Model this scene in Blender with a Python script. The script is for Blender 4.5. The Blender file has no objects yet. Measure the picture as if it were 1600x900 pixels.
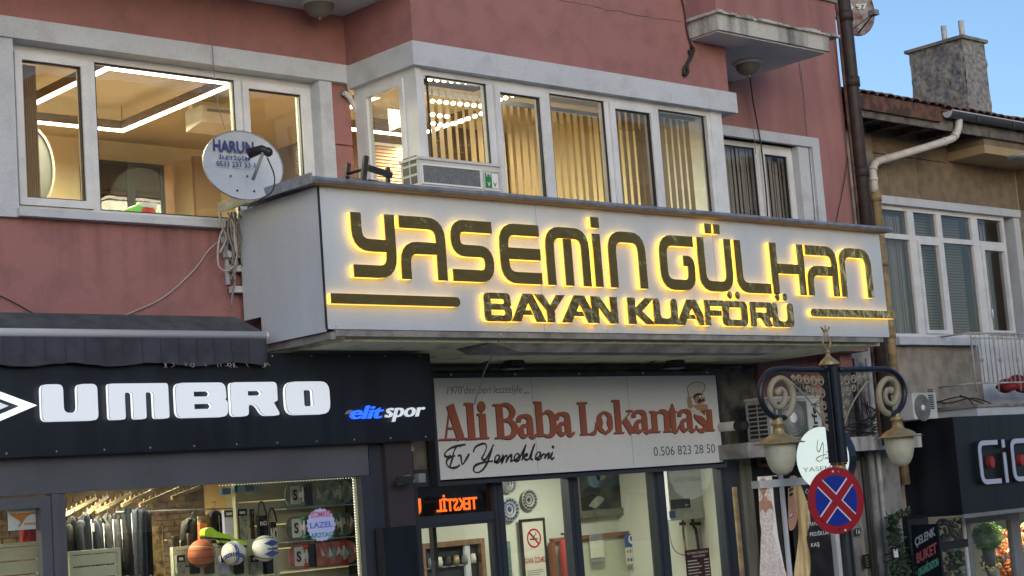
import bpy, bmesh, math, random
from mathutils import Vector, Matrix
random.seed(7)
S = bpy.context.scene
C = S.collection
# ------------------------------------------------------------------ camera
YAW, PIT, ROL, FPX, EYE = 0.74273974, 0.12453282, -0.07544772, 2622.7, Vector((0, 0, 2.6))
cy, sy = math.cos(YAW), math.sin(YAW)
FW = Vector((sy*math.cos(PIT), cy*math.cos(PIT), math.sin(PIT)))
r0 = Vector((cy, -sy, 0)); u0 = r0.cross(FW)
RT = r0*math.cos(ROL)+u0*math.sin(ROL); UP = -r0*math.sin(ROL)+u0*math.cos(ROL)
cd = bpy.data.cameras.new('camera'); cam = bpy.data.objects.new('camera', cd); C.objects.link(cam)
cam.matrix_world = Matrix(((RT.x, UP.x, -FW.x, EYE.x), (RT.y, UP.y, -FW.y, EYE.y), (RT.z, UP.z, -FW.z, EYE.z), (0, 0, 0, 1)))
cd.sensor_width = 36; cd.lens = 36*FPX/1600; cd.clip_end = 2000; cd.clip_start = .05
S.camera = cam
# ------------------------------------------------------------------ world, sun, exposure
SUN_EL, SUN_ROT = math.radians(16), math.radians(205)
w = bpy.data.worlds.new('World'); S.world = w; w.use_nodes = True
nt = w.node_tree; bg = nt.nodes['Background']; sk = nt.nodes.new('ShaderNodeTexSky')
sk.sky_type = 'NISHITA'; sk.sun_disc = False; sk.sun_elevation = SUN_EL; sk.sun_rotation = SUN_ROT
sk.air_density = 1.0; sk.dust_density = 1.6; sk.ozone_density = 3.3
nt.links.new(sk.outputs[0], bg.inputs[0]); bg.inputs[1].default_value = 0.15
sl = bpy.data.lights.new('sun', 'SUN'); sun = bpy.data.objects.new('sun', sl); C.objects.link(sun)
sl.energy = 0.04; sl.angle = math.radians(30); sl.color = (1, .93, .85)
sun.rotation_euler = Vector((math.sin(SUN_ROT)*math.cos(SUN_EL), math.cos(SUN_ROT)*math.cos(SUN_EL), math.sin(SUN_EL))).to_track_quat('Z', 'Y').to_euler()
S.view_settings.view_transform = 'Standard'; S.view_settings.look = 'None'
S.view_settings.exposure = 0.45; S.view_settings.gamma = 1
S.view_settings.use_curve_mapping = False
# ------------------------------------------------------------------ surveying: a photo point to a place on a real plane
def ray(px, py): return RT*((px-800)/FPX)-UP*((py-450)/FPX)+FW
def on(px, py, ax, v):
    d = ray(px, py); return EYE+d*((v-EYE[ax])/d[ax])
def W(px, py, Y): return on(px, py, 1, Y)
def rect(Y, x0, y0, x1, y1):
    a, b = W(x0, y0, Y), W(x1, y1, Y); return a.x, b.x, b.z, a.z
# ------------------------------------------------------------------ materials
def mat(name, col, rough=.6, metal=0, var=.0, scale=4, bump=0, bscale=60, col2=None, spec=.5, streak=False, coat=0, mask=(.42, .62), detail=6, drip=None):
    m = bpy.data.materials.new(name); m.use_nodes = True; t = m.node_tree; n = t.nodes; l = t.links; b = n['Principled BSDF']
    b.inputs['Roughness'].default_value = rough; b.inputs['Metallic'].default_value = metal
    b.inputs['Specular IOR Level'].default_value = spec
    if coat: b.inputs['Coat Weight'].default_value = coat
    c = (*col, 1); b.inputs['Base Color'].default_value = c
    geo = n.new('ShaderNodeNewGeometry')
    if var or col2:
        mp = n.new('ShaderNodeMapping'); l.new(geo.outputs['Position'], mp.inputs[0])
        if streak: mp.inputs['Scale'].default_value = (1, 1, .12)
        no = n.new('ShaderNodeTexNoise'); no.inputs['Scale'].default_value = scale; no.inputs['Detail'].default_value = detail
        l.new(mp.outputs[0], no.inputs['Vector'])
        ra = n.new('ShaderNodeMapRange'); ra.inputs[1].default_value = mask[0]; ra.inputs[2].default_value = mask[1]
        l.new(no.outputs[0], ra.inputs[0])
        mx = n.new('ShaderNodeMix'); mx.data_type = 'RGBA'
        l.new(ra.outputs[0], mx.inputs[0]); mx.inputs[6].default_value = c
        mx.inputs[7].default_value = (*(col2 or [x*(1-var) for x in col]), 1)
        n2 = n.new('ShaderNodeTexNoise'); n2.inputs['Scale'].default_value = scale*.23; n2.inputs['Detail'].default_value = 4
        l.new(geo.outputs['Position'], n2.inputs['Vector'])
        r2 = n.new('ShaderNodeMapRange'); r2.inputs[1].default_value = .3; r2.inputs[2].default_value = .7; r2.inputs[3].default_value = 1-.5*max(var, .12); r2.inputs[4].default_value = 1.0+.3*max(var, .12)
        l.new(n2.outputs[0], r2.inputs[0])
        m2 = n.new('ShaderNodeMix'); m2.data_type = 'RGBA'; m2.blend_type = 'MULTIPLY'; m2.inputs[0].default_value = 1
        n3 = n.new('ShaderNodeTexNoise'); n3.inputs['Scale'].default_value = 90; n3.inputs['Detail'].default_value = 3; l.new(geo.outputs['Position'], n3.inputs['Vector'])
        r3 = n.new('ShaderNodeMapRange'); r3.inputs[1].default_value = .3; r3.inputs[2].default_value = .7; r3.inputs[3].default_value = .90; r3.inputs[4].default_value = 1.08; l.new(n3.outputs[0], r3.inputs[0])
        ml = n.new('ShaderNodeMath'); ml.operation = 'MULTIPLY'; l.new(r2.outputs[0], ml.inputs[0]); l.new(r3.outputs[0], ml.inputs[1])
        if drip:
            sx = n.new('ShaderNodeSeparateXYZ'); l.new(geo.outputs['Position'], sx.inputs[0])
            dz = n.new('ShaderNodeMapRange'); dz.inputs[1].default_value = drip[0]; dz.inputs[2].default_value = drip[1]; l.new(sx.outputs[2], dz.inputs[0])
            mp4 = n.new('ShaderNodeMapping'); mp4.inputs['Scale'].default_value = (1, 1, .05); l.new(geo.outputs['Position'], mp4.inputs[0])
            n4 = n.new('ShaderNodeTexNoise'); n4.inputs['Scale'].default_value = 9; n4.inputs['Detail'].default_value = 6; l.new(mp4.outputs[0], n4.inputs['Vector'])
            r4 = n.new('ShaderNodeMapRange'); r4.inputs[1].default_value = .45; r4.inputs[2].default_value = .72; l.new(n4.outputs[0], r4.inputs[0])
            m4 = n.new('ShaderNodeMath'); m4.operation = 'MULTIPLY'; l.new(dz.outputs[0], m4.inputs[0]); l.new(r4.outputs[0], m4.inputs[1])
            m5 = n.new('ShaderNodeMath'); m5.operation = 'MULTIPLY_ADD'; m5.inputs[1].default_value = -.45; m5.inputs[2].default_value = 1; l.new(m4.outputs[0], m5.inputs[0])
            m6 = n.new('ShaderNodeMath'); m6.operation = 'MULTIPLY'; l.new(ml.outputs[0], m6.inputs[0]); l.new(m5.outputs[0], m6.inputs[1]); ml = m6
        l.new(mx.outputs[2], m2.inputs[6]); l.new(ml.outputs[0], m2.inputs[7]); l.new(m2.outputs[2], b.inputs['Base Color'])
    if bump:
        nb = n.new('ShaderNodeTexNoise'); nb.inputs['Scale'].default_value = bscale; nb.inputs['Detail'].default_value = 5
        l.new(geo.outputs['Position'], nb.inputs['Vector'])
        bu = n.new('ShaderNodeBump'); bu.inputs['Strength'].default_value = bump; bu.inputs['Distance'].default_value = .02
        l.new(nb.outputs[0], bu.inputs['Height']); l.new(bu.outputs[0], b.inputs['Normal'])
    return m
def emit(name, col, st, base=(.8, .8, .8)):
    m = bpy.data.materials.new(name); m.use_nodes = True; b = m.node_tree.nodes['Principled BSDF']
    b.inputs['Base Color'].default_value = (*base, 1); b.inputs['Emission Color'].default_value = (*col, 1); b.inputs['Emission Strength'].default_value = st
    return m
def glass(name, tint=(.93, .95, .94), amt=.8, f0=.035, wob=0):
    m = bpy.data.materials.new(name); m.use_nodes = True; t = m.node_tree; n = t.nodes; l = t.links
    n.remove(n['Principled BSDF']); out = n['Material Output']
    tr = n.new('ShaderNodeBsdfTransparent'); tr.inputs[0].default_value = (*tint, 1)
    gl = n.new('ShaderNodeBsdfGlossy'); gl.inputs['Roughness'].default_value = .01
    lw = n.new('ShaderNodeLayerWeight'); lw.inputs[0].default_value = .5
    p = n.new('ShaderNodeMath'); p.operation = 'POWER'; p.inputs[1].default_value = 4; l.new(lw.outputs['Facing'], p.inputs[0])
    q = n.new('ShaderNodeMath'); q.operation = 'MULTIPLY_ADD'; q.inputs[1].default_value = amt*(1-f0); q.inputs[2].default_value = f0*amt; l.new(p.outputs[0], q.inputs[0])
    mx = n.new('ShaderNodeMixShader'); l.new(q.outputs[0], mx.inputs[0]); l.new(tr.outputs[0], mx.inputs[1]); l.new(gl.outputs[0], mx.inputs[2]); l.new(mx.outputs[0], out.inputs[0])
    if wob:
        no = n.new('ShaderNodeTexNoise'); no.inputs['Scale'].default_value = 2.2; g = n.new('ShaderNodeNewGeometry'); l.new(g.outputs['Position'], no.inputs['Vector'])
        bu = n.new('ShaderNodeBump'); bu.inputs['Strength'].default_value = wob; bu.inputs['Distance'].default_value = .05; l.new(no.outputs[0], bu.inputs['Height']); l.new(bu.outputs[0], gl.inputs['Normal'])
    return m
M = {}
M['pink'] = mat('pink_render', (.34, .158, .152), .92, col2=(.24, .118, .114), scale=5, bump=.4, bscale=40, mask=(.45, .85), detail=9)
M['pinkstain'] = mat('stained_pink_render', (.355, .172, .165), .92, var=.3, scale=5, bump=.4, bscale=45, streak=True, mask=(.35, .8))
M['stone'] = mat('painted_concrete', (.53, .56, .61), .85, col2=(.35, .35, .36), scale=4, bump=.3, mask=(.5, .95), detail=12)
M['wornstone'] = mat('worn_concrete', (.52, .51, .49), .9, col2=(.16, .15, .14), scale=6, bump=.8, bscale=22, streak=True, mask=(.42, .7))
M['concrete'] = mat('grey_concrete', (.30, .29, .28), .9, var=.4, scale=5, bump=.4)
M['upvc'] = mat('white_upvc', (.70, .71, .73), .45, var=.1, scale=5)
M['panel'] = mat('aluminium_composite', (.55, .60, .655), .36, var=.05, scale=4, streak=True)
M['cap'] = mat('zinc_capping', (.36, .37, .40), .4, .5, var=.3, scale=9)
M['soffit'] = mat('green_cream_paint', (.66, .66, .46), .85, col2=(.17, .15, .10), scale=3.5, bump=.2, mask=(.52, .8))
M['soot'] = mat('sooty_plaster', (.20, .185, .165), .95, var=.5, scale=6, bump=.6)
M['bronze'] = mat('bronze_mirror', (.95, .62, .24), .09, 1, bump=.8, bscale=5.5)
M['crump'] = mat('crinkled_bronze_mirror', (.92, .60, .25), .08, 1, bump=1, bscale=11)
M['goldglow'] = emit('warm_led_edge', (1, .54, .07), 1.55, (.8, .6, .2))
M['white_led'] = emit('white_letter_face', (.80, .88, 1), .42, (.45, .45, .45))
M['white_side'] = emit('white_letter_side', (.85, .92, 1), .62)
M['black'] = mat('black_plastic', (.018, .018, .02), .5)
M['navy'] = mat('black_navy_sheet', (.011, .014, .022), .38, var=.4, scale=5, streak=True)
M['anthr'] = mat('anthracite_frame', (.10, .10, .115), .45, var=.15, scale=2)
M['anthr2'] = mat('dark_anthracite_frame', (.035, .04, .055), .4)
M['awn'] = mat('awning_canvas', (.05, .055, .075), .9, var=.25, scale=8)
M['awnstripe'] = mat('awning_stripe', (.062, .042, .058), .9)
M['awntop'] = mat('awning_canvas_dusty', (.085, .088, .10), .9, var=.3, scale=8)
M['alu'] = mat('pale_aluminium', (.60, .61, .64), .35, .1)
M['blinds'] = mat('beige_blind', (.66, .56, .40), .8, var=.1, scale=2)
bt = M['blinds'].node_tree; tl = bt.nodes.new('ShaderNodeBsdfTranslucent'); tl.inputs[0].default_value = (.66, .54, .36, 1)
mxs = bt.nodes.new('ShaderNodeMixShader'); mxs.inputs[0].default_value = .42
bt.links.new(bt.nodes['Principled BSDF'].outputs[0], mxs.inputs[1]); bt.links.new(tl.outputs[0], mxs.inputs[2]); bt.links.new(mxs.outputs[0], bt.nodes['Material Output'].inputs[0])
M['glass'] = glass('window_glass', (.90, .92, .91), 1.1, .05, .015); M['glassr'] = glass('reflective_glass', (.72, .78, .80), 2.0, .10, .03)
M['glassd'] = glass('old_window_glass', (.74, .72, .70), 1.0, .06, .05)
M['cream'] = mat('cream_wall', (.74, .64, .42), .85, var=.06, scale=1.5)
M['ceil'] = mat('tan_ceiling', (.56, .50, .36), .85, var=.08, scale=1.5)
M['led'] = emit('warm_white_led', (1, .86, .62), 9)
M['bulb'] = emit('warm_bulb', (1, .85, .60), 8)
M['coolled'] = emit('cool_led_dot', (1, .95, .8), 3)
M['wood'] = mat('brown_wood', (.25, .13, .06), .6, var=.3, scale=12)
M['oldwood'] = mat('weathered_wood', (.16, .075, .045), .85, col2=(.06, .035, .03), scale=9, bump=.6)
M['beige'] = mat('beige_render', (.35, .31, .26), .92, var=.3, scale=5, bump=.6, bscale=50)
M['brownr'] = mat('brown_render', (.23, .175, .12), .92, var=.25, scale=6, bump=.3)
M['tan'] = mat('tan_soffit', (.42, .31, .17), .9, var=.15, scale=2)
M['iron'] = mat('brown_iron', (.045, .03, .028), .6, var=.4, scale=9, bump=.3)
M['pvc'] = mat('white_pvc_pipe', (.62, .60, .56), .5, var=.15, scale=10)
M['ochre'] = mat('ochre_pipe', (.36, .25, .12), .7, var=.4, scale=10)
M['tile'] = mat('clay_tile', (.20, .11, .085), .9, var=.5, scale=9)
M['chimney'] = mat('rough_chimney_render', (.33, .32, .31), .95, col2=(.15, .14, .13), scale=15, bump=1.0, bscale=13, mask=(.4, .7))
M['dish'] = mat('pale_blue_enamel', (.50, .54, .60), .45, var=.1, scale=3)
M['ink'] = mat('navy_ink', (.03, .04, .16), .6)
M['blackink'] = mat('black_ink', (.02, .02, .022), .6)
M['rust'] = mat('rusted_enamel', (.35, .33, .32), .8, col2=(.15, .065, .04), scale=5, mask=(.4, .6))
M['ac'] = mat('ac_casing', (.62, .62, .60), .5, var=.12, scale=4)
M['acdirty'] = mat('ac_casing_grey', (.42, .43, .43), .6, var=.3, scale=5)
M['mesh'] = mat('ac_coil_mesh', (.22, .22, .23), .6, .3, var=.25, scale=60)
M['green'] = mat('green_print', (.03, .22, .06), .5)
M['white'] = mat('white_print', (.80, .80, .80), .5)
M['sheet'] = mat('light_sign_sheet', (.72, .73, .74), .5, var=.06, scale=1)
M['red'] = mat('brick_red_print', (.34, .10, .06), .55)
M['redshadow'] = mat('dark_red_print', (.05, .015, .012), .6)
M['brass'] = mat('gold_paint', (.42, .32, .15), .42, .35, var=.25, scale=14)
M['scroll'] = mat('beige_gold_paint', (.36, .32, .22), .6, var=.15, scale=14)
M['lamppole'] = mat('black_blue_paint', (.012, .016, .028), .35, var=.2, scale=9)
M['opal'] = mat('opal_glass', (.58, .56, .42), .45, var=.1, scale=12, spec=.5)
M['signred'] = mat('road_sign_red', (.38, .012, .025), .4)
M['signblue'] = mat('road_sign_blue', (.008, .03, .30), .4)
M['grey'] = mat('grey_paint', (.25, .25, .26), .6, var=.2, scale=4)
M['slat'] = mat('cream_slatwall', (.55, .54, .40), .6, var=.06, scale=3)
M['brick'] = mat('shop_brick', (.15, .10, .07), .9, var=.5, scale=14)
M['mortar'] = mat('mortar', (.16, .12, .08), .95, var=.3, scale=20)
M['rwall'] = mat('restaurant_wall', (.66, .67, .55), .85, var=.07, scale=1.2)
M['cable'] = mat('grey_cable', (.22, .20, .19), .7)
M['cableb'] = mat('black_cable', (.02, .018, .018), .6)
M['cablew'] = mat('pale_cable', (.42, .38, .36), .7)
M['pave'] = mat('paving', (.46, .44, .41), .85, var=.3, scale=8, bump=.3)
M['asph'] = mat('asphalt', (.15, .15, .15), .9, var=.3, scale=30, bump=.4)
def pm(name, col, rough=.6, **k):
    if name not in M: M[name] = mat(name, col, rough, **k)
    return M[name]
# ------------------------------------------------------------------ objects
WP = {}
def sm(o, ang=.6):
    for p in o.data.polygons: p.use_smooth = True
class B:
    def __init__(s): s.v = []; s.f = []; s.s = []
    def add(s, vs, fs, sm=False):
        o = len(s.v); s.v += [Vector(v) for v in vs]; s.f += [tuple(i+o for i in f) for f in fs]; s.s += [sm]*len(fs); return s
    def box(s, x0, x1, y0, y1, z0, z1):
        vs = [(x, y, z) for z in (z0, z1) for y in (y0, y1) for x in (x0, x1)]
        return s.add(vs, [(0, 2, 3, 1), (4, 5, 7, 6), (0, 1, 5, 4), (1, 3, 7, 5), (3, 2, 6, 7), (2, 0, 4, 6)])
    def hexa(s, q0, q1):
        return s.add(list(q0)+list(q1), [(3, 2, 1, 0), (4, 5, 6, 7), (0, 1, 5, 4), (1, 2, 6, 5), (2, 3, 7, 6), (3, 0, 4, 7)])
    def tube(s, pts, r, n=8, cap=True):
        pts = [Vector(p) for p in pts]; rs = r if isinstance(r, (list, tuple)) else [r]*len(pts); vs = []; prev = None
        for i, p in enumerate(pts):
            d = (pts[min(i+1, len(pts)-1)]-pts[max(i-1, 0)]).normalized()
            if prev is None:
                a = d.cross(Vector((0, 0, 1)));
                if a.length < .1: a = d.cross(Vector((1, 0, 0)))
                a.normalize()
            else: a = (prev-d*prev.dot(d)).normalized()
            prev = a; b = d.cross(a)
            for k in range(n):
                t = 2*math.pi*k/n; vs.append(p+(a*math.cos(t)+b*math.sin(t))*rs[i])
        fs = [(i*n+k, i*n+(k+1) % n, (i+1)*n+(k+1) % n, (i+1)*n+k) for i in range(len(pts)-1) for k in range(n)]
        s.add(vs, fs, True)
        if cap: s.add(vs[:n][::-1]+vs[-n:], [tuple(range(n)), tuple(range(n, 2*n))])
        return s
    def lathe(s, prof, c, n=20, ax=None, sx=1, sy=1):
        c = Vector(c); R = Matrix.Identity(3)
        if ax is not None: R = Vector((0, 0, 1)).rotation_difference(Vector(ax).normalized()).to_matrix()
        vs = [c+R@Vector((r*sx*math.cos(2*math.pi*k/n), r*sy*math.sin(2*math.pi*k/n), z)) for r, z in prof for k in range(n)]
        m = len(prof)
        fs = [(i*n+k, i*n+(k+1) % n, (i+1)*n+(k+1) % n, (i+1)*n+k) for i in range(m-1) for k in range(n)]
        return s.add(vs, fs, True)
    def sphere(s, c, r, n=10, m=6, sc=(1, 1, 1)):
        c = Vector(c); vs = [c+Vector((0, 0, r*sc[2]))]
        for i in range(1, m):
            a = math.pi*i/m
            for k in range(n):
                t = 2*math.pi*k/n; vs.append(c+Vector((r*sc[0]*math.sin(a)*math.cos(t), r*sc[1]*math.sin(a)*math.sin(t), r*sc[2]*math.cos(a))))
        vs.append(c-Vector((0, 0, r*sc[2]))); L = len(vs)-1
        fs = [(0, 1+k, 1+(k+1) % n) for k in range(n)]+[(1+i*n+k, 1+(i+1)*n+k, 1+(i+1)*n+(k+1) % n, 1+i*n+(k+1) % n) for i in range(m-2) for k in range(n)]+[(L, L-n+(k+1) % n, L-n+k) for k in range(n)]
        return s.add(vs, fs, True)
    def tris(s, V2, F, y0, y1, fr=None, caps=(1, 1), sides=1):
        """extrude a flat 2-D triangulation (x,z) between depths y0 (front) and y1"""
        fr = fr or (lambda x, y, z: (x, y, z)); n = len(V2)
        vs = [fr(x, y0, z) for x, z in V2]+[fr(x, y1, z) for x, z in V2]; fs = []; E = {}
        for f in F:
            if caps[0]: fs.append(tuple(f))
            if caps[1]: fs.append(tuple(i+n for i in reversed(f)))
            for i in range(len(f)):
                a, b = f[i], f[(i+1) % len(f)]; E[(a, b)] = 1
        if sides:
            for a, b in E:
                if (b, a) not in E: fs.append((b, a, a+n, b+n))
        return s.add(vs, fs)
    def build(s, name, m, parent=None, label=None, cat=None, group=None, kind=None, org=None):
        if org is None:
            lo = Vector([min(v[i] for v in s.v) for i in range(3)]); hi = Vector([max(v[i] for v in s.v) for i in range(3)])
            org = Vector(((lo.x+hi.x)/2, (lo.y+hi.y)/2, lo.z if cat else (lo.z+hi.z)/2))
        me = bpy.data.meshes.new(name); me.from_pydata([v-org for v in s.v], [], s.f); me.polygons.foreach_set('use_smooth', s.s)
        bm = bmesh.new(); bm.from_mesh(me); bmesh.ops.remove_doubles(bm, verts=bm.verts, dist=1e-5) if len(s.v) < 60000 and not kind == 'stuff' else None
        bmesh.ops.recalc_face_normals(bm, faces=bm.faces); bm.to_mesh(me); bm.free(); me.update()
        for mm in (m if isinstance(m, list) else [m]): me.materials.append(M[mm] if isinstance(mm, str) else mm)
        o = bpy.data.objects.new(name, me); C.objects.link(o); WP[o.name] = org.copy()
        o.location = org
        if parent: o.parent = parent; o.location = org-WP[parent.name]
        tag(o, label, cat, group, kind); return o
def tag(o, label=None, cat=None, group=None, kind=None):
    for k, v in (('label', label), ('category', cat), ('group', group), ('kind', kind)):
        if v: o[k] = v
    return o
def thing(name, label, cat, loc, group=None):
    o = bpy.data.objects.new(name, None); C.objects.link(o); o.location = loc; o.empty_display_size = .1
    WP[o.name] = Vector(loc); return tag(o, label, cat, group)
def copy_tree(o, loc=None, parent=None, label=None, rz=None):
    c = o.copy(); C.objects.link(c)
    if parent: c.parent = parent
    if loc is not None: c.location = loc
    if rz is not None: c.rotation_euler.z = rz
    if label: c['label'] = label
    WP[c.name] = Vector(c.location)
    for ch in o.children: copy_tree(ch, parent=c)
    return c
def bx(name, m, parent, x0, x1, y0, y1, z0, z1, **k): return B().box(x0, x1, y0, y1, z0, z1).build(name, m, parent, **k)
# ------------------------------------------------------------------ 2-D outlines
def fillet(P, r, n=5, closed=False):
    out = []; N = len(P)
    for i, p in enumerate(P):
        p = Vector(p)
        if not closed and i in (0, N-1) or r == 0: out.append(p); continue
        a, b = Vector(P[i-1]), Vector(P[(i+1) % N]); da, db = (a-p), (b-p)
        rr = min(r, da.length*.49, db.length*.49); s0 = p+da.normalized()*rr; s1 = p+db.normalized()*rr
        for k in range(n+1):
            t = k/n; out.append(s0*(1-t)**2+p*2*t*(1-t)+s1*t*t)
    return out
def smooth(P, n=6):
    P = [Vector(p) for p in P]; out = []
    for i in range(len(P)-1):
        a, b, c, d = P[max(i-1, 0)], P[i], P[i+1], P[min(i+2, len(P)-1)]
        for k in range(n):
            t = k/n; out.append(.5*((2*b)+(c-a)*t+(2*a-5*b+4*c-d)*t*t+(3*b-a-3*c+d)*t**3))
    return out+[P[-1]]
def ribbon(P, w):
    P = [Vector(p) for p in P]; n = len(P); ws = w if isinstance(w, (list, tuple)) else [w]*n
    if len(ws) != n: ws = [ws[min(int(i*(len(ws)-1)/(n-1)), len(ws)-2)]*(1-(i*(len(ws)-1)/(n-1)) % 1)+ws[min(int(i*(len(ws)-1)/(n-1))+1, len(ws)-1)]*((i*(len(ws)-1)/(n-1)) % 1) for i in range(n)]
    L = []; R = []
    for i, p in enumerate(P):
        d0 = (p-P[i-1]).normalized() if i else (P[1]-p).normalized(); d1 = (P[i+1]-p).normalized() if i < n-1 else d0
        t = (d0+d1).normalized() if (d0+d1).length > 1e-6 else d0; nn = Vector((-t.y, t.x)); k = 1/max(.5, nn.dot(Vector((-d0.y, d0.x))))
        L.append(p+nn*ws[i]*.5*k); R.append(p-nn*ws[i]*.5*k)
    return L, R
def rib_tris(P, w):
    L, R = ribbon(P, w); n = len(L); V = [(p.x, p.y) for p in L+R]
    return V, [(i, i+1, n+i+1, n+i) for i in range(n-1)]
def fill(loops):
    cu = bpy.data.curves.new('t', 'CURVE'); cu.dimensions = '2D'; cu.fill_mode = 'BOTH'
    for lp in loops:
        sp = cu.splines.new('POLY'); sp.points.add(len(lp)-1); sp.use_cyclic_u = True
        for i, p in enumerate(lp): sp.points[i].co = (p[0], p[1], 0, 1)
    return _cv(cu)
def _cv(cu):
    o = bpy.data.objects.new('t', cu); me = bpy.data.meshes.new_from_object(o)
    V = [(v.co.x, v.co.y) for v in me.vertices]; F = [tuple(p.vertices) for p in me.polygons]
    # weld
    key = {}; mp = []
    V2 = []
    for v in V:
        k = (round(v[0], 5), round(v[1], 5))
        if k not in key: key[k] = len(V2); V2.append(v)
        mp.append(key[k])
    F = [tuple(mp[i] for i in f) for f in F]; F = [f for f in F if len(set(f)) == len(f)]
    bpy.data.objects.remove(o); bpy.data.meshes.remove(me); bpy.data.curves.remove(cu)
    # orient every face the same way
    G = []
    for f in F:
        a = sum(V2[f[i]][0]*V2[f[(i+1) % len(f)]][1]-V2[f[(i+1) % len(f)]][0]*V2[f[i]][1] for i in range(len(f)))
        G.append(f if a > 0 else f[::-1])
    return V2, G
def text2d(t, bold=0, shear=0, space=1.0):
    cu = bpy.data.curves.new('t', 'FONT'); cu.body = t; cu.offset = bold; cu.shear = shear; cu.space_character = space; cu.resolution_u = 3; cu.fill_mode = 'BOTH'
    return _cv(cu)
def fit(VF, x0, x1, z0, z1):
    V, F = VF; a = min(v[0] for v in V); b = max(v[0] for v in V); c = min(v[1] for v in V); d = max(v[1] for v in V)
    return [(x0+(x-a)/(b-a)*(x1-x0), z0+(z-c)/(d-c)*(z1-z0)) for x, z in V], F
def write(t, x0, x1, z0, z1, y, m, parent, name='lettering', bold=.0, shear=0, d=.002, fr=None, mirror=False, space=1.0, **k):
    V, F = fit(text2d(t, bold, shear, space), x0, x1, z0, z1)
    if mirror: V = [(x0+x1-x, z) for x, z in V]; F = [f[::-1] for f in F]
    return B().tris(V, F, y-d, y, fr).build(name, m, parent, **k)
def islands(V, F):
    par = list(range(len(V)))
    def find(a):
        while par[a] != a: par[a] = par[par[a]]; a = par[a]
        return a
    for f in F:
        for i in f[1:]: par[find(i)] = find(f[0])
    G = {}
    for f in F: G.setdefault(find(f[0]), []).append(f)
    parts = []
    for fs in G.values():
        ids = sorted({i for f in fs for i in f}); xs = [V[i][0] for i in ids]; parts.append([min(xs), max(xs), fs])
    parts.sort(key=lambda p: p[0]); out = []
    for p in parts:
        if out and min(p[1], out[-1][1])-max(p[0], out[-1][0]) > .55*min(p[1]-p[0], out[-1][1]-out[-1][0]): out[-1] = [min(p[0], out[-1][0]), max(p[1], out[-1][1]), out[-1][2]+p[2]]
        else: out.append(p)
    for a, c, fs in out:
        ids = sorted({i for f in fs for i in f}); mp = {v: k for k, v in enumerate(ids)}
        yield [V[i] for i in ids], [tuple(mp[i] for i in f) for f in fs]
def letters(t, x0, x1, z0, z1, y0, y1, m, parent, bold=0, shear=0, fr=None, space=1., mirror=False):
    V, F = fit(text2d(t, bold, shear, space), x0, x1, z0, z1)
    if mirror: V = [(x0+x1-x, z) for x, z in V]; F = [f[::-1] for f in F]
    for v, f in islands(V, F): B().tris(v, f, y0, y1, fr).build('letter', m, parent)
def circ(cx, cz, r, n=24, rz=None): return [(cx+r*math.cos(2*math.pi*i/n), cz+(rz or r)*math.sin(2*math.pi*i/n)) for i in range(n)]
def rrect(x0, x1, z0, z1, r=0, n=4): return [(p.x, p.y) for p in fillet([(x0, z0), (x1, z0), (x1, z1), (x0, z1)], r, n, True)]
def plate(name, m, parent, loops, y0, y1, fr=None, **k):
    V, F = fill(loops); return B().tris(V, F, y0, y1, fr).build(name, m, parent, **k)
def frame(b, x0, x1, z0, z1, y0, y1, t):
    b.box(x0, x0+t, y0, y1, z0, z1).box(x1-t, x1, y0, y1, z0, z1).box(x0+t, x1-t, y0, y1, z0, z0+t).box(x0+t, x1-t, y0, y1, z1-t, z1); return b
def pane(par, x0, x1, z0, z1, y, m='glass'): return bx('pane', m, par, x0, x1, y, y+.006, z0, z1)
# ================================================================== ground
B().box(-300, 400, -300, 400, -1, -.12).build('ground', 'asph', kind='structure')
B().box(-60, 120, 8.2, 24, -.119, 0).build('pavement', 'pave', kind='structure')
B().box(-60, 120, 8.05, 8.197, -.119, .012).build('kerb', 'concrete', kind='structure')
B().box(-60, 120, -9.4, -6.2, -.119, 0).build('pavement', 'pave', kind='structure')
# opposite side of the street: what the glass and the mirror letters reflect
def opposite(x0, x1, h, col, label, fl):
    t = thing('apartment_house', label, 'building', ((x0+x1)/2, -9.5, 0)); m = pm('opp%d' % x0, col, .9, var=.15, scale=2)
    bx('wall', m, t, x0, x1, -16, -9.5, 0, h); bx('roof', 'tile', t, x0-.3, x1+.3, -16.2, -9.0, h, h+.35)
    n = int((x1-x0)/2.6)
    for f in range(fl):
        for i in range(n):
            a = x0+.7+i*2.6; z = 1+f*2.9
            fr = frame(B(), a, a+1.5, z, z+1.6, -9.5, -9.4, .09).build('window', 'upvc', t); bx('pane', 'acdark' if 0 else pm('darkpane', (.03, .035, .04), .1), fr, a+.09, a+1.41, -9.5, -9.46, z+.09, z+1.51)
        if f: bx('balcony', 'stone', t, x0+2, x1-2, -10, -8.6, 2.75+(f-1)*2.9, 2.9+(f-1)*2.9)
opposite(-14, 2, 4.6, (.40, .36, .28), 'cream apartment house across the street, left of its neighbours', 2)
opposite(2.4, 17, 5.4, (.30, .31, .33), 'grey taller apartment house across the street, between its neighbours', 2)
opposite(17.5, 48, 12.5, (.80, .60, .40), 'terracotta tall apartment house across the street, right of its neighbours', 4)
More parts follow.
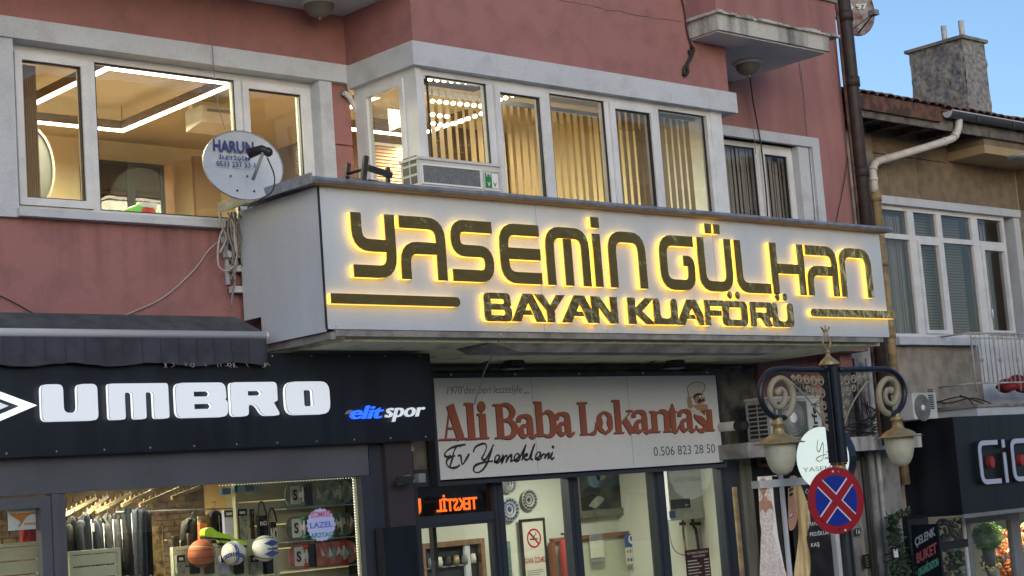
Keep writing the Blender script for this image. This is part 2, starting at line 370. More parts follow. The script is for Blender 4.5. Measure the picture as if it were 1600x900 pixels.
# ================================================================== pink building
YW, YB, YG = 12.3, 11.3, 12.9
pb = thing('pink_building', 'pink rendered corner building with bay window above the shops', 'building', (10, YG, 0))
BX0, BX1, XR = 9.396, 13.735, 17.15
b = B()
b.box(1, 5.93, YW, YW+.25, 4.07, 12)                   # left of the left window
b.box(5.93, 9.2, YW, YW+.25, 6.72, 12)               # above it
b.box(9.2, 9.395, YW, YW+.25, 4.07, 12)
b.build('wall', 'pink', pb)
bx('wall', mat('pink_render_under_sill', (.335, .155, .15), .92, col2=(.23, .115, .112), scale=5, bump=.4, bscale=40, mask=(.45, .85), detail=9, drip=(4.45, 5.15)), pb, 5.93, 9.2, YW, YW+.25, 4.07, 5.17)
b = B(); b.box(BX0, BX1, YB, YW+.25, 6.72, 12).build('bay_wall', 'pink', pb)
b = B(); b.box(BX0, BX1, YB, YB+.2, 4.07, 5.17).box(BX0, BX0+.2, YB+.2, YW, 4.07, 5.17).box(BX1-.2, BX1, YB+.2, YW, 4.07, 5.17).build('bay_base', 'pink', pb)
bx('bay_soffit', 'stone', pb, BX0+.002, BX1-.002, YB+.3, YW+.2, 6.62, 6.7)
b = B(); RW = rect(YW, 1118, 210, 1262, 348)
b.box(BX1, 14.6, YW, YW+.25, 4.07, 12).box(14.6, 16.36, YW, YW+.25, 6.56, 12).box(14.6, 16.36, YW, YW+.25, 4.07, 5.0).box(16.36, XR, YW, YW+.25, 4.07, 12)
b.build('wall', 'pinkstain', pb)
bx('end_wall', 'pink', pb, XR-.25, XR, YW+.25, 24, 3.9, 12); bx('end_wall', 'concrete', pb, XR-.25, XR, 13.1, 24, 0, 3.899)
bx('floor_slab', 'soffit', pb, 8.3, 15.74, 11.12, 22, 3.99, 4.068)
z0_, z1_ = 3.915, 3.988
B().hexa([(10.35, 11.2, z0_), (14.0, 11.2, z0_), (14.0, 11.45, z0_), (9.9, 11.45, z0_)], [(9.9, 11.12, z1_), (14.8, 11.12, z1_), (14.8, 11.6, z1_), (9.9, 11.6, z1_)]).build('edge_beam', 'concrete', pb)
bx('ground_wall', 'pinkstain', pb, 15.74, XR, YG, YG+.25, 2.75, 4.07)
bx('ground_wall', 'soot', pb, 9.9, 15.74, YG+.05, YG+.3, 2.95, 3.93)
bx('roof', 'tile', pb, 1, XR, 12.6, 24, 12, 12.2)
# groove joints in the strip between left window and bay
for z0, z1 in ((5.3, 5.62), (5.64, 5.96), (5.98, 6.50)): bx('render_panel', 'pink', pb, 9.19, 9.39, YW-.025, YW-.002, z0, z1)
# white surround of left window
b = B()
b.box(5.80, 6.02, YW-.05, YW+.2, 5.10, 6.56); b.box(5.80, BX0-.003, YW-.07, YW+.2, 6.562, 6.735); b.box(9.03, 9.17, YW-.05, YW+.2, 5.10, 6.56)
b.build('window_surround', 'stone', pb)
bx('window_sill', 'stone', pb, 6.0, 7.95, YW-.10, YW+.15, 5.105, 5.17)
bx('window_sill', 'stone', pb, 7.95, 9.03, YW-.03, YW+.15, 5.105, 5.17)
# bay lintel band
b = B(); b.box(BX0-.06, BX1+.05, YB-.06, YB+.28, 6.50, 6.72); b.box(BX0-.06, BX0+.22, YB+.28, YW-.07, 6.50, 6.72); b.box(BX1-.22, BX1+.05, YB+.28, YW-.002, 6.50, 6.72)
b.build('bay_lintel', 'stone', pb)
# right window surround
b = B(); b.box(14.42, 16.50, YW-.06, YW+.1, 6.56, 6.68).box(16.36, 16.50, YW-.06, YW+.1, 5.0, 6.56); b.build('window_surround', 'stone', pb)
bx('reveal', 'stone', pb, 16.122, 16.359, YW-.02, YW+.2, 5.0, 6.558)
# windows ---------------------------------------------------------------
def window(x0, x1, z0, z1, y, cells, par=pb, m='upvc', g='glass', t=.06, dep=.09, rail=None):
    """cells: (a, b, sash) across; a window part with mullions, sashes, panes under it"""
    f = frame(B(), x0, x1, z0, z1, y, y+dep, t).build('window', m, par)
    xs = [c for c in cells]
    for i, (a, c, sash) in enumerate(xs):
        if i < len(xs)-1: bx('mullion', m, f, c, xs[i+1][0], y+.003, y+dep-.003, z0+t, z1-t)
        if sash:
            frame(B(), a+.004, c-.004, z0+t+.002, z1-t-.002, y-.025, y+dep-.02, .062).build('sash', m, f)
            frame(B(), a+.066, c-.066, z0+t+.064, z1-t-.064, y-.005, y+.03, .011).build('gasket', 'black', f)
            pane(f, a+.06, c-.06, z0+t+.06, z1-t-.06, y+.012, g)
        else:
            frame(B(), a+.001, c-.001, z0+t+.001, z1-t-.001, y+.010, y+.03, .011).build('gasket', 'black', f)
            pane(f, a, c, z0+t, z1-t, y+.02, g)
    return f
wl = window(6.03, 9.03, 5.17, 6.56, 12.40, [(6.09, 6.75, 1), (6.82, 8.20, 0), (8.27, 8.97, 1)])
zb0, zb1 = 5.17, 6.50
wb = window(9.46, 13.42, zb0, zb1, YB+.03, [(9.56, 10.27, 0), (10.35, 11.0, 1), (11.08, 11.83, 0), (11.89, 12.54, 1), (12.62, 13.33, 0)], t=.055)
bx('corner_post', 'upvc', wb, 9.40, 9.459, YB+.0, YB+.12, zb0, zb1); bx('corner_post', 'upvc', wb, 13.421, 13.60, YB+.02, YB+.13, zb0, zb1)
# side light of the bay
b = B(); ys0, ys1 = YB+.121, YW-.08
b.box(9.40, 9.47, ys0, ys0+.06, zb0, zb1).box(9.40, 9.47, ys1-.14, ys1, zb0, zb1).box(9.40, 9.47, ys0+.06, ys1-.14, zb0, zb0+.06).box(9.40, 9.47, ys0+.06, ys1-.14, zb1-.06, zb1)
sw = b.build('side_window', 'upvc', pb)
a, c = ys0+.06, ys1-.14
b = B().box(9.385, 9.45, a, a+.06, zb0+.06, zb1-.06).box(9.385, 9.45, c-.06, c, zb0+.06, zb1-.06).box(9.385, 9.45, a+.06, c-.06, zb0+.06, zb0+.12).box(9.385, 9.45, a+.06, c-.06, zb1-.12, zb1-.06); b.build('sash', 'upvc', sw)
B().box(9.41, 9.416, a+.06, c-.06, zb0+.12, zb1-.12).build('pane', 'glass', sw)
bx('bay_side_wall', 'upvc', pb, 13.60, 13.72, YB+.13, YW-.002, zb0, zb1)
wr = window(14.62, 16.12, 5.0, 6.555, YW+.08, [(14.68, 15.42, 0), (15.50, 16.06, 1)], g='glassd')
# room behind the right window: dim, net curtain
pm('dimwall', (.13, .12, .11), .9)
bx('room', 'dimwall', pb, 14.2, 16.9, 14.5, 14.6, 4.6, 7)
b = B()
for i in range(60):
    x0 = 14.64+i*.026; o = .015*math.sin(i*1.9)
    b.box(x0, x0+.026, YW+.21+o, YW+.213+o, 5.0, 6.5)
b.build('net_curtain', pm('net', (.85, .86, .86), .9), pb)
# balcony upper right ---------------------------------------------------
b = B(); b.box(13.166, 15.06, 10.895, YB-.001, 7.25, 7.42).box(BX1+.001, 15.06, YB-.001, YW-.001, 7.25, 7.42); b.build('balcony_slab', 'wornstone', pb)
b = B(); b.box(13.19, 15.03, 10.93, YB-.002, 7.235, 7.249).box(BX1+.02, 15.03, YB-.002, YW-.003, 7.235, 7.249); b.build('balcony_soffit', pm('soffitpaint', (.66, .66, .66), .9, var=.15, scale=2), pb)
b = B()                                                            # broken screed edge: many uneven chips
x = 13.13
while x < 15.2:
    l = random.uniform(.05, .16); b.box(x, x+l, 10.86+random.uniform(-.02, .02), 11.0, 7.42, 7.445+random.uniform(-.008, .012)); x += l+.002
b.box(13.12, 13.165, 11.0, YB-.002, 7.42, 7.45)
b.build('broken_screed', 'wornstone', pb)
b = B().box(13.165, 15.22, 10.90, 11.0, 7.45, 7.83).box(13.165, 13.26, 11.0, YB-.001, 7.45, 7.83).box(15.12, 15.22, 11.0, YW, 7.45, 7.83); b.build('parapet', 'pinkstain', pb)
b = B().box(13.14, 15.25, 10.87, 11.03, 7.83, 7.875).box(13.14, 13.29, 11.03, YB-.001, 7.83, 7.875); b.build('parapet_coping', 'concrete', pb)
# balcony over the left window
bx('balcony_slab', 'stone', pb, 3, BX0-.002, 11.2, YW-.001, 7.23, 7.4)
# crack in the bay wall
pts = [W(*p, YB-.001) for p in ((872, 0), (900, 5), (925, 9), (948, 16), (968, 17), (985, 22), (1010, 26), (1035, 30), (1068, 34))]
b = B()
for i in range(len(pts)-1):
    p, q = pts[i], pts[i+1]; n = 4
    for k in range(n):
        u = p.lerp(q, k/n)+Vector((0, 0, random.uniform(-.006, .006))); v = p.lerp(q, (k+1)/n)
        b.tube([u, v], .0035, 4)
b.build('crack', 'soot', pb)
# interior: rooms behind the lit windows ---------------------------------
b = B(); b.box(5.6, 13.7, 16.9, 17.0, 4.6, 7.1).box(5.5, 5.6, 12.56, 17, 4.6, 7.1)
b.box(13.6, 13.7, 12.56, 16.9, 4.6, 7.1); b.build('room_wall', 'cream', pb)
pm('roomdark', (.16, .11, .07), .9); bx('room_wall', 'roomdark', pb, 11.5, 13.59, 14.7, 14.8, 4.6, 7.0); bx('room_wall', 'roomdark', pb, 11.5, 11.58, 14.81, 16.9, 4.6, 7.0)  # dark partition added so the gaps between the blind slats look unlit
bx('room_ceiling', 'ceil', pb, 5.6, 13.6, 12.55, 16.9, 7.0, 7.1); bx('room_ceiling', 'ceil', pb, BX0+.2, BX1-.2, YB+.3, 12.55, 6.56, 6.618)
bx('room_floor', 'wood', pb, 5.6, 13.6, 12.56, 16.9, 4.5, 4.6)
def area(par, loc, size, e, col, rot=(0, 0, 0)):
    l = bpy.data.lights.new('lamp_light', 'AREA'); l.shape = 'RECTANGLE'; l.size, l.size_y = size; l.energy = e; l.color = col
    o = bpy.data.objects.new('lamp_light', l); C.objects.link(o); o.parent = par; o.location = Vector(loc)-WP[par.name]; o.rotation_euler = rot; return o
def pendant(x0, x1, y0, y1, z, label, e, grp=None):
    t = thing('pendant_light', label, 'ceiling lamp', ((x0+x1)/2, (y0+y1)/2, z), grp); w = .05
    b = B().box(x0, x1, y0, y0+w, z+.012, z+.10).box(x0, x1, y1-w, y1, z+.012, z+.10).box(x0, x0+w, y0+w, y1-w, z+.012, z+.10).box(x1-w, x1, y0+w, y1-w, z+.012, z+.10); b.build('housing', pm('lamphouse', (.12, .08, .05), .6), t)
    for i, q in enumerate(((x0, x1, y0, y0+w), (x0, x1, y1-w, y1), (x0, x0+w, y0+w, y1-w), (x1-w, x1, y0+w, y1-w))):
        bx('led_strip', 'led', t, q[0]+.004, q[1]-.004, q[2]+.004, q[3]-.004, z-.012, z+.010)
    for x, y in ((x0+.02, y0+.02), (x1-.02, y0+.02), (x0+.02, y1-.02), (x1-.02, y1-.02), (x0+.3, y1-.02)): B().tube([(x, y, z+.1), (x, y, 7.0)], .004, 5).build('hanging_wire', 'cableb', t)
    area(t, ((x0+x1)/2, (y0+y1)/2, z-.03), (x1-x0-.1, y1-y0-.1), e, (1, .93, .62)); return t
pendant(7.42, 8.80, 13.27, 15.45, 6.74, 'rectangular glowing LED frame lamp hanging behind the left window', 230)
pendant(10.35, 11.9, 12.75, 14.4, 6.74, 'rectangular LED frame lamp seen through the narrow side pane of the bay', 90)
# cabinet with dark glass doors
c0 = W(155, 252, 16.5); c1 = W(285, 262, 16.5)
t = thing('display_cabinet', 'dark glass-fronted cabinet with oak side against the cream wall', 'cabinet', (9.4, 16.5, 4.6))
a0, a1 = W(152, 300, 16.5).x, W(258, 300, 16.5).x; zt = W(200, 253, 16.5).z
bx('carcass', pm('cabdark', (.05, .04, .035), .5), t, a0, a1, 16.62, 16.88, 4.6, zt)
for k in range(2):
    q0 = a0+(a1-a0)*k/2; q1 = q0+(a1-a0)/2-.004
    d = frame(B(), q0, q1, 5.2, zt, 16.5, 16.53, .045).build('door', 'black', t); bx('pane', 'glassd', d, q0+.045, q1-.045, 16.51, 16.516, 5.245, zt-.045)
for z in (5.75, 6.05, 6.3): bx('shelf', 'wood', t, a0+.02, a1-.02, 16.54, 16.6, z, z+.03)
bx('side_panel', pm('oak', (.42, .25, .12), .5, var=.3, scale=15, streak=True), t, a1+.002, W(272, 300, 16.5).x, 16.5, 16.88, 4.6, zt)
a0, a1 = W(306, 300, 16.3).x, W(345, 300, 16.3).x
bx('room_door', pm('doortan', (.22, .15, .09), .6), pb, a0, a1, 16.3, 16.36, 4.6, W(320, 245, 16.3).z)
# ring mirror / arch wall light at the far left
t = thing('arched_mirror', 'grey oval mirror on the cream wall at far left of the lit room', 'mirror', (W(50, 260, 15).x, 15, 5.5))
cx, cz = W(45, 262, 15).x, W(45, 262, 15).z
plate('frame', pm('mframe', (.2, .17, .13), .4), t, [circ(cx, cz, .26, 28, .42), circ(cx, cz, .235, 28, .395)], 14.96, 15.0)
plate('mirror_glass', pm('mirr', (.05, .048, .042), .5, var=.4, scale=6, streak=True), t, [circ(cx, cz, .235, 28, .395)], 14.98, 15.0)
b = B()
for i in range(14): b.box(6.12+i*.018, 6.132+i*.018, 12.56, 12.62, 5.2, 6.45)
b.build('drawn_curtain', pm('curt', (.28, .17, .10), .9), pb)
# indoor air conditioner
q = rect(14.65, 305, 168, 372, 200)
t = thing('indoor_air_conditioner', 'white indoor air conditioner high on wall inside the left window', 'air conditioner', (q[0], 13.5, q[2]))
ax0, ax1, az0, az1 = q
bx('ceiling_beam', 'cream', pb, ax0+.1, ax1-.1, 14.86, 14.95, az0, 7.0)
plate('casing', 'ac', t, [[(14.5, az0+.1), (14.55, az0), (14.85, az0-.05), (14.85, az1), (14.52, az1)]], 0, ax1-ax0, fr=lambda a, d, z: (ax0+d, a, z))
B().box(ax0+.05, ax1-.05, 14.47, 14.5, az0+.10, az0+.125).build('vent_flap', 'grey', t)
# green and red tool case on the sill
q = rect(12.5, 211, 314, 244, 330)
t = thing('toy_box', 'small green box with red lid and white handle on the left window sill', 'toy box', ((q[0]+q[1])/2, 12.52, 5.171))
x0, x1 = q[0], q[1]
plate('body', pm('lime', (.25, .85, .15), .4), t, [rrect(x0, x1, 5.172, 5.33, .05)], 12.50, 12.68)
plate('lid', pm('lidred', (.75, .08, .06), .4), t, [rrect(x0+.06, x1-.015, 5.18, 5.30, .03)], 12.488, 12.499)
plate('handle', 'white', t, [rrect(x0+.045, x1+.003, 5.30, 5.345, .015)], 12.48, 12.55)
# bay: blinds and the bulb chandelier
t = thing('vertical_blind', 'open beige vertical blind behind the second and third bay panes', 'window blind', (11, YB+.4, 5.2))
bx('headrail', 'upvc', t, 10.0, 12.5, YB+.60, YB+.64, 6.46, 6.50)
sl = None; xs = [10.12+i*.098 for i in range(24)]
for i, x in enumerate(xs):
    if sl is None:
        d = Vector((.052, .018, 0)); p = Vector((x, YB+.64, 0))
        bb = B(); bb.hexa([(p-d+Vector((0, 0, 5.18))), (p+d*.4+Vector((0, .002, 5.18))), (p+d*.4+Vector((0, .006, 5.18))), (p-d+Vector((0, .004, 5.18)))], [(p-d+Vector((0, 0, 6.46))), (p+d*.4+Vector((0, .002, 6.46))), (p+d*.4+Vector((0, .006, 6.46))), (p-d+Vector((0, .004, 6.46)))])
        sl = bb.build('slat', 'blinds', t)
    else:
        c = sl.copy(); C.objects.link(c); c.location = sl.location+Vector((x-xs[0], 0, 0)); c.rotation_euler.z = random.uniform(-.25, .25)
t = thing('vertical_blind', 'closed pale vertical blind behind the two right-hand bay panes', 'window blind', (12.6, YB+.3, 5.2))
bx('headrail', 'upvc', t, 12.2, 13.5, YB+.30, YB+.34, 6.46, 6.50); sl = None
for i in range(13):
    x = 12.22+i*.098
    if sl is None: sl = bx('slat', 'blinds', t, x-.05, x+.044, YB+.34, YB+.343, 5.18, 6.46); sl.rotation_euler.z = .3
    else: c = sl.copy(); C.objects.link(c); c.location = sl.location+Vector((x-12.22, 0, 0)); c.rotation_euler.z = random.uniform(.2, .42)
t = thing('bulb_chandelier', 'chandelier of round bulbs in rows seen in the first bay pane', 'chandelier', (11, 12.7, 6.3))
def bulbs(pl, Y):
    for p in pl:
        c = W(p[0], p[1], Y); B().sphere(c, .024, 8, 6, (1, 1, .8)).build('bulb', 'bulb', t)
bulbs([(672+i*11.2, 124+i*.95) for i in range(8)], 11.6)
bulbs([(676+i*10.7, 158+i*1.1) for i in range(8)], 11.7)
bulbs([(676, 179), (687, 181), (698, 182)]+[(677, 193), (688, 195), (699, 195)]+[(711+i*10.3, 193-i*3.8) for i in range(5)], 11.8)
bulbs([(781, 156), (790, 153), (801, 149), (811, 146)], 11.7)
a, c = W(674, 150, 11.7), W(752, 158, 11.7)
for i in range(8):
    p = W(676+i*10.7, 158+i*1.1, 11.7); B().tube([p+Vector((0, 0, .04)), p+Vector((0, 0, .12))], .009, 6).build('lamp_arm', 'blinds', t)
B().box(a.x, c.x, 11.64, 11.8, a.z+.13, a.z+.21).build('lamp_plate', 'black', t)
area(t, (10.9, 12.7, 6.2), (.8, .8), 80, (1, .93, .64))
q = rect(13.0, 578, 226, 642, 290)
t = thing('slatted_panel', 'terracotta slatted panel with pale top rail behind the narrow bay side pane', 'panel', ((q[0]+q[1])/2, 13.0, 4.7))
bx('back', pm('part', (.30, .17, .10), .8), t, q[0], q[1], 13.0, 13.04, 4.7, q[3]); bx('top_rail', 'upvc', t, q[0], q[1], 12.99, 13.05, q[3]+.001, q[3]+.03)
for k in range(18): bx('slat', pm('part2', (.48, .28, .17), .7), t, q[0], q[1], 12.985, 12.999, q[3]-.035-k*.035, q[3]-.012-k*.035)
# ================================================================== main signboard
YS = 11.0; SX0, SX1, SZ0, SZ1 = 8.03, 15.77, 4.075, 5.255
sg = thing('signboard', 'long white hairdresser signboard with bronze letters glowing yellow', 'sign', (8.03, YS, SZ0))
bx('front_panel', 'panel', sg, SX0+.012, SX1, YS, YS+.01, SZ0, SZ1)
bx('side_panel', 'panel', sg, SX0, SX0+.01, YS+.012, 11.93, SZ0-.02, SZ1)
bx('side_panel', 'panel', sg, SX0+.001, SX0+.009, 11.932, 12.19, SZ0+.22, SZ1-.002)
for k in range(13):
    for z in (SZ0+.03, SZ1-.035): B().lathe([(.001, .004), (.009, .003), (.010, 0)], (SX0+.1+k*.63, YS-.0005, z), 8, (0, -1, 0)).build('screw', 'alu', sg)
for x in (10.46, 12.9): bx('panel_seam', 'grey', sg, x, x+.003, YS-.0012, YS-.0004, SZ0+.002, SZ1-.002)
bx('corner_trim', 'black', sg, SX0-.003, SX0+.0115, YS-.003, YS+.0115, SZ0, SZ1)
b = B(); fr = lambda x, y, z: (x, y, z)
prof = [(YS-.10, 5.262), (YS-.115, 5.285), (YS-.10, 5.312), (YS-.05, 5.318), (12.28, 5.345), (12.28, 5.325), (YS-.04, 5.262)]
V, F = fill([[(p[0], p[1]) for p in prof]])
b.tris(V, F, SX0-.13, SX1+.12, lambda a, d, z: (d, a, z)).build('capping', 'cap', sg)
bx('capping_edge', 'cap', sg, SX0-.15, SX0-.131, YS-.112, 12.27, 5.25, 5.335)
bx('capping_underside', pm('ply', (.25, .16, .08), .8), sg, SX0-.10, SX1+.10, YS-.09, YS-.002, 5.255, 5.2615)
b = B(); b.box(SX0+.05, SX0+.1, YS+.02, 12.2, SZ0-.08, SZ0-.022).box(SX0+.1, SX1-.1, YS+.014, YS+.06, SZ0-.055, SZ0-.002); b.build('steel_frame', 'concrete', sg)
b = B().box(SX1-.05, SX1-.01, YS+.012, 12.2, SZ0+.02, SZ0+.07)
for i in range(5): b.box(15.742+.0, SX1-.06, YS+.1+i*.25, YS+.13+i*.25, SZ0+.02, SZ0+.06)
b.build('steel_frame', 'black', sg)
bx('end_panel', 'black', sg, SX1-.008, SX1-.002, YS+.012, 12.2, SZ0+.1, SZ1)
YF = YS-.068
def halo(par, V, F, y0, y1, m='bronze'):
    o = B().tris(V, F, y0, y0+.012).build('letter', m, par)
    B().tris(V, F, y0+.0125, y1, caps=(0, 1)).build('glow_edge', 'goldglow', o); return o
def cell(x0, x1, z0, z1, sx=1): return lambda p: (x0+p[0]*(x1-x0), z0+p[1]*(z1-z0))
T = .106
def techno(ch, x0, x1, z0, z1):
    """strokes in the unit cell, stroke centre lines inset by T/2"""
    h = T/2; f = cell(x0+h, x1-h, z0+h, z1-h); r = .14
    P = {'Y': [[(0, 1.1), (0, .5), (1, .5)], [(1, 1.1), (1, 0), (-.1, 0)]], 'A': [[(-.1, 1), (1, 1), (1, -.1)], [(0, -.1), (0, .5), (1, .5)]],
         'S': [[(1.1, 1), (0, 1), (0, .5), (1, .5), (1, 0), (-.1, 0)]], 'E': [[(1.1, 1), (0, 1), (0, 0), (1.1, 0)], [(.1, .5), (1.1, .5)]],
         'M': [[(0, -.1), (0, 1), (1, 1), (1, -.1)], [(.5, -.1), (.5, .88)]], 'N': [[(0, -.1), (0, 1), (1, 1), (1, -.1)]],
         'G': [[(1.1, 1), (0, 1), (0, 0), (1, 0), (1, .55), (.72, .55)]], 'U': [[(0, 1.1), (0, 0), (1, 0), (1, 1.1)]], 'L': [[(0, 1.1), (0, 0), (1.1, 0)]],
         'H': [[(0, -.1), (0, 1.1)], [(1, -.1), (1, 1.1)], [(.12, .5), (.88, .5)]], 'I': [[(0, -.1), (0, 1.1)]]}[ch]
    V = []; F = []
    for k, s in enumerate(P):
        q = []
        for p in s:
            u = f((min(max(p[0], 0), 1), min(max(p[1], 0), 1)))
            q.append((u[0]+(-h if p[0] < 0 else h if p[0] > 1 else 0), u[1]+(-h if p[1] < 0 else h if p[1] > 1 else 0)))
        if ch == 'Y' and k == 0 or ch in 'A' and k == 1: q[-1] = (q[-1][0]-h-.001, q[-1][1])
        if ch == 'M' and k == 1: q[-1] = (q[-1][0], z1-T-.001)
        if ch == 'E' and k == 1: q[0] = (x0+T+.001, q[0][1])
        if ch == 'H' and k == 2: q = [(x0+T+.001, q[0][1]), (x1-T-.001, q[1][1])]
        v, g = rib_tris(fillet(q, r), T); o = len(V); V += v; F += [tuple(i+o for i in t) for t in g]
    return V, F
row = [('Y', 556, 621, 328, 415), ('A', 631, 699, 337, 420), ('S', 711, 773, 341, 423), ('E', 787, 847, 349, 430), ('M', 859, 924, 354, 434), ('I', 932, 948, 360, 436), ('N', 957, 1012, 361, 438),
       ('G', 1037, 1088, 369, 440), ('U', 1097, 1147, 371, 444), ('L', 1155, 1205, 375, 448), ('H', 1211, 1260, 379, 452), ('A', 1266, 1312, 383, 455), ('N', 1318, 1365, 387, 457)]
ZT, ZB = 5.045, 4.50
for i, (ch, a, c, u, v) in enumerate(row):
    xa, xb = W(a-6, (u+v)/2, YF).x, W(c-3, (u+v)/2, YF).x
    if ch == 'I': xb = xa+T+.01; xa = xb-T
    V, F = techno(ch, xa, xb, ZB, ZT-(.0 if ch != 'I' else .045)) if ch != 'I' else ([(xa, ZB), (xb, ZB), (xb, ZT-.04), (xa, ZT-.04)], [(0, 1, 2, 3)])
    halo(sg, V, F, YF, YS-.012)
    if ch == 'I': halo(sg, *fill([rrect(xa, xb, ZT+.015, ZT+.12, .01)]), YF, YS-.012)
    if ch == 'U':
        m = (xa+xb)/2
        for d in (-.115, .01): halo(sg, *fill([rrect(m+d, m+d+.10, ZT+.045, ZT+.145, .01)]), YF, YS-.012)
# second row, cut-away bold capitals
def wide(ch, x0, x1, z0, z1):
    w = x1-x0; h = z1-z0; t = .10
    f = lambda P: [(x0+p[0]*w, z0+p[1]*h) for p in P]
    R = lambda lp, r=.03: [(p.x, p.y) for p in fillet(lp, r, 3, True)]
    A = [f([(0, 0), (.36, 1), (.64, 1), (1, 0), (.72, 0), (.5, .66), (.41, .42), (.56, .42), (.62, .24), (.34, .24), (.26, 0)])]
    D = {'B': [R(f([(0, .0), (.0, 1), (.95, 1), (.98, .56), (.90, .5), (1, .44), (1, 0)]), .045), f([(.24, .62), (.24, .78), (.70, .78), (.72, .70), (.70, .62)]), f([(.24, .22), (.24, .40), (.72, .40), (.74, .31), (.72, .22)])],
         'A': A, 'Y': [f([(0, 1), (.38, .42), (.38, 0), (.64, 0), (.64, .42), (1, 1), (.72, 1), (.51, .62), (.3, 1)])],
         'N': [f([(0, 0), (0, 1), (.32, 1), (.72, .42), (.72, 1), (1, 1), (1, 0), (.7, 0), (.28, .6), (.28, 0)])],
         'K': [f([(0, 0), (0, 1), (.28, 1), (.28, .62), (.64, 1), (1, 1), (.5, .5), (1, 0), (.64, 0), (.28, .38), (.28, 0)])],
         'U': [R(f([(0, 1), (0, 0), (1, 0), (1, 1), (.72, 1), (.72, .24), (.28, .24), (.28, 1)]), .05)],
         'F': [f([(0, 0), (0, 1), (1, 1), (1, .76), (.28, .76), (.28, .60), (.85, .60), (.85, .38), (.28, .38), (.28, 0)])],
         'O': [R(f([(0, 0), (0, 1), (1, 1), (1, 0)]), .07), R(f([(.26, .26), (.26, .74), (.74, .74), (.74, .26)]), .03)],
         'R': [R(f([(0, 0), (0, 1), (1, 1), (1, .38), (.86, .36), (1, 0), (.68, 0), (.5, .34), (.27, .34), (.27, 0)]), .03), f([(.27, .58), (.27, .76), (.74, .76), (.74, .58)])]}[ch]
    return fill(D)
r2 = [('B', 757, 800), ('A', 797, 851), ('Y', 835, 884), ('A', 875, 933), ('N', 924, 965), ('K', 981, 1024), ('U', 1019, 1057), ('A', 1055, 1106), ('F', 1099, 1130), ('O', 1128, 1168), ('R', 1171, 1206), ('U', 1205, 1239)]
Z2T, Z2B = 4.41, 4.155
for i, (ch, a, c) in enumerate(r2):
    xa, xb = W(a, 480, YF).x, W(c, 480, YF).x; dd = -.014 if i in (1, 3, 6, 8) else 0
    halo(sg, *wide(ch, xa, xb, Z2B, Z2T), YF+dd, YS-.012+dd*.3, 'crump')
    if i in (9, 11):
        m = (xa+xb)/2
        for d in (-.10, .02): halo(sg, *fill([circ(m+d+.04, Z2T+.06, .04, 14)]), YF, YS-.012, 'crump')
a = W(518, 468, YF).x; c = W(719, 470, YF).x; halo(sg, *fill([[(a, 4.275), (a, 4.36)]+[(c-.04+.0425*math.sin(t*math.pi/8), 4.3175+.0425*math.cos(t*math.pi/8)) for t in range(9)]]), YF, YS-.012)
a = W(1268, 490, YF).x; halo(sg, *fill([[(15.82, 4.36), (15.82, 4.275)]+[(a+.04-.0425*math.sin(t*math.pi/8), 4.3175-.0425*math.cos(t*math.pi/8)) for t in range(9)]]), YF, YS-.012, 'crump')
# ------------------------------------------------------------------ on the capping
YD = 11.62; q0, q1 = W(312, 256, YD), W(441, 264, YD); dc = (q0+q1)/2; DR = (q1.x-q0.x)/2
t = thing('satellite_dish', 'pale blue satellite dish with navy lettering on the signboard corner', 'satellite dish', (dc.x, YD+.2, 5.34))
zt_, zb_ = W(360, 203, YD).z, W(385, 316, YD).z; dcz = (zt_+zb_)/2; RZ = (zt_-zb_)/2
nrm = Vector((-.18, -1, .10)).normalized()
fy = Matrix.Rotation(math.radians(0), 3, 'X')
def dish(t, c, rx, rz, m, yaw=-.17, tilt=.12):
    b = B(); R = Matrix.Rotation(yaw, 3, 'Z') @ Matrix.Rotation(-tilt, 3, 'X'); n = 32; pr = [(1.0, -.012), (1.0, 0), (.97, .004), (.8, .022), (.6, .042), (.3, .058), (.001, .064)]
    vs = [Vector(c)+R@Vector((p[0]*rx*math.cos(2*math.pi*k/n), p[1]-.03, p[0]*rz*math.sin(2*math.pi*k/n))) for p in pr for k in range(n)]
    fs = [(i*n+k, i*n+(k+1) % n, (i+1)*n+(k+1) % n, (i+1)*n+k) for i in range(len(pr)-1) for k in range(n)]
    vb = [v+R@Vector((0, .012, 0)) for v in vs]; N = len(vs)
    b.add(vs+vb, fs+[tuple(i+N for i in reversed(f)) for f in fs]+[(k, (k+1) % n, N+(k+1) % n, N+k) for k in range(n)], True); b.build('reflector', m, t); return R
rx = DR*.88
R = dish(t, (dc.x, YD, dcz), rx, RZ, 'dish')
def onface(R, c): return lambda x, y, z: tuple(Vector(c)+R@Vector((x, y+.034*(1-min(1, (x/rx)**2+(z/RZ)**2))-.03, z)))
fr = onface(R, (dc.x, YD, dcz))
letters('HARUN', -.25, .12, .115, .215, -.008, -.006, 'ink', t, bold=.03, fr=fr)
write('İLETİŞİM', -.20, .08, .045, .095, -.006, 'ink', t, bold=.02, fr=fr)
letters('0533 237 33 11', -.23, .15, -.01, .035, -.008, -.006, 'ink', t, bold=.01, fr=fr)
b = B()
for x, z in ((-.11, -.09), (.04, -.085), (-.07, -.22), (.08, -.22)): b.sphere(Vector(fr(x, -.004, z)), .010, 6, 4)
b.build('bolt', 'black', t)
h = W(412, 236, 11.2); ft = W(402, 312, 11.25)
B().tube([(ft.x, 11.3, 5.33), h+Vector((0, 0, 0))], .014, 8).build('feed_arm', 'grey', t)
l = B().tube([h+Vector((-.06, .12, .0)), h+Vector((-.0, .02, .02)), h+Vector((.03, -.03, -.01))], [.045, .035, .03], 12).sphere(h+Vector((.03, -.02, -.01)), .04).build('receiver', 'black', t)
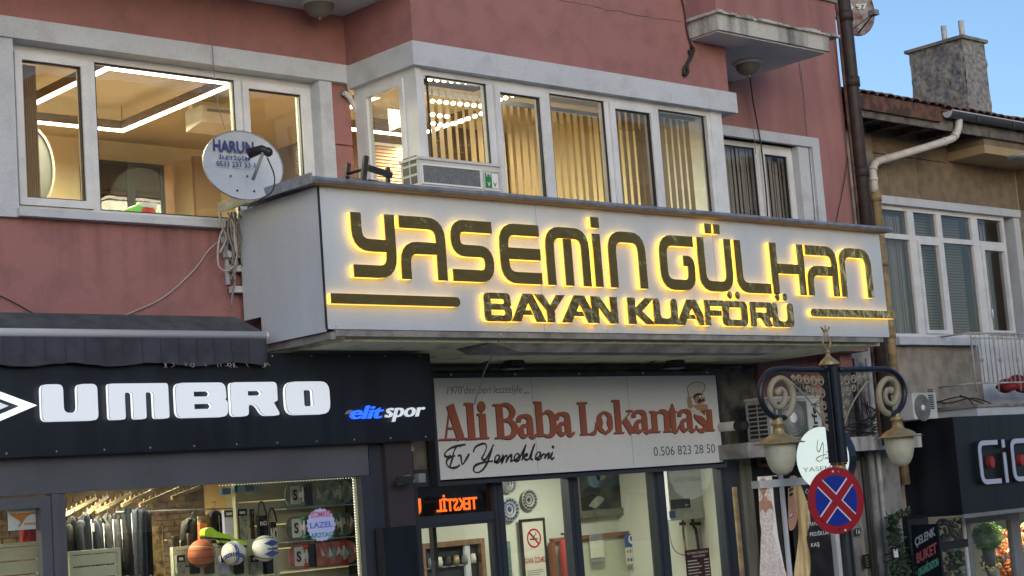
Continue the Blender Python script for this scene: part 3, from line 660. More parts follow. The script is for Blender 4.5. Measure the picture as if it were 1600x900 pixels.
B().tube(smooth([h+Vector((.03, 0, -.05)), h+Vector((.09, 0, -.2)), h+Vector((.06, 0, -.33)), h+Vector((-.05, .02, -.40)), h+Vector((-.12, .1, -.46))]), .006, 6).build('coax_cable', 'cableb', t)
B().box(dc.x-.02, dc.x+.02, YD+.06, YD+.10, 5.335, dcz).box(dc.x-.15, dc.x+.15, YD+.05, YD+.12, 5.335, 5.355).build('mast', 'black', t)
# air conditioner on the capping
def outdoor_unit(name, label, x0, x1, y0, y1, z0, z1, m='ac'):
    t = thing(name, label, 'air conditioner', ((x0+x1)/2, (y0+y1)/2, z0)); return t
ax0, ax1 = W(657, 300, 11.02).x, W(785, 300, 11.02).x; az1 = W(655, 246, 11.02).z; ay0, ay1 = 11.02, 11.27
az0 = 5.33
t = outdoor_unit('outdoor_air_conditioner', 'white air conditioner with green energy sticker on the signboard capping', ax0, ax1, ay0, ay1, az0, az1)
gx1 = ax1-.24
b = B().box(ax0, ax1, ay0+.012, ay1-.0, az0, az1-.012); b.build('casing', 'ac', t)
bx('lid', 'ac', t, ax0-.008, ax1+.008, ay0-.005, ay1+.01, az1-.0115, az1+.012)
frame(B(), ax0+.03, gx1, az0+.03, az1-.05, ay0-.004, ay0+.0115, .014).build('grille_frame', 'white', t)
bx('coil_mesh', 'mesh', t, ax0+.045, gx1-.015, ay0+.003, ay0+.0117, az0+.045, az1-.065)
frame(B(), gx1+.03, ax1-.015, az0+.02, az1-.055, ay0-.002, ay0+.0115, .01).build('service_cover', 'ac', t)
bx('sticker', 'green', t, gx1+.05, gx1+.125, ay0+.004, ay0+.0118, az0+.05, az1-.08); bx('sticker', 'white', t, gx1+.127, gx1+.20, ay0+.004, ay0+.0118, az0+.05, az1-.08)
write('M', gx1+.06, gx1+.11, az0+.15, az0+.20, ay0+.003, 'white', t, bold=.03); write('V', gx1+.14, gx1+.18, az0+.06, az0+.10, ay0+.003, 'green', t, bold=.02); write('V', gx1+.07, gx1+.105, az0+.06, az0+.10, ay0+.003, 'white', t, bold=.02)
for i in range(3):
    for k in range(2):
        y = ay0+.03+k*.105; z = az0+.04+i*.088; bx('side_slot', 'black', t, ax0-.002, ax0+.01, y, y+.085, z, z+.068)
# black metal frame lying on the capping
def bar(b, p, q, w=.03, d=.012):
    p, q = Vector(p), Vector(q); a = (q-p).normalized(); s = a.cross(Vector((0, 1, 0))).normalized()*w/2; e = Vector((0, d/2, 0)); b.hexa([p-s-e, p+s-e, p+s+e, p-s+e], [q-s-e, q+s-e, q+s+e, q-s+e])
t = thing('metal_stand', 'black steel bracket frame standing on the capping beside the air conditioner', 'bracket', (W(590, 290, 11.1).x, 11.1, 5.33))
for nm, p, q, wd in (('upright', (572, 244, 11.05), (567, 286, 11.05), .045), ('upright', (544, 255, 11.35), (541, 282, 11.35), .04), ('cross_bar', (574, 262, 11.06), (612, 274, 11.06), .05), ('cross_bar', (574, 284, 11.06), (612, 290, 11.06), .04), ('cross_bar', (543, 272, 11.34), (571, 264, 11.08), .03), ('cross_bar', (543, 274, 11.33), (571, 283, 11.08), .03), ('upright', (606, 262, 11.07), (606, 290, 11.07), .03)):
    b = B(); bar(b, W(*p), W(*q), wd, .03); b.build(nm, 'iron' if nm == 'upright' else 'black', t)
# hose from the wall hole beside the bay
P = [W(*p, 12.22) for p in ((537, 145), (546, 152), (556, 172), (564, 198), (568, 225), (569, 262), (568, 285))]
B().tube(smooth(P), .026, 10).build('drain_hose', 'pvc', label='off-white insulated hose hanging from the wall beside the bay window', cat='hose')
B().lathe([(.03, 0), (.042, 0), (.042, .02), (.03, .02)], W(536, 146, 12.28), 12, (0, -1, 0)).build('wall_hole', 'soot', pb)
# ------------------------------------------------------------------ lamps under the balconies
for (px, py, zz, lab) in ((1168, 97, 7.235, 'round grey dome lamp under the upper right balcony'), (498, 2, 7.23, 'dome lamp at top edge under the balcony above the left window')):
    c = on(px, py, 2, zz); t = thing('balcony_lamp', lab, 'ceiling lamp', (c.x, c.y, zz))
    B().lathe([(.001, 0), (.17, 0), (.175, -.02), (.15, -.035), (.001, -.035)], c, 24).build('lamp_base', 'stone', t)
    B().lathe([(.14, -.036), (.13, -.08), (.10, -.12), (.05, -.145), (.001, -.15)], c, 24).build('lamp_glass', pm('dustyglass', (.16, .155, .15), .5), t)
    B().sphere(c-Vector((0, 0, .16)), .018).build('finial', 'brass', t)
# cables on the facade
def cable(pts, r, m, label, n=6):
    return B().tube(smooth([W(*p) for p in pts], 5), r, n).build('cable', m, label=label, cat='cable')
YC = YB-.02
t = thing('hanging_cable', 'black knotted cable bundle hanging from the balcony corner', 'cable', W(1075, 115, YC-.02))
B().tube(smooth([W(1064, -10, YC), W(1070, 20, YC), W(1073, 45, YC), W(1077, 62, YC), W(1082, 75, YC)], 5), .008, 6).build('wire', 'cableb', t)
B().tube(smooth([W(*p, YC-.01) for p in ((1080, 72), (1084, 78), (1079, 90), (1075, 98), (1069, 108), (1070, 117), (1075, 112), (1074, 100), (1080, 88), (1077, 78))], 5), .018, 7).build('knot', 'cableb', t)
cable([(1172, 122, 12.2), (1177, 160, 12.2), (1188, 220, 12.2), (1196, 290, 12.2), (1200, 345, 12.2)], .010, 'cableb', 'black cable hanging across the right window of the pink building')
cable([(1167, 122, 12.22), (1176, 190, 12.22), (1181, 240, 12.22)], .004, 'cable', 'thin grey wire beside the black cable at the right window')
cable([(1250, 98, 12.27), (1256, 140, 12.27), (1261, 200, 12.27), (1270, 300, 12.27), (1274, 348, 12.27)], .006, 'cable', 'thin wire running down the pink wall right of the small window')
cable([(1325, 245, 12.27), (1318, 290, 12.27), (1306, 350, 12.27)], .005, 'cableb', 'dark wire slanting down the pink wall near the brown pipe')
cable([(180, 498, 12.27), (250, 468, 12.27), (300, 425, 12.27), (325, 392, 12.27), (340, 378, 12.27)], .006, 'cablew', 'pale cable curving up the pink wall above the awning')
cable([(-5, 460, 12.27), (20, 472, 12.27), (65, 497, 12.27)], .005, 'cableb', 'short dark wire at far left above the awning')
cable([(328, -5, 12.2), (331, 60, 12.2), (336, 130, 12.2), (342, 170, 12.2), (352, 203, 12.2)], .004, 'cable', 'thin wire dropping in front of the left window to the dish')
cable([(783, 522, 11.0), (775, 545, 11.3), (757, 580, 12.4), (748, 610, 12.7), (741, 632, 12.72)], .007, 'cablew', 'grey cable hanging from the soffit across the restaurant sign')
# cable ladder and bundle at the left end of the signboard
t = thing('cable_ladder', 'small white rack with tangled grey cables left of the signboard', 'cable rack', W(360, 500, 12.25))
for px, py, w_ in ((349, 352, 30), (347, 375, 30), (350, 398, 28), (356, 420, 26), (360, 453, 22)):
    a = W(px, py, 12.24); bx('rung', 'stone', t, a.x, a.x+w_*.0055, 12.20, 12.26, a.z-.025, a.z+.03)
a = W(352, 345, 12.24); bx('rail', 'stone', t, a.x, a.x+.03, 12.262, 12.29, 4.62, a.z)
a = W(362, 350, 12.27); bx('back_board', 'soot', t, a.x-.02, 8.25, 12.262, 12.29, 4.75, 5.1)
for i in range(11):
    x = 352+random.uniform(-4, 22); P = [W(x+random.uniform(-7, 7)-(y-340)*.0, y, 12.17+random.uniform(-.04, .02)) for y in (332, 352, 372, 395, 415, 438, 460, 480)][:random.choice([4, 5, 6, 8])]
    B().tube(smooth(P, 4), random.choice([.006, .008, .011]), 5).build('cable', random.choice(['cable', 'cablew', 'cable']), t)
B().tube(smooth([W(*p, 12.15) for p in ((352, 350), (343, 372), (340, 400), (343, 418), (355, 423), (366, 415))], 5), .009, 6).build('cable', 'cablew', t)
# ================================================================== sports shop, left
YU = 11.75
sf = thing('shop_fascia', 'black sports shop fascia with glowing white block letters', 'sign', (6, YU, 3.18))
bx('fascia_panel', 'navy', sf, 2, 9.712, YU, YU+.06, 3.18, 3.965)
bx('fascia_return', 'navy', sf, 9.653, 9.712, YU+.062, 12.8, 3.18, 3.965)
bx('fascia_soffit', 'navy', sf, 2, 9.65, YU+.062, YU+.12, 3.182, 3.22)
for x in (6.35, 7.6, 8.85): bx('panel_joint', 'black', sf, x, x+.004, YU-.0012, YU-.0003, 3.182, 3.963)
for k in range(12):
    for z in (3.21, 3.94): B().lathe([(.001, .004), (.008, .003), (.009, 0)], (5.2+k*.4, YU-.0005, z), 8, (0, -1, 0)).build('screw', 'grey', sf)
YL = YU-.062
def uletter(ch, a, c, top=(600, 592), bot=(662, 654)):
    xa, xb = W(a, 630, YL).x, W(c, 630, YL).x; z0, z1 = 3.435, 3.715; w = xb-xa; h = z1-z0
    f = lambda P: [(xa+p[0]*w, z0+p[1]*h) for p in P]; R = lambda P, r: [(p.x, p.y) for p in fillet(f(P), r, 4, True)]
    D = {'U': [R([(0, 1), (0, 0), (1, 0), (1, 1), (.64, 1), (.64, .22), (.38, .22), (.38, 1)], .045)],
         'M': [R([(0, 0), (0, 1), (1, 1), (1, 0), (.75, 0), (.75, .76), (.61, .76), (.61, 0), (.40, 0), (.40, .76), (.26, .76), (.26, 0)], .025)],
         'B': [R([(0, 0), (0, 1), (.97, 1), (.98, .55), (.95, .5), (1, .45), (1, 0)], .06), f([(.34, .60), (.34, .76), (.64, .76), (.68, .68), (.64, .60)]), f([(.34, .24), (.34, .40), (.66, .40), (.70, .32), (.66, .24)])],
         'R': [R([(0, 0), (0, 1), (.95, 1), (.95, .42), (.86, .40), (1, 0), (.64, 0), (.5, .34), (.34, .36), (.34, 0)], .04), f([(.34, .60), (.34, .75), (.6, .75), (.64, .67), (.6, .60)])],
         'O': [R([(0, 0), (0, 1), (1, 1), (1, 0)], .09), R([(.40, .25), (.40, .75), (.62, .75), (.62, .25)], .02)]}[ch]
    V, F = fill(D); o = B().tris(V, F, YL, YL+.004).build('letter', 'white_led', sf)
    B().tris(V, F, YL+.005, YL+.016, caps=(0, 0)).build('seam', 'grey', o)
    B().tris(V, F, YL+.017, YU-.015, caps=(0, 1)).build('letter_side', 'white_side', o)
for ch, a, c in (('U', 66, 153), ('M', 171, 264), ('B', 276, 356), ('R', 362, 438), ('O', 448, 516)): uletter(ch, a, c)
# double-diamond emblem at the left edge
b = B(); zc = W(20, 634, YL).z; xr = W(58, 634, YL).x
for (s, wd) in ((1, .05), (.42, .03)):
    P = [(xr-.50, zc), (xr-.25+.0, zc+.19*s+0), (xr, zc)] if 0 else None
lp = lambda s, cx: [(cx-.50*s, zc), (cx, zc+.185*s), (cx+.50*s, zc), (cx, zc-.185*s)]
cx = xr-.50
V, F = fill([lp(1, cx), lp(.76, cx)]); B().tris(V, F, YL, YU-.015).build('emblem', 'white_side', sf)
V, F = fill([lp(.55, cx), lp(.30, cx)]); B().tris(V, F, YL, YU-.015).build('emblem', 'white_led', sf)
xa, xm, xb = W(552, 655, YL).x, W(603, 650, YL).x, W(668, 645, YL).x
M['bluelet'] = emit('blue_lit_letters', (.02, .12, 1), 1.1, (.02, .1, .6))
letters('elit', xa, xm+.0, 3.385, 3.50, YU-.04, YU-.012, 'bluelet', sf, .012, .3)
letters('spor', xm+.02, xb, 3.352, 3.475, YU-.04, YU-.012, 'white_led', sf, .0, .3)
V, F = fit(text2d('e', .09, .35), xa-.05, xa+.05, 3.382, 3.47); B().tris(V, F, YU-.011, YU-.003).build('letter_shadow', 'grey', sf)
# awning
t = thing('awning', 'folded dark navy awning with pale front bar above the shop fascia', 'awning', (6, 11.7, 3.85))
AX1 = 7.9
B().hexa([(2, 11.71, 4.135), (AX1-.02, 11.71, 4.135), (AX1-.09, 11.98, 4.285), (2, 11.98, 4.285)], [(2, 11.72, 4.15), (AX1-.02, 11.72, 4.15), (AX1-.09, 11.99, 4.30), (2, 11.99, 4.30)]).build('canopy', 'awntop', t)
B().tube([(2, 11.69, 4.105), (AX1, 11.69, 4.105)], .034, 12).build('front_bar', 'alu', t)
B().sphere((AX1+.01, 11.69, 4.105), .036, 10, 6, (.6, 1, 1)).tube([(AX1-.03, 11.72, 4.11), (AX1-.03, 12.25, 4.2)], .02, 6).build('end_cap', 'alu', t)
b = B(); n = 230; vs = []; zt = 4.075
for i in range(n+1):
    x = 2+(AX1-2)*i/n; dy = .012*math.sin(x*9)+.006*math.sin(x*23)
    zb = 3.862+.014*math.sin(x*8.5)+.004*math.sin(x*31)
    for k in range(5): vs.append((x, 11.675+dy*k/4, zt+(zb-zt)*k/4))
fs = [(i*5+k, (i+1)*5+k, (i+1)*5+k+1, i*5+k+1) for i in range(n) for k in range(4)]
b.add(vs, fs, True); N = len(vs); b.add([(v[0], v[1]+.003, v[2]) for v in vs], [f[::-1] for f in fs], True)
b.build('valance', 'awn', t)
b = B(); x = 2.1
while x < AX1:
    b.box(x, x+.005, 11.655, 11.661, 3.88, 4.07); x += .165
b.build('stitching', 'awnstripe', t, kind='stuff')
b = B()
for i in range(26):
    x = random.uniform(6.9, AX1) if i < 34 else random.uniform(5.4, 6.9); z = 3.862; b.tube(smooth([(x, 11.67, z+.01), (x+random.uniform(-.02, .02), 11.665, z-.01), (x+random.uniform(-.03, .03), 11.66, z-random.uniform(.012, .03))], 3), .0018, 4)
b.build('frayed_thread', 'cablew', t, kind='stuff')
P = [(2+(AX1-2)*i/120) for i in range(121)]
B().tube([(x, 11.672, 3.866+.014*math.sin(x*8.5)) for x in P], .004, 5).build('hem_piping', 'awnstripe', t)
# shop front
YFc = 11.87
sh = thing('sports_shop', 'anthracite sports shop front with glass door and display window', 'shop', (7.5, YFc, 0))
bx('header_panel', 'anthr', sh, 2, 9.03, YFc, YFc+.12, 2.90, 3.25)
XD0, XD1 = W(83, 830, YFc).x, W(106, 830, YFc).x; XWR = 8.94
b = B().box(XD0, XD0+.06, YFc, YFc+.12, 0, 2.898).box(XD0+.064, XD1, YFc+.02, YFc+.12, 0, 2.898); b.build('post', 'anthr', sh)
dx1 = XD0-.004; dr = frame(B(), dx1-1.0, dx1, .02, 2.885, YFc+.012, YFc+.10, .085).build('door', 'anthr', sh); pane(dr, dx1-.915, dx1-.085, .105, 2.80, YFc+.05)
bx('pane', 'glass', sh, XD1, XWR-.02, YFc+.06, YFc+.066, .3, 2.898)
bx('plinth', 'anthr', sh, XD1, XWR, YFc+.02, YFc+.12, 0, .298)
bx('post', 'anthr2', sh, XWR, XWR+.12, YFc, YFc+.13, 0, 2.898)
b = B()
for i in range(60): b.sphere((XWR-.028, YFc+.09, 2.87-i*.024), .0042, 5, 4)
for i in range(46): b.sphere((XWR-.04-i*.030, YFc+.09, 2.887), .0030, 4, 3)
b.build('led_dots', 'coolled', sh, kind='stuff')
bx('trim', 'slat', sh, XWR-.019, XWR-.002, YFc+.075, YFc+.11, .3, 2.895)
# dark pier between the shops
b = B(); px0, px1 = XWR+.122, 9.50
pr_ = thing('shop_pier', 'dark painted pier between sports shop and restaurant', 'pillar', (9.3, 12, 0))
bx('pier_face', pm('pierred', (.05, .035, .04), .5, var=.2, scale=3), pr_, 9.20, 9.50, 11.84, 12.15, 0, 3.179)
bx('pier_face', 'anthr2', pr_, px0, 9.197, 11.90, 12.14, 0, 3.179)
bx('electric_box', 'navy', pr_, W(600, 850, 11.72).x, W(652, 850, 11.72).x, 11.72, 11.838, 1.4, W(620, 823, 11.72).z)
bx('stone_band', 'alu', pr_, px0, 9.197, 11.885, 11.899, W(575, 851, 11.885).z-.03, W(575, 851, 11.885).z)
bx('dark_side', 'navy', pr_, 9.502, 10.2, YG-.05, YG, 0, 3.7)
# security camera
c = W(638, 748, 11.8); t = thing('security_camera', 'grey bullet security camera on the pier under the fascia corner', 'camera', c)
B().lathe([(.0, 0), (.034, 0), (.036, .01), (.036, .15), (.028, .16), (.0, .16)], W(634, 752, 11.78)+Vector((-.09, -.02, 0)), 16, (1, .25, .18)).build('housing', 'grey', t)
B().box(c.x-.22, c.x-.06, 11.66, 11.70, c.z-.045, c.z+.02).build('sunshade', 'black', t)
B().tube([c+Vector((.02, 0, -.01)), c+Vector((.08, .03, -.03)), c+Vector((.14, .05, -.0))], .014, 6).box(c.x+.12, c.x+.2, 11.8, 11.87, c.z-.04, c.z+.04).build('bracket', 'grey', t)
# shop interior ---------------------------------------------------------
YI = 15.4
b = B().box(3, 9.73, YI, YI+.1, 0, 3.1).box(9.66, 9.73, 12.16, YI, 0, 3.1).box(2.9, 3, 12, YI, 0, 3.1)
b.build('shop_wall', pm('shopwall', (.50, .46, .30), .8, var=.08, scale=2), sh)
bx('pier_return', 'navy', sh, 9.502, 9.74, 12.13, 12.158, 0, 3.179)
bx('shop_ceiling', pm('shopceil', (.55, .52, .36), .8), sh, 3, 9.655, 12.0, YI, 3.1, 3.17); bx('shop_floor', 'wood', sh, 3, 9.655, 12.0, YI, .0, .05)
for x, y in ((4.6, 12.9), (7.0, 12.9), (8.3, 14.3)):
    t = thing('ceiling_lamp', {4.6: 'square ceiling lamp inside the sports shop behind the door', 7.0: 'square ceiling lamp above the jackets in the sports shop', 8.3: 'square ceiling lamp deep inside the sports shop'}[x], 'ceiling lamp', (x, y, 3.08))
    bx('lamp_panel', 'white', t, x-.3, x+.3, y-.3, y+.3, 3.085, 3.099); area(t, (x, y, 3.07), (.55, .55), 48, (1, .90, .60))
# brick wall, brick by brick
bw = thing('brick_wall', 'brown brick back wall inside the sports shop', 'wall', (7.6, 15.3, 0))
bx('mortar', 'mortar', bw, 6.6, 9.5, 15.28, 15.39, 1.6, 3.08); proto = None
for r in range(15):
    for i in range(19):
        x = 6.6+i*.15+(r % 2)*.075; z = 2.05+r*.060
        if x+.14 > 9.5: continue
        if proto is None: proto = bx('brick', 'brick', bw, x, x+.14, 15.262, 15.279, z, z+.052); X0, Z0 = x, z
        else:
            c = proto.copy(); C.objects.link(c); c.location = proto.location+Vector((x-X0, random.uniform(-.003, .003), z-Z0))
# slatwall panels
def slatwall(x0, x1, z0, z1, y, label, n, name='slatwall_stand'):
    t = thing(name, label, 'display stand', ((x0+x1)/2, y, 0)); frame(B(), x0, x1, 0, z1, y, y+.05, .03).build('frame', 'slat', t)
    h = (z1-.03-z0)/n
    for i in range(n): bx('panel', 'slat', t, x0+.031, x1-.031, y+.015, y+.03, z0+i*h+.006, z0+(i+1)*h-.006)
    return t
q = rect(12.35, 108, 862, 190, 900); slatwall(q[0], q[1], q[3]-.9, q[3], 12.35, 'cream slatwall stand in front of the jackets', 9)
q = rect(12.3, 0, 850, 64, 900); slatwall(q[0]-.1, q[1]+.02, q[3]-.9, q[3], 12.3, 'cream slatwall stand behind the shop door', 8)
q = rect(12.75, 270, 855, 345, 900); slatwall(q[0], W(436, 880, 12.75).x, q[3]-.9, q[3], 12.75, 'low cream slatwall stand behind the balls', 6)
slatwall(8.35, 9.65, 1.2, 3.0, 12.98, 'cream slatwall panel carrying the skateboards', 8)
# skateboards
def skateboard(x, z, deck, wheel, label, disc=False):
    t = thing('skateboard', label, 'skateboard', (x, 12.85, z-.1), 'skateboards on the slatwall'); L = .76; H = .105
    V, F = fill([[(p.x, p.y) for p in fillet([(x-L/2, z-H), (x+L/2, z-H), (x+L/2, z+H), (x-L/2, z+H)], .10, 6, True)]])
    B().tris(V, F, 12.83, 12.842).build('deck', deck, t)
    plate('griptape_sticker', 'white', t, [rrect(x-L/2+.06, x-L/2+.17, z-H+.02, z+H-.02, .01)], 12.826, 12.829)
    write('S', x-L/2+.08, x-L/2+.13, z-.05, z+.05, 12.825, 'blackink', t, bold=.04)
    plate('nose_band', 'black', t, [rrect(x-L/2+.19, x-L/2+.30, z-H+.002, z+H-.002, .01)], 12.826, 12.829)
    for sx in (-.21, .21):
        k = B().tube([(x+sx, 12.79, z-.085), (x+sx, 12.79, z+.085)], .011, 8).box(x+sx-.02, x+sx+.02, 12.79, 12.829, z-.025, z+.025).build('truck', 'alu', t)
        for sz in (-.085, .085): B().lathe([(.001, -.018), (.028, -.018), (.031, 0), (.028, .018), (.001, .018)], (x+sx, 12.79, z+sz), 14).build('wheel', wheel, k)
    r = random.Random(z)
    for i in range(9):
        a = x-.03+i*.045; plate('print', deck+'2' if i % 2 else 'white', t, [[(a+r.uniform(-.02, .03), z+r.uniform(-.08, .0)), (a+.05, z+r.uniform(-.05, .05)), (a+r.uniform(0, .04), z+r.uniform(.02, .08))]], 12.8265-.0002*i, 12.829)
    bx('shelf_bracket', 'alu', t, x-L/2-.03, x+L/2+.02, 12.78, 12.97, z-H-.02, z-H-.012)
for k, c1, c2 in (('deckgreen', (.42, .52, .48), (.08, .26, .24)), ('deckdark', (.22, .24, .22), (.45, .45, .42)), ('deckpink', (.62, .22, .22), (.2, .5, .6))): pm(k, c1, .35, var=.4, scale=12); pm(k+'2', c2, .4)
pm('wgreen', (.03, .16, .04)); pm('wteal', (.04, .22, .16)); pm('wred', (.40, .03, .02))
c = W(499, 771, 12.83); skateboard(c.x, c.z, 'deckgreen', 'wgreen', 'grey-green skateboard with green wheels, topmost of the three')
c = W(501, 822, 12.83); skateboard(c.x, c.z, 'deckdark', 'wteal', 'dark skateboard behind the round lilac badge, middle of the three')
c = W(505, 866, 12.83); skateboard(c.x, c.z, 'deckpink', 'wred', 'pink skateboard with red wheels, below the other two')
t = thing('window_badge', 'round lilac scalloped opening-offer sticker on the shop window', 'sticker', W(502, 842, YFc+.05))
c = W(502, 820, YFc+.05); rr = (W(524, 820, YFc+.05).x-W(481, 820, YFc+.05).x)/2
plate('badge', pm('lilac', (.52, .55, .82), .4), t, [[(c.x+rr*(1+.045*math.cos(20*a))*math.cos(a), c.z+rr*.95*(1+.045*math.cos(20*a))*math.sin(a)) for a in [2*math.pi*i/100 for i in range(100)]]], YFc+.05, YFc+.056)
for s, z, wd, col in (('ZOMREE', .09, .11, 'pinkink'), ('U    ', .0, .0, ''), ('LAZEL', .0, .12, 'blueink'), ('AR2TAQ', -.09, .12, 'tealink')):
    if wd: write(s, c.x-wd, c.x+wd, c.z+z-.025, c.z+z+.025, YFc+.049, pm(col, {'pinkink': (.6, .15, .3), 'blueink': (.15, .2, .6), 'tealink': (.05, .3, .35)}[col], .5), t, bold=.03)
# balls
def ball(px, py, r, Y, label, base, stripes, kind):
    c = W(px, py, Y); t = thing('ball', label, 'ball', c-Vector((0, 0, r)), 'balls in the shop window'); B().sphere(c, r, 28, 18).build('skin', base, t)
    for (ax, off, m_, wd) in stripes:
        ax = Vector(ax).normalized(); u = ax.orthogonal().normalized(); v = ax.cross(u); rr = math.sqrt(max(0, 1-off*off))*r*1.006
        b = B(); n = 36; vs = []
        for k in range(n):
            a = 2*math.pi*k/n; d = (u*math.cos(a)+v*math.sin(a))
            for s in (-1, 1):
                p = (ax*off*r+d*rr)+ax*s*wd; p = p.normalized()*r*1.008; vs.append(c+p)
        b.add(vs, [(2*k, 2*((k+1) % n), 2*((k+1) % n)+1, 2*k+1) for k in range(n)], True).build('panel_band', m_, t)
    return t, c
pm('bball', (.40, .10, .035), .6, bump=.3, bscale=200); pm('bblack', (.03, .025, .02), .6)
ball(315, 865, .118, 12.5, 'orange and black basketball, leftmost of the three balls', 'bball', [((0, 0, 1), .0, 'bblack', .035), ((0, 0, 1), -.8, 'bblack', .03), ((1, .2, .3), .3, 'slat', .003), ((.2, .1, 1), .35, 'slat', .003), ((.2, .3, -1), .4, 'slat', .003)], 0)
pm('vyel', (.62, .50, .04), .5); pm('vblue', (.05, .08, .35), .5)
t, c = ball(365, 864, .105, 12.5, 'yellow, white and blue volleyball, middle of the three balls', 'white', [((1, .1, .1), -.75, 'vyel', .035), ((1, .15, .1), -.35, 'vblue', .016), ((1, .5, .6), .6, 'vyel', .03), ((.3, .5, 1), -.6, 'vblue', .02)], 0)
t, c = ball(414, 857, .112, 12.4, 'white football with black triangles, rightmost of the three balls', 'white', [((.1, .3, 1), .62, 'bblack', .006), ((.1, -.3, 1), -.62, 'bblack', .006)], 0)
for s in (1, -1):
    V, F = fill([[(c.x-.07, c.z+s*.045), (c.x, c.z+s*.015), (c.x+.07, c.z+s*.045), (c.x, c.z+s*.07)]]); B().tris(V, F, 12.4-.116, 12.4-.09).build('panel_mark', 'vblue', t)
write('molten', c.x-.05, c.x+.05, c.z-.012, c.z+.012, 12.4-.117, 'blackink', t, bold=.03)
# clothes rails: slanting arms with hooks
for i, (a, c) in enumerate((((98, 806), (150, 778)), ((125, 812), (168, 775)), ((150, 800), (205, 771)), ((190, 790), (240, 766)), ((218, 790), (280, 763)), ((268, 778), (312, 761)))):
    p, q = W(*a, 13.1), W(*c, 13.7); t = thing('hanging_rail', ['first', 'second', 'third', 'fourth', 'fifth', 'sixth'][i]+' slanting wooden clothes rail from the left inside the shop', 'clothes rail', p)
    bb = B(); bar(bb, p, q, .03, .03); bb.build('rail_bar', pm('railw', (.30, .22, .12), .6), t)
    bb = B()
    for k in range(7):
        u = p.lerp(q, (k+.5)/7); bb.tube([u, u+Vector((0, -.03, .045))], .0045, 4)
    bb.build('peg', 'railw', t)
def garment(px, top, wpx, bot, Y, col, label, hanger=True, tag_=False, trouser=False):
    a = W(px-wpx/2, top, Y); c = W(px+wpx/2, top, Y); z1 = a.z; z0 = W(px, bot, Y).z; xm = (a.x+c.x)/2; hw = (c.x-a.x)/2
    t = thing('jacket' if not trouser else 'trousers', label, 'clothing', (xm, Y, z0), 'clothes hanging in the sports shop')
    b = B(); n = 13; vs = []; rows = [(0, .35), (.04, .7), (.10, 1), (.35, 1.02), (.7, 1.0), (1, 1.05)]
    if trouser: rows = [(0, .9), (.05, 1), (.4, 1), (1, .9)]
    for (u, wd) in rows:
        z = z1-(z1-z0)*u
        for k in range(n*2):
            ang = 2*math.pi*k/(n*2); vs.append((xm+hw*wd*math.cos(ang), Y+(.05+.018*math.sin(ang*7+u*3))*math.sin(ang), z+.012*math.sin(ang*5)))
    m_ = n*2; b.add(vs, [(i*m_+k, i*m_+(k+1) % m_, (i+1)*m_+(k+1) % m_, (i+1)*m_+k) for i in range(len(rows)-1) for k in range(m_)]+[tuple(range(m_))], True); b.build('cloth', col, t)
    if not trouser and hanger:
        for s_ in (-1, 1):
            j = random.uniform(-.02, .02); B().tube(smooth([(xm+s_*hw*.75, Y-.02, z1-.05), (xm+s_*hw*1.02+j, Y-.05, z1-.14), (xm+s_*hw*.98+j, Y-.07, z1-.30), (xm+s_*hw*.80+j, Y-.06, z1-.48)], 3), [.030, .038, .036, .034, .036, .032, .034, .03, .03, .028], 8).build('sleeve', col, t)
        if not hanger is False and random.random() < .6: B().tube([(xm+.01, Y-.07, z1-.04), (xm+.012, Y-.075, z1-.4)], .004, 4).build('zip', 'alu', t)
    if hanger: B().tube(smooth([(xm-hw*.8, Y, z1-.045), (xm, Y, z1+.02), (xm+hw*.8, Y, z1-.045)], 3), .006, 5).tube(smooth([(xm, Y, z1+.02), (xm+.005, Y, z1+.05), (xm+.025, Y, z1+.065), (xm+.02, Y, z1+.09), (xm-.01, Y, z1+.085)], 3), .0035, 5).build('hanger', 'black', t)
    if tag_: bx('price_tag', 'white', t, xm+.01, xm+.035, Y-.075, Y-.072, z1-.14, z1-.07)
for k, c1 in (('clnavy', (.012, .018, .035)), ('clblack', (.008, .008, .009)), ('clgrey', (.03, .03, .034)), ('clbrown', (.07, .045, .03))): pm(k, c1, .9, var=.4, scale=20, bump=.4, bscale=25)
for i, g in enumerate(((113, 812, 22, 900, 13.0, 'clblack', 'black jacket at far left of the rail'), (134, 806, 24, 900, 12.9, 'clnavy', 'navy jacket with white price tag'), (153, 812, 24, 900, 12.95, 'clgrey', 'charcoal jacket right of the tagged one'), (168, 806, 20, 900, 13.1, 'clgrey', 'grey zipped jacket mid rail'), (181, 806, 20, 900, 13.2, 'clblack', 'slim black jacket mid rail'), (197, 796, 22, 900, 13.3, 'clnavy', 'dark navy top with a red detail'), (300, 812, 34, 885, 14.2, 'clblack', 'black sports top on the back wall'), (334, 800, 22, 862, 13.8, 'clblack', 'black packaged vest near the orange shoe'))):
    garment(*g[:6], g[6], tag_=(i == 1))
garment(217, 797, 20, 900, 12.9, 'clnavy', 'long navy trousers hanging beside the jackets', trouser=True)
garment(229, 800, 8, 900, 12.95, 'clblack', 'narrow black trousers beside the navy pair', trouser=True)
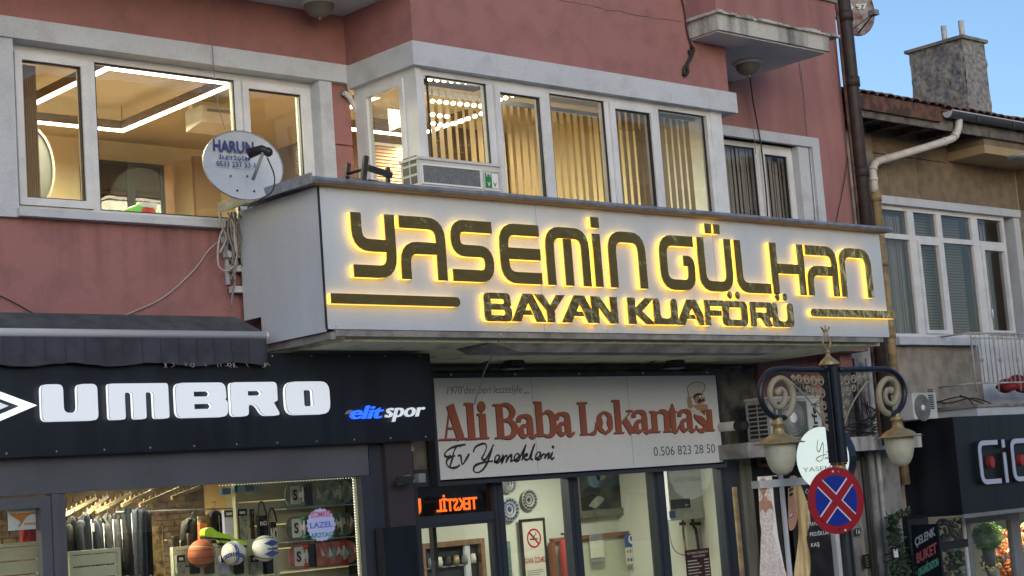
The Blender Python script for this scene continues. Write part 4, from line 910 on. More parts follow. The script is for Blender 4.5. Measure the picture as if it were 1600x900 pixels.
# bags, packets, shoes
def packet(px0, py0, px1, py1, Y, m_, nm, label, cat, extra=None):
    q = rect(Y, px0, py0, px1, py1); t = thing(nm, label, cat, ((q[0]+q[1])/2, Y, q[2])); plate('body', m_, t, [rrect(q[0], q[1], q[2], q[3], .012)], Y-.02, Y+.02)
    if extra == 'head': bx('header_card', 'clblack', t, q[0], q[1], Y-.024, Y-.021, q[3]-.06, q[3]); write('mares', q[0]+.02, q[1]-.02, q[3]-.045, q[3]-.02, Y-.025, 'white', t, bold=.02)
    if extra == 'bag':
        xm = (q[0]+q[1])/2; B().tube(smooth([(xm-.05, Y, q[3]), (xm-.02, Y, q[3]+.11), (xm+.02, Y, q[3]+.11), (xm+.05, Y, q[3])], 4), .009, 5).build('strap', 'black', t)
        write('NO', xm-.035, xm+.035, q[2]+.1, q[3]-.05, Y-.022, 'white', t, bold=.02)
    return t
pm('foil', (.35, .36, .33), .35, var=.5, scale=40)
packet(369, 796, 386, 843, 13.0, 'foil', 'shin_guard_pack', 'silver packaged shin guards hanging behind the volleyball', 'packet', 'head')
packet(389, 796, 397, 842, 13.0, 'clbrown', 'dark_pack', 'narrow dark packet between silver packet and black bag', 'packet', 'head')
packet(402, 806, 418, 838, 12.9, 'clblack', 'sports_bag', 'black printed drawstring bag above the football', 'bag', 'bag')
packet(421, 816, 432, 862, 12.85, 'clblack', 'sports_bag', 'black tote bag with white letters right of the football', 'bag', 'bag')
packet(348, 798, 365, 838, 13.1, 'lilac', 'lilac_pack', 'lilac packet behind the yellow and white ball', 'packet', 'head')
packet(310, 818, 323, 845, 12.9, pm('coral', (.75, .20, .08), .5), 'orange_packet', 'bright orange packet above the basketball', 'packet')
def shoe(px, py, Y, m_, label):
    c = W(px, py, Y); t = thing('football_boot', label, 'shoe', c-Vector((0, 0, .05)))
    V, F = fill([[(p.x, p.y) for p in fillet([(c.x-.13, c.z+.035), (c.x-.06, c.z+.06), (c.x, c.z+.01), (c.x+.13, c.z-.03), (c.x+.13, c.z-.06), (c.x-.13, c.z-.02)], .03, 4, True)]]); B().tris(V, F, Y-.04, Y+.04).build('upper', m_, t)
    V, F = fill([[(c.x-.13, c.z-.022), (c.x+.13, c.z-.062), (c.x+.13, c.z-.078), (c.x-.13, c.z-.038)]]); B().tris(V, F, Y-.042, Y+.042).build('sole', 'black', t)
shoe(336, 833, 12.7, pm('neon', (.45, .75, .05), .4), 'neon yellow football boot above the balls'); shoe(362, 843, 12.72, 'neon', 'second neon boot half hidden behind the volleyball')
q = rect(YI-.3, 330, 758, 372, 800); bx('poster', pm('orangewall', (.60, .42, .18), .8), None, q[0], q[1], 15.2, 15.25, q[2], q[3]+.15, label='plain orange-tan board high on the shop back wall', cat='board')
B().tube([W(180, 800, 13.3), W(440, 792, 13.0)], .008, 6).build('display_rail', 'grey', label='thin grey rail carrying packets across the shop window', cat='rail')
rnd = random.Random(21)
for i, px in enumerate((243, 318)):
    a = W(px, 822 if i == 0 else 806, 13.6); B().lathe([(.001, 0), (.07, 0), (.065, .5), (.075, 1.0), (.06, a.z), (.001, a.z)], (a.x, 13.6, 0), 10).build('bark_post', pm('bark', (.34, .24, .12), .9, col2=(.08, .05, .03), scale=14, bump=1), label=('pale bark-covered post left of the black sports top' if i == 0 else 'pale bark-covered post behind the basketball'), cat='post')
for i, (px, py, w_, h_, m_, what) in enumerate(((352, 768, 14, 9, 'pkblue', 'blue'), (370, 764, 12, 10, 'pkblue2', 'sky blue'), (388, 763, 13, 8, 'pkblue', 'deep blue'), (400, 766, 9, 8, 'pkblue2', 'pale blue'))):
    pm('pkblue', (.05, .20, .42), .4); pm('pkblue2', (.20, .42, .55), .4); packet(px-w_/2, py-h_/2, px+w_/2, py+h_/2, 13.0, m_, 'blue_pack', what+' shiny packet hanging near the ceiling, '+('first', 'second', 'third', 'fourth')[i]+' from the left', 'packet')
for i in range(9):
    px = 246+i*11.5; py = 842+rnd.uniform(-12, 4); m_ = rnd.choice(['clblack', 'clbrown', 'coral', 'foil', 'clgrey', 'wred']); packet(px, py, px+rnd.uniform(7, 11), py+rnd.uniform(18, 30), 13.9+.05*i, m_, 'boxed_goods', ('small %s packet on the low shelf, number %s from the left behind the balls' % ({'clblack': 'black', 'clbrown': 'brown', 'coral': 'orange', 'foil': 'silver', 'clgrey': 'grey', 'wred': 'dark red'}[m_], ('one', 'two', 'three', 'four', 'five', 'six', 'seven', 'eight', 'nine')[i])), 'packet', 'head' if i % 3 == 0 else None)
for i in range(7):
    px = 274+i*23; packet(px, 868, px+14, 896, 12.72, ['foil', 'clblack', 'clbrown', 'lilac', 'clgrey', 'foil', 'clblack'][i], 'hanging_pack', 'small packet hooked on the low slatwall, '+('first', 'second', 'third', 'fourth', 'fifth', 'sixth', 'seventh')[i]+' from the left', 'packet', 'head')
# sticker and red shirt behind the door
q = rect(YFc+.10, 12, 796, 62, 826); t = thing('window_sticker', 'white sticker with orange bird mark on the shop door glass', 'sticker', ((q[0]+q[1])/2, YFc+.1, q[2]))
plate('sheet', 'sheet', t, [rrect(q[0], q[1], q[2], q[3])], YFc+.10, YFc+.103); xm = (q[0]+q[1])/2
pm('orangeink', (.60, .22, .03))
plate('emblem', 'orangeink', t, [[(p.x, p.y) for p in smooth([(q[0]+.02, q[3]-.03), (xm, q[3]-.035), (q[1]-.01, q[3]-.03), (q[1]-.02, q[3]-.045), (xm+.03, q[3]-.06), (xm-.03, q[2]+.03), (xm-.05, q[2]+.03), (xm-.03, q[3]-.10), (xm-.09, q[3]-.055), (q[0]+.02, q[3]-.045)], 3)[:-1]]], YFc+.0975, YFc+.0995)
write('rewsch', xm, q[1]-.01, q[2]+.03, q[2]+.06, YFc+.0995, 'orangeink', t, bold=.02)
garment(47, 826, 30, 850, 12.4, pm('shirtred', (.40, .03, .03), .8), 'red shirt behind the shop door', hanger=False)
# ================================================================== restaurant
YA = 12.78
q = (W(676, 590, YA).x, W(1118, 588, YA).x, 2.835, 3.838)
rs = thing('restaurant_sign', 'light grey restaurant sign with brick-red serif lettering and a cook', 'sign', (q[0], YA, q[2]))
bx('sign_face', 'sheet', rs, q[0], q[1], YA, YA+.05, q[2], q[3]); frame(B(), q[0]-.04, q[1]+.045, q[2]-.06, q[3]+.045, YA-.015, YA+.10, .039).build('frame', 'anthr2', rs)
for px in (838, 988): bx('seam', 'grey', rs, W(px, 700, YA).x, W(px, 700, YA).x+.004, YA-.001, YA, q[2]+.01, q[3]-.01)
for i in range(5): c = W(705+i*100, 587, YA-.02); B().sphere((c.x, YA-.02, q[3]+.03), .012, 6, 4).build('screw', 'alu', rs)
zx = lambda X, Yy: W(670+X*.29375, 570+Yy*.29375, YA)           # measured on the face of the sign
dep = [0]
def stroke(name_parts, P, w, m, y0):
    dep[0] += 1; V, F = rib_tris(P, w); return V, F
def didone(ch, X0, X1, zt, zb):
    """heavy upright stems with thin joins and serifs"""
    xl, xr = zx(X0, zt).x, zx(X1, zt).x; w = xr-xl; zc = (zt+zb)/2; xc = (X0+X1)/2
    z1 = zx(xc, zt).z; z0 = zx(xc, zb).z; h = z1-z0; s = .092; th = .018
    S_ = []   # (points, widths)
    f = lambda *P: [Vector((xl+p[0]*w, z0+p[1]*h)) for p in P]
    ss = s/2/w
    def stem(u, a=0, c=1, wd=s): S_.append((f((u, a), (u, c)), wd))
    def serif(u, v, half): S_.append(([Vector((xl+u*w-half, z0+v*h)), Vector((xl+u*w+half, z0+v*h))], th))
    if ch == 'A': S_.append((f((.12, .02), (.40, .98)), th)); S_.append((f((.40, 1), (.78, 0)), s*1.05)); S_.append((f((.22, .33), (.6, .33)), th)); serif(.12, .012, .09); serif(.80, .012, .11)
    if ch in 'lLB1': pass
    if ch == 'l': stem(.5); serif(.5, .012, w*.5); S_.append((f((.02, .985), (.5, .985)), th*1.3))
    if ch in 'iı':
        stem(.52, 0, 1 if ch == 'ı' else .70); serif(.52, .012, w*.48); S_.append((f((.06, .985 if ch == 'ı' else .685), (.5, .985 if ch == 'ı' else .685)), th*1.2))
        if ch == 'i': S_.append(('dot', (xl+.5*w, z0+.90*h, .055)))
    if ch == 'B':
        stem(.26); serif(.14, .012, w*.14); serif(.14, .988, w*.14)
        S_.append((smooth(f((.3, .985), (.62, .97), (.80, .76), (.62, .55), (.3, .525))), [th, .05, s*.95, .05, th])); S_.append((smooth(f((.3, .52), (.66, .50), (.86, .26), (.66, .03), (.3, .015))), [th, .05, s*1.05, .05, th]))
    if ch == 'L': stem(.28); serif(.28, .988, w*.28); S_.append((f((.05, .015), (.9, .015)), th)); S_.append((smooth(f((.62, .02), (.86, .08), (.96, .36))), [.03, .05, .012]))
    if ch in 'ok0': pass
    if ch == 'o': S_.append((smooth(f((.5, .985), (.14+ss*.3, .78), (.10+ss*.5, .5), (.14+ss*.3, .22), (.5, .015))), [th, s*.7, s, s*.7, th])); S_.append((smooth(f((.5, .985), (.86-ss*.3, .78), (.90-ss*.5, .5), (.86-ss*.3, .22), (.5, .015))), [th, s*.7, s, s*.7, th]))
    if ch == 'b': stem(.22); serif(.1, .985, w*.12); S_.append((smooth(f((.35, .62), (.62, .70), (.86, .55), (.86, .15), (.62, 0.01), (.35, .05))), [th, .04, s, s, .04, th]))
    if ch == 'k': stem(.22); serif(.12, .985, w*.14); serif(.22, .012, w*.24); S_.append((f((.34, .30), (.86, .66)), th)); S_.append((f((.50, .42), (.84, 0)), s*.95)); serif(.78, .665, w*.16); serif(.86, .012, w*.16)
    if ch == 'a':
        S_.append((smooth(f((.10, .72), (.12, .88), (.38, .985), (.66, .88), (.68, .66))), [.07, .06, .035, s*.8, s])); S_.append((f((.68, .68), (.68, .14)), s)); S_.append((smooth(f((.68, .14), (.78, .02), (.97, .08), (1, .16))), [s*.9, .05, .03, th]))
        S_.append((smooth(f((.60, .56), (.28, .50), (.18, .27), (.30, .06), (.58, .14))), [th, .05, s*.95, .05, th]))
    if ch == 'n': stem(.22, 0, .98); serif(.14, .975, w*.12); serif(.22, .012, w*.22); S_.append((smooth(f((.30, .84), (.52, .985), (.74, .88), (.76, .68))), [th, .04, s*.8, s])); S_.append((f((.76, .70), (.76, 0)), s)); serif(.78, .012, w*.21)
    if ch == 't': S_.append((f((.48, .20), (.48, .82)), s)); S_.append((f((.50, .80), (.52, 1.0)), [s*.8, .02])); S_.append((f((.05, .70), (.9, .70)), th)); S_.append((smooth(f((.48, .22), (.54, .03), (.78, .03), (.92, .18))), [s, .06, .035, th]))
    if ch == 's': S_.append((smooth(f((.86, .78), (.74, .95), (.40, .96), (.20, .76), (.42, .58), (.70, .42), (.84, .22), (.60, .03), (.28, .05), (.12, .28))), [.02, .03, .06, s*.8, s*1.0, s*1.0, s*.8, .06, .03, .02]))
    return S_
pieces = [('A', 62, 185, 212, 398), ('l', 184, 248, 204, 396), ('i', 247, 308, 204, 392), ('B', 338, 466, 210, 389), ('a', 466, 565, 270, 386), ('b', 556, 664, 195, 381), ('a', 668, 764, 258, 376), ('L', 785, 886, 200, 371), ('o', 888, 974, 248, 365),
          ('k', 972, 1086, 187, 363), ('a', 1078, 1172, 246, 361), ('n', 1168, 1290, 245, 357), ('t', 1262, 1322, 205, 356), ('a', 1322, 1410, 242, 354), ('s', 1404, 1476, 240, 352), ('ı', 1464, 1512, 238, 350)]
for pc in pieces:
    for sh_, m_, dx, dz, nm in ((1, 'redshadow', -.008, -.009, 'letter_shadow'), (0, 'red', 0, 0, 'letter')):
        b = B()
        for k, (P, wd) in enumerate(didone(*pc)):
            y = YA-.0018-.00025*k-(0 if sh_ else .004)
            if P == 'dot': V, F = fill([circ(wd[0]+dx, wd[1]+dz, wd[2], 16)])
            else: V, F = rib_tris([Vector((p.x+dx, p.y+dz)) for p in P], wd)
            b.tris(V, F, y, y+.0006)
        b.build(nm, m_, rs)
# script words
def scr(P, w=5.0): return [Vector((zx(x, y).x, zx(x, y).z)) for x, y in P], w
e_ = lambda x, y: [(x-14, y+2), (x+6, y-6), (x+18, y-26), (x+8, y-36), (x-6, y-22), (x-6, y-2), (x+6, y+6), (x+24, y-6)]
SC = [[(196, 424), (160, 430), (120, 442), (92, 462), (84, 482), (98, 490), (118, 482)], [(172, 434), (150, 432), (134, 460), (124, 500), (112, 540)], [(140, 484), (110, 494), (94, 512), (98, 536), (122, 549), (150, 544), (166, 532)],
      [(152, 486), (168, 482), (172, 505), (178, 530), (196, 506), (212, 478), (214, 472)],
      [(236, 466), (246, 440), (272, 424), (298, 420), (306, 438), (296, 470), (282, 498), (300, 505), (322, 470), (344, 424)], [(338, 440), (326, 480), (306, 530), (280, 564), (252, 574), (237, 558), (250, 534), (290, 520), (340, 512)],
      e_(358, 516), [(376, 510), (388, 498), (394, 484), (388, 520), (402, 492), (414, 482), (414, 500), (410, 518), (424, 492), (438, 480), (438, 500), (436, 514), (448, 508)], e_(462, 508),
      [(480, 500), (500, 462), (516, 426), (508, 450), (496, 508)], [(500, 490), (520, 474), (522, 484), (504, 492), (518, 506), (534, 500)], [(532, 500), (552, 450), (562, 424), (548, 470), (542, 500), (554, 504)], e_(576, 500), [(594, 494), (606, 478), (612, 474), (620, 482), (614, 500)], [(614, 500), (630, 476), (640, 470), (632, 502)], [(640, 500), (656, 470), (650, 492), (654, 502), (668, 492)]]
k0 = 0
for P in SC:
    pts, wd = scr(P); pts = smooth(pts, 5); b = B(); k0 += 1; V, F = rib_tris(pts, [.018, .026, .014, .028, .016]); y = YA-.0016-.0002*(k0 % 5); b.tris(V, F, y, y+.0005); b.build('script_stroke', 'blackink', rs)
p = zx(660, 438); plate('script_dot', 'blackink', rs, [circ(p.x, p.z, .02, 8)], YA-.002, YA-.001)
a, c = zx(96, 140), zx(495, 140); write("1970'den beri lezzetiyle", a.x, c.x, a.z-.055, a.z+.05, YA-.001, 'grey', rs, shear=.2, d=.001, bold=-.0)
for i in range(3): p = zx(510+i*10, 150); plate('dot', 'grey', rs, [circ(p.x, p.z, .009, 6)], YA-.002, YA-.001)
a, c = zx(1195, 455), zx(1522, 445); letters('0.506 823 28 50', a.x, c.x, zx(1350, 475).z-.005, zx(1350, 427).z-.005, YA-.002, YA-.001, pm('dgrey', (.05, .05, .055)), rs, bold=-.004)
# cook printed above the last letters (plain generic cook)
def pl(P, m_, k, r=2, nm='print'):
    L = smooth([Vector((zx(x, y).x, zx(x, y).z)) for x, y in P+[P[0]]], 3)[:-1]; plate(nm, m_, rs, [[(p.x, p.y) for p in L]], YA-.0064-.0004*k, YA-.0061-.0004*k)
pm('skin', (.42, .27, .16)); pm('hatw', (.62, .60, .56)); pm('hatline', (.22, .20, .18))
pl([(1383, 178), (1372, 135), (1378, 112), (1402, 94), (1440, 90), (1466, 104), (1468, 128), (1456, 148), (1450, 158), (1410, 172)], 'hatline', 0)
pl([(1387, 172), (1376, 135), (1382, 114), (1404, 98), (1440, 94), (1462, 106), (1464, 126), (1452, 144), (1446, 154), (1410, 167)], 'hatw', 1)
pl([(1374, 168), (1386, 170), (1396, 190), (1402, 225), (1385, 235), (1374, 215)], 'skin', 1)
pl([(1404, 172), (1446, 154), (1462, 165), (1466, 195), (1440, 210), (1415, 202)], 'skin', 2)
pl([(1404, 172), (1412, 156), (1440, 150), (1448, 158), (1418, 168), (1412, 186)], 'blackink', 3)
pl([(1425, 198), (1436, 182), (1448, 186), (1462, 182), (1466, 194), (1448, 194), (1438, 204)], 'blackink', 4)
pl([(1436, 168), (1444, 164), (1446, 173), (1438, 175)], 'white', 3); pl([(1452, 162), (1458, 162), (1458, 172), (1452, 172)], 'white', 3)
pl([(1400, 215), (1440, 210), (1478, 212), (1478, 238), (1452, 240), (1415, 232)], 'skin', 2)
pl([(1392, 236), (1410, 240), (1440, 242), (1448, 270), (1425, 268), (1398, 255)], 'hatw', 1)
# floodlights on the soffit edge
for px, lab in ((805, 'left floodlight above the restaurant sign'), (1057, 'right floodlight above the restaurant sign')):
    c = W(px, 567, 12.55); t = thing('floodlight', lab, 'floodlight', c)
    B().hexa([c+Vector((-.10, -.05, -.03)), c+Vector((.10, -.05, -.03)), c+Vector((.12, .12, -.05)), c+Vector((-.12, .12, -.05))], [c+Vector((-.07, -.04, .05)), c+Vector((.07, -.04, .05)), c+Vector((.07, .06, .05)), c+Vector((-.07, .06, .05))]).build('housing', 'iron', t)
    frame(B(), c.x-.09, c.x+.09, c.z+.02, c.z+.14, c.y-.01, c.y+.02, .012).build('yoke', 'black', t)
    bx('front_glass', 'grey', t, c.x-.11, c.x+.11, c.y-.02, c.y+.1, c.z-.062, c.z-.052)
    B().tube(smooth([c+Vector((-.08, 0, .06)), c+Vector((-.25, .05, .04)), c+Vector((-.42, .1, -.02))], 4), .009, 6).build('lead', 'cableb', t)
# restaurant front
YR = 12.92
rf = thing('restaurant', 'restaurant front with dark grey window posts and pale interior', 'restaurant', (12.5, YR, 0))
X = lambda px, Y=YR: W(px, 820, Y).x
ZH = 2.80
bx('lintel', 'anthr2', rf, X(645), X(1160), YR-.02, YR+.12, ZH-.02, 2.95)
PX = [(640, 656), (775, 790), (893, 908), (1027, 1044), (1133, 1160)]
for i, (a, c) in enumerate(PX):
    if i: bx('post', 'anthr2', rf, X(a), X(c), YR, YR+.12, 0, ZH-.021); bx('post_groove', 'black', rf, X(a)+.045, X(a)+.06, YR-.002, YR-.0003, 0, ZH-.021)
bx('post', 'anthr2', rf, 10.2, X(656), YR, YR+.12, 0, ZH-.021)
for i in range(4):
    x0, x1 = X(PX[i][1]), X(PX[i+1][0])
    if i == 0:
        zt = W(715, 803, YR).z; bx('transom', 'anthr2', rf, x0, x1, YR+.01, YR+.11, zt-.085, zt); pane(rf, x0, x1, zt, ZH-.02, YR+.05, 'glassd')
        frame(B(), x0+.001, x1-.001, .02, zt-.086, YR+.02, YR+.10, .03).build('door', 'anthr2', rf); pane(rf, x0+.03, x1-.03, .05, zt-.12, YR+.05)
        ZT2 = zt
    else: pane(rf, x0, x1, .4, ZH-.02, YR+.05, 'glass'); bx('plinth', 'anthr2', rf, x0, x1, YR, YR+.1, 0, .399)
YB2 = 15.6
b = B().box(10.0, 17.0, YB2, YB2+.1, 0, 3.2).box(9.9, 10, 13.05, YB2, 0, 3.2); b.build('back_wall', 'rwall', rf)
bx('side_wall', 'rwall', rf, 15.9, 16.0, 13.20, YB2, 0, 3.2)
bx('ceiling', 'rwall', rf, 10, 17, 13.25, YB2, 3.2, 3.28); bx('floor', 'wood', rf, 10, 17, 13.05, YB2, .0, .04)
for x, lab in ((11.4, 'round ceiling lamp in the restaurant, left one'), (14.2, 'round ceiling lamp in the restaurant, right one')):
    t = thing('ceiling_lamp', lab, 'ceiling lamp', (x, 14.2, 3.19)); B().lathe([(.001, 0), (.2, 0), (.2, -.03), (.001, -.06)], (x, 14.2, 3.199), 20).build('lamp_shade', 'white', t); area(t, (x, 14.2, 3.12), (.6, .6), 42, (1, 1, .88))
def wp(px, py, Y=YB2): return W(px, py, Y)
# plates on the wall
def wplate(px, py, rpx, Y, m1, m2, label):
    c = wp(px, py, Y-.03); r = (wp(px+rpx, py, Y).x-wp(px-rpx, py, Y).x)/2; t = thing('wall_plate', label, 'plate', c, 'patterned plates on the restaurant wall')
    B().lathe([(.001, .012), (r*.45, .012), (r*.55, .02), (r, .035), (r*1.0, .028), (r*.5, .0), (.001, 0)], c, 32, (0, -1, 0)).build('dish', m1, t)
    for k in range(16):
        a = k*math.pi/8; q = (c.x+r*.78*math.cos(a), c.z+r*.78*math.sin(a)); plate('rim_motif', m2, t, [[(q[0]+r*.12*math.cos(a+j*math.pi/3), q[1]+r*.12*math.sin(a+j*math.pi/3)) for j in range(6)]], c.y-.040, c.y-.030)
    plate('ring', m2, t, [circ(c.x, c.z, r*.5, 24), circ(c.x, c.z, r*.44, 24)], c.y-.022, c.y-.014); plate('centre_motif', m2, t, [[(c.x+r*(.16+.12*(j % 2))*math.cos(j*math.pi/8), c.z+r*(.16+.12*(j % 2))*math.sin(j*math.pi/8)) for j in range(16)]], c.y-.018, c.y-.013)
pm('plgrey', (.42, .43, .40), .3); pm('plblue', (.05, .08, .24), .3); pm('pldark', (.06, .06, .06), .3); pm('plpat', (.20, .22, .21), .3)
wplate(793, 756, 11, YB2, 'plgrey', 'plpat', 'pale grey plate on wall, top left of the three'); wplate(795, 796, 14, YB2, 'plgrey', 'plblue', 'blue and white patterned plate, largest of the three'); wplate(825, 781, 12, YB2, 'plgrey', 'pldark', 'black and white plate on wall, right of the blue one')
# framed no-smoking notice
q = rect(YB2-.05, 810, 812, 856, 906); y = YB2-.05
t = thing('no_smoking_notice', 'framed no-smoking notice with red circle on the restaurant wall', 'notice', ((q[0]+q[1])/2, y, q[2])); frame(B(), q[0], q[1], q[2]-.1, q[3], y-.03, y, .03).build('frame', 'black', t); pm('paper', (.62, .60, .48), .6)
bx('sheet', 'paper', t, q[0]+.03, q[1]-.03, y-.015, y, q[2]-.07, q[3]-.03)
c = wp(833, 841, y); rr = .12; plate('ban_ring', 'signred', t, [circ(c.x, c.z, rr, 28), circ(c.x, c.z, rr*.82, 28)], y-.0175, y-.0155)
V, F = rib_tris([(c.x-rr*.62, c.z+rr*.62), (c.x+rr*.62, c.z-rr*.62)], .024); B().tris(V, F, y-.0185, y-.0176).build('ban_bar', 'signred', t)
bx('cigarette', 'blackink', t, c.x-.07, c.x+.06, y-.0172, y-.0155, c.z-.018, c.z-.002)
V, F = rib_tris(smooth([(c.x+.02, c.z+.01), (c.x, c.z+.03), (c.x+.04, c.z+.045), (c.x+.02, c.z+.07)], 4), .008); B().tris(V, F, y-.0172, y-.0155).build('smoke_mark', 'blackink', t)
a, e = wp(816, 876, y), wp(852, 871, y); letters('SİGARA İÇİLMEZ', a.x, e.x, a.z-.06, a.z+.045, y-.017, y-.0155, pm('redprint', (.35, .04, .03)), t, bold=.02)
for k in range(3): bx('text_line', 'grey', t, q[0]+.07, q[1]-.08-.06*(k == 2), y-.0165, y-.0155, a.z-.14-k*.025, a.z-.13-k*.025)
# painting
q = rect(YB2-.06, 891, 728, 983, 803); y = YB2-.06
t = thing('landscape_painting', 'dark landscape painting in a grey wooden frame on the restaurant wall', 'painting', ((q[0]+q[1])/2, y, q[2])); z1 = q[3]+.08
frame(B(), q[0], q[1], q[2], z1, y-.05, y, .09).build('frame', pm('pframe', (.18, .17, .13), .6, var=.3, scale=20), t)
bx('canvas', mat('painted_landscape', (.02, .022, .018), .6, col2=(.10, .12, .09), scale=3, mask=(.45, .7)), t, q[0]+.09, q[1]-.09, y-.02, y, q[2]+.09, z1-.09)
for P, m_ in (([(.25, .55), (.42, .5), (.5, .75), (.35, .95), (.22, .8)], ('lakeb', (.12, .22, .25))), ([(.2, .1), (.35, .05), (.55, .22), (.42, .30), (.28, .2)], ('lakel', (.32, .36, .28))), ([(.3, .95), (.6, .9), (.62, .7), (.45, .65), (.4, .8)], ('skyp', (.24, .26, .18)))):
    pm(*m_, .6, var=.3, scale=10); L = smooth([Vector((q[0]+.09+u*(q[1]-q[0]-.18), q[2]+.09+v*(z1-q[2]-.18))) for u, v in P+[P[0]]], 4)[:-1]; plate('brush_patch', m_[0], t, [[(p.x, p.y) for p in L]], y-.0215, y-.0205)
# rail, cabinets, calendars, extinguisher, boiler
a, c = wp(862, 838, 15.45), wp(1030, 833, 15.45); z = (a.z+c.z)/2
bx('dado_rail', pm('mahog', (.22, .08, .04), .45), rf, a.x, c.x, 15.42, 15.5, z-.03, z+.02)
bx('glazed_partition', pm('partit', (.50, .52, .38), .4), rf, a.x, c.x, 15.47, 15.49, 0, z-.031); bx('partition_post', 'mahog', rf, a.x-.03, a.x+.02, 15.42, 15.5, 0, z-.031)
a, c = wp(658, 850, 15.4), wp(757, 842, 15.4)
t = thing('glass_cabinet', 'brown framed glass cabinet with dark shelves in the restaurant', 'cabinet', ((a.x+c.x)/2, 15.45, 0)); frame(B(), a.x, c.x, .2, a.z+.0, 15.40, 15.5, .06).build('frame', 'wood', t)
bx('back', 'black', t, a.x+.061, c.x-.061, 15.47, 15.49, .261, a.z-.061); bx('divider', 'alu', t, W(728, 860, 15.4).x, W(736, 860, 15.4).x, 15.42, 15.46, .262, a.z-.062)
for k in range(3): bx('shelf', 'grey', t, a.x+.062, W(727, 860, 15.4).x, 15.43, 15.465, a.z-.30-k*.22, a.z-.285-k*.22)
for k in range(7): x = a.x+.16+k*.13; B().lathe([(.001, 0), (.035, 0), (.04, .05), (.03, .11), (.001, .115)], (x, 15.44, a.z-.284), 10).build('jar', ['grey', 'paper', 'iron', 'brass'][k % 4], t)
q = rect(14.0, 655, 806, 690, 900); bx('extractor_box', 'grey', rf, X(658, 14), X(690, 14), 13.9, 14.1, q[3]-.06, q[3]+.05)
a = W(677, 845, 13.3); bx('open_door_leaf', 'anthr2', rf, a.x, a.x+.05, 13.3, 13.36, 0, W(677, 824, 13.3).z)
q = rect(YB2-.02, 768, 848, 800, 900); t = thing('tile_panel', 'green patterned calligraphy panel on the restaurant wall', 'panel', ((q[0]+q[1])/2, 15.58, q[2])); pm('greentile', (.16, .26, .22), .5, var=.5, scale=30)
frame(B(), q[0], q[1], q[2]-.2, q[3], YB2-.03, YB2-.01, .07).build('border', 'greentile', t); bx('text_panel', 'paper', t, q[0]+.07, q[1]-.07, YB2-.02, YB2-.01, q[2]-.13, q[3]-.07)
for k in range(7): bx('text_line', 'grey', t, q[0]+.10, q[1]-.10, YB2-.0215, YB2-.0205, q[3]-.14-k*.05, q[3]-.12-k*.05)
q = rect(15.38, 921, 836, 945, 870); t = thing('wall_calendar', 'grey wall calendar hanging under the rail, left of the blue one', 'calendar', ((q[0]+q[1])/2, 15.38, q[2])); bx('head', 'grey', t, q[0], q[1], 15.385, 15.39, q[3]-.08, q[3]); bx('sheet', 'paper', t, q[0], q[1], 15.383, 15.39, q[2], q[3]-.081); bx('foot', 'grey', t, q[0], q[1], 15.385, 15.39, q[2]-.06, q[2]-.012)
q = rect(15.38, 976, 835, 1001, 880); t = thing('wall_calendar', 'blue-headed wall calendar with month grids, right of the grey one', 'calendar', ((q[0]+q[1])/2, 15.38, q[2])); zt = q[3]; pm('calblue', (.05, .09, .28))
bx('head', 'calblue', t, q[0], q[1], 15.385, 15.39, zt-.17, zt); bx('sheet', 'paper', t, q[0], q[1], 15.384, 15.39, q[2], zt-.171)
xm = (q[0]+q[1])/2; plate('crest', 'white', t, [circ(xm, zt-.07, .06, 18), circ(xm, zt-.06, .035, 14)], 15.382, 15.3845)
for k in range(3):
    for j in range(5): bx('date_row', 'calblue' if k == 1 else 'grey', t, q[0]+.02+j*.052, q[0]+.05+j*.052, 15.3825, 15.3835, zt-.24-k*.11, zt-.20-k*.11)
c = wp(884, 850, 15.3); t = thing('fire_extinguisher', 'red fire extinguisher with white label behind the restaurant glass', 'fire extinguisher', (c.x, 15.3, c.z-.35)); B().lathe([(.001, -.42), (.085, -.42), (.09, -.40), (.09, -.02), (.06, .05), (.02, .07), (.001, .07)], (c.x, 15.3, c.z), 18).build('cylinder', 'redprint', t)
bx('label', 'white', t, c.x-.05, c.x+.03, 15.20, 15.212, c.z-.28, c.z-.05); B().tube([(c.x, 15.3, c.z+.07), (c.x, 15.3, c.z+.12), (c.x-.08, 15.28, c.z+.13)], .015, 6).build('valve', 'black', t)
q = rect(14.1, 1041, 730, 1122, 807); x0, x1, z0 = q[0], q[1], q[2]; z1 = z0+.78
t = thing('gas_boiler', 'white wall gas boiler with black display and pipes below', 'boiler', ((x0+x1)/2, 14.3, z0))
plate('casing', 'ac', t, [rrect(x0, x1, z0, z1, .02)], 14.1, 14.42); a, c = W(1048, 781, 14.09), W(1079, 793, 14.09); bx('display', 'black', t, a.x, c.x, 14.088, 14.099, c.z, a.z); write('88', c.x-.1, c.x-.04, c.z+.025, c.z+.045, 14.087, 'white', t)
a, c = W(1046, 799, 14.09), W(1056, 809, 14.09); bx('sticker', 'calblue', t, a.x, c.x, 14.09, 14.099, c.z, a.z)
bx('bottom_band', 'pvc', t, x0+.03, x1-.03, 14.092, 14.0995, z0+.02, z0+.1)
for k, (px, m_) in enumerate(((1066, 'ochre'), (1082, 'iron'), (1092, 'pvc'), (1101, 'iron'), (1110, 'pvc'))):
    p = W(px, 812, 14.2); B().tube(smooth([p+Vector((0, 0, .03)), p+Vector((.01, 0, -.08)), p+Vector((.05*(k % 2), 0, -.16)), p+Vector((.06*(k % 2)+.02, 0, -.6))], 4), .016+.004*(k % 2), 7).build('pipe', m_, t)
    B().box(p.x-.03, p.x+.03, 14.17, 14.23, p.z-.07, p.z-.03).build('fitting', 'iron', t)
B().tube(smooth([W(*p, 14.1) for p in ((1044, 815), (1048, 845), (1056, 862), (1070, 868))], 4), .006, 5).build('lead', 'cable', t)
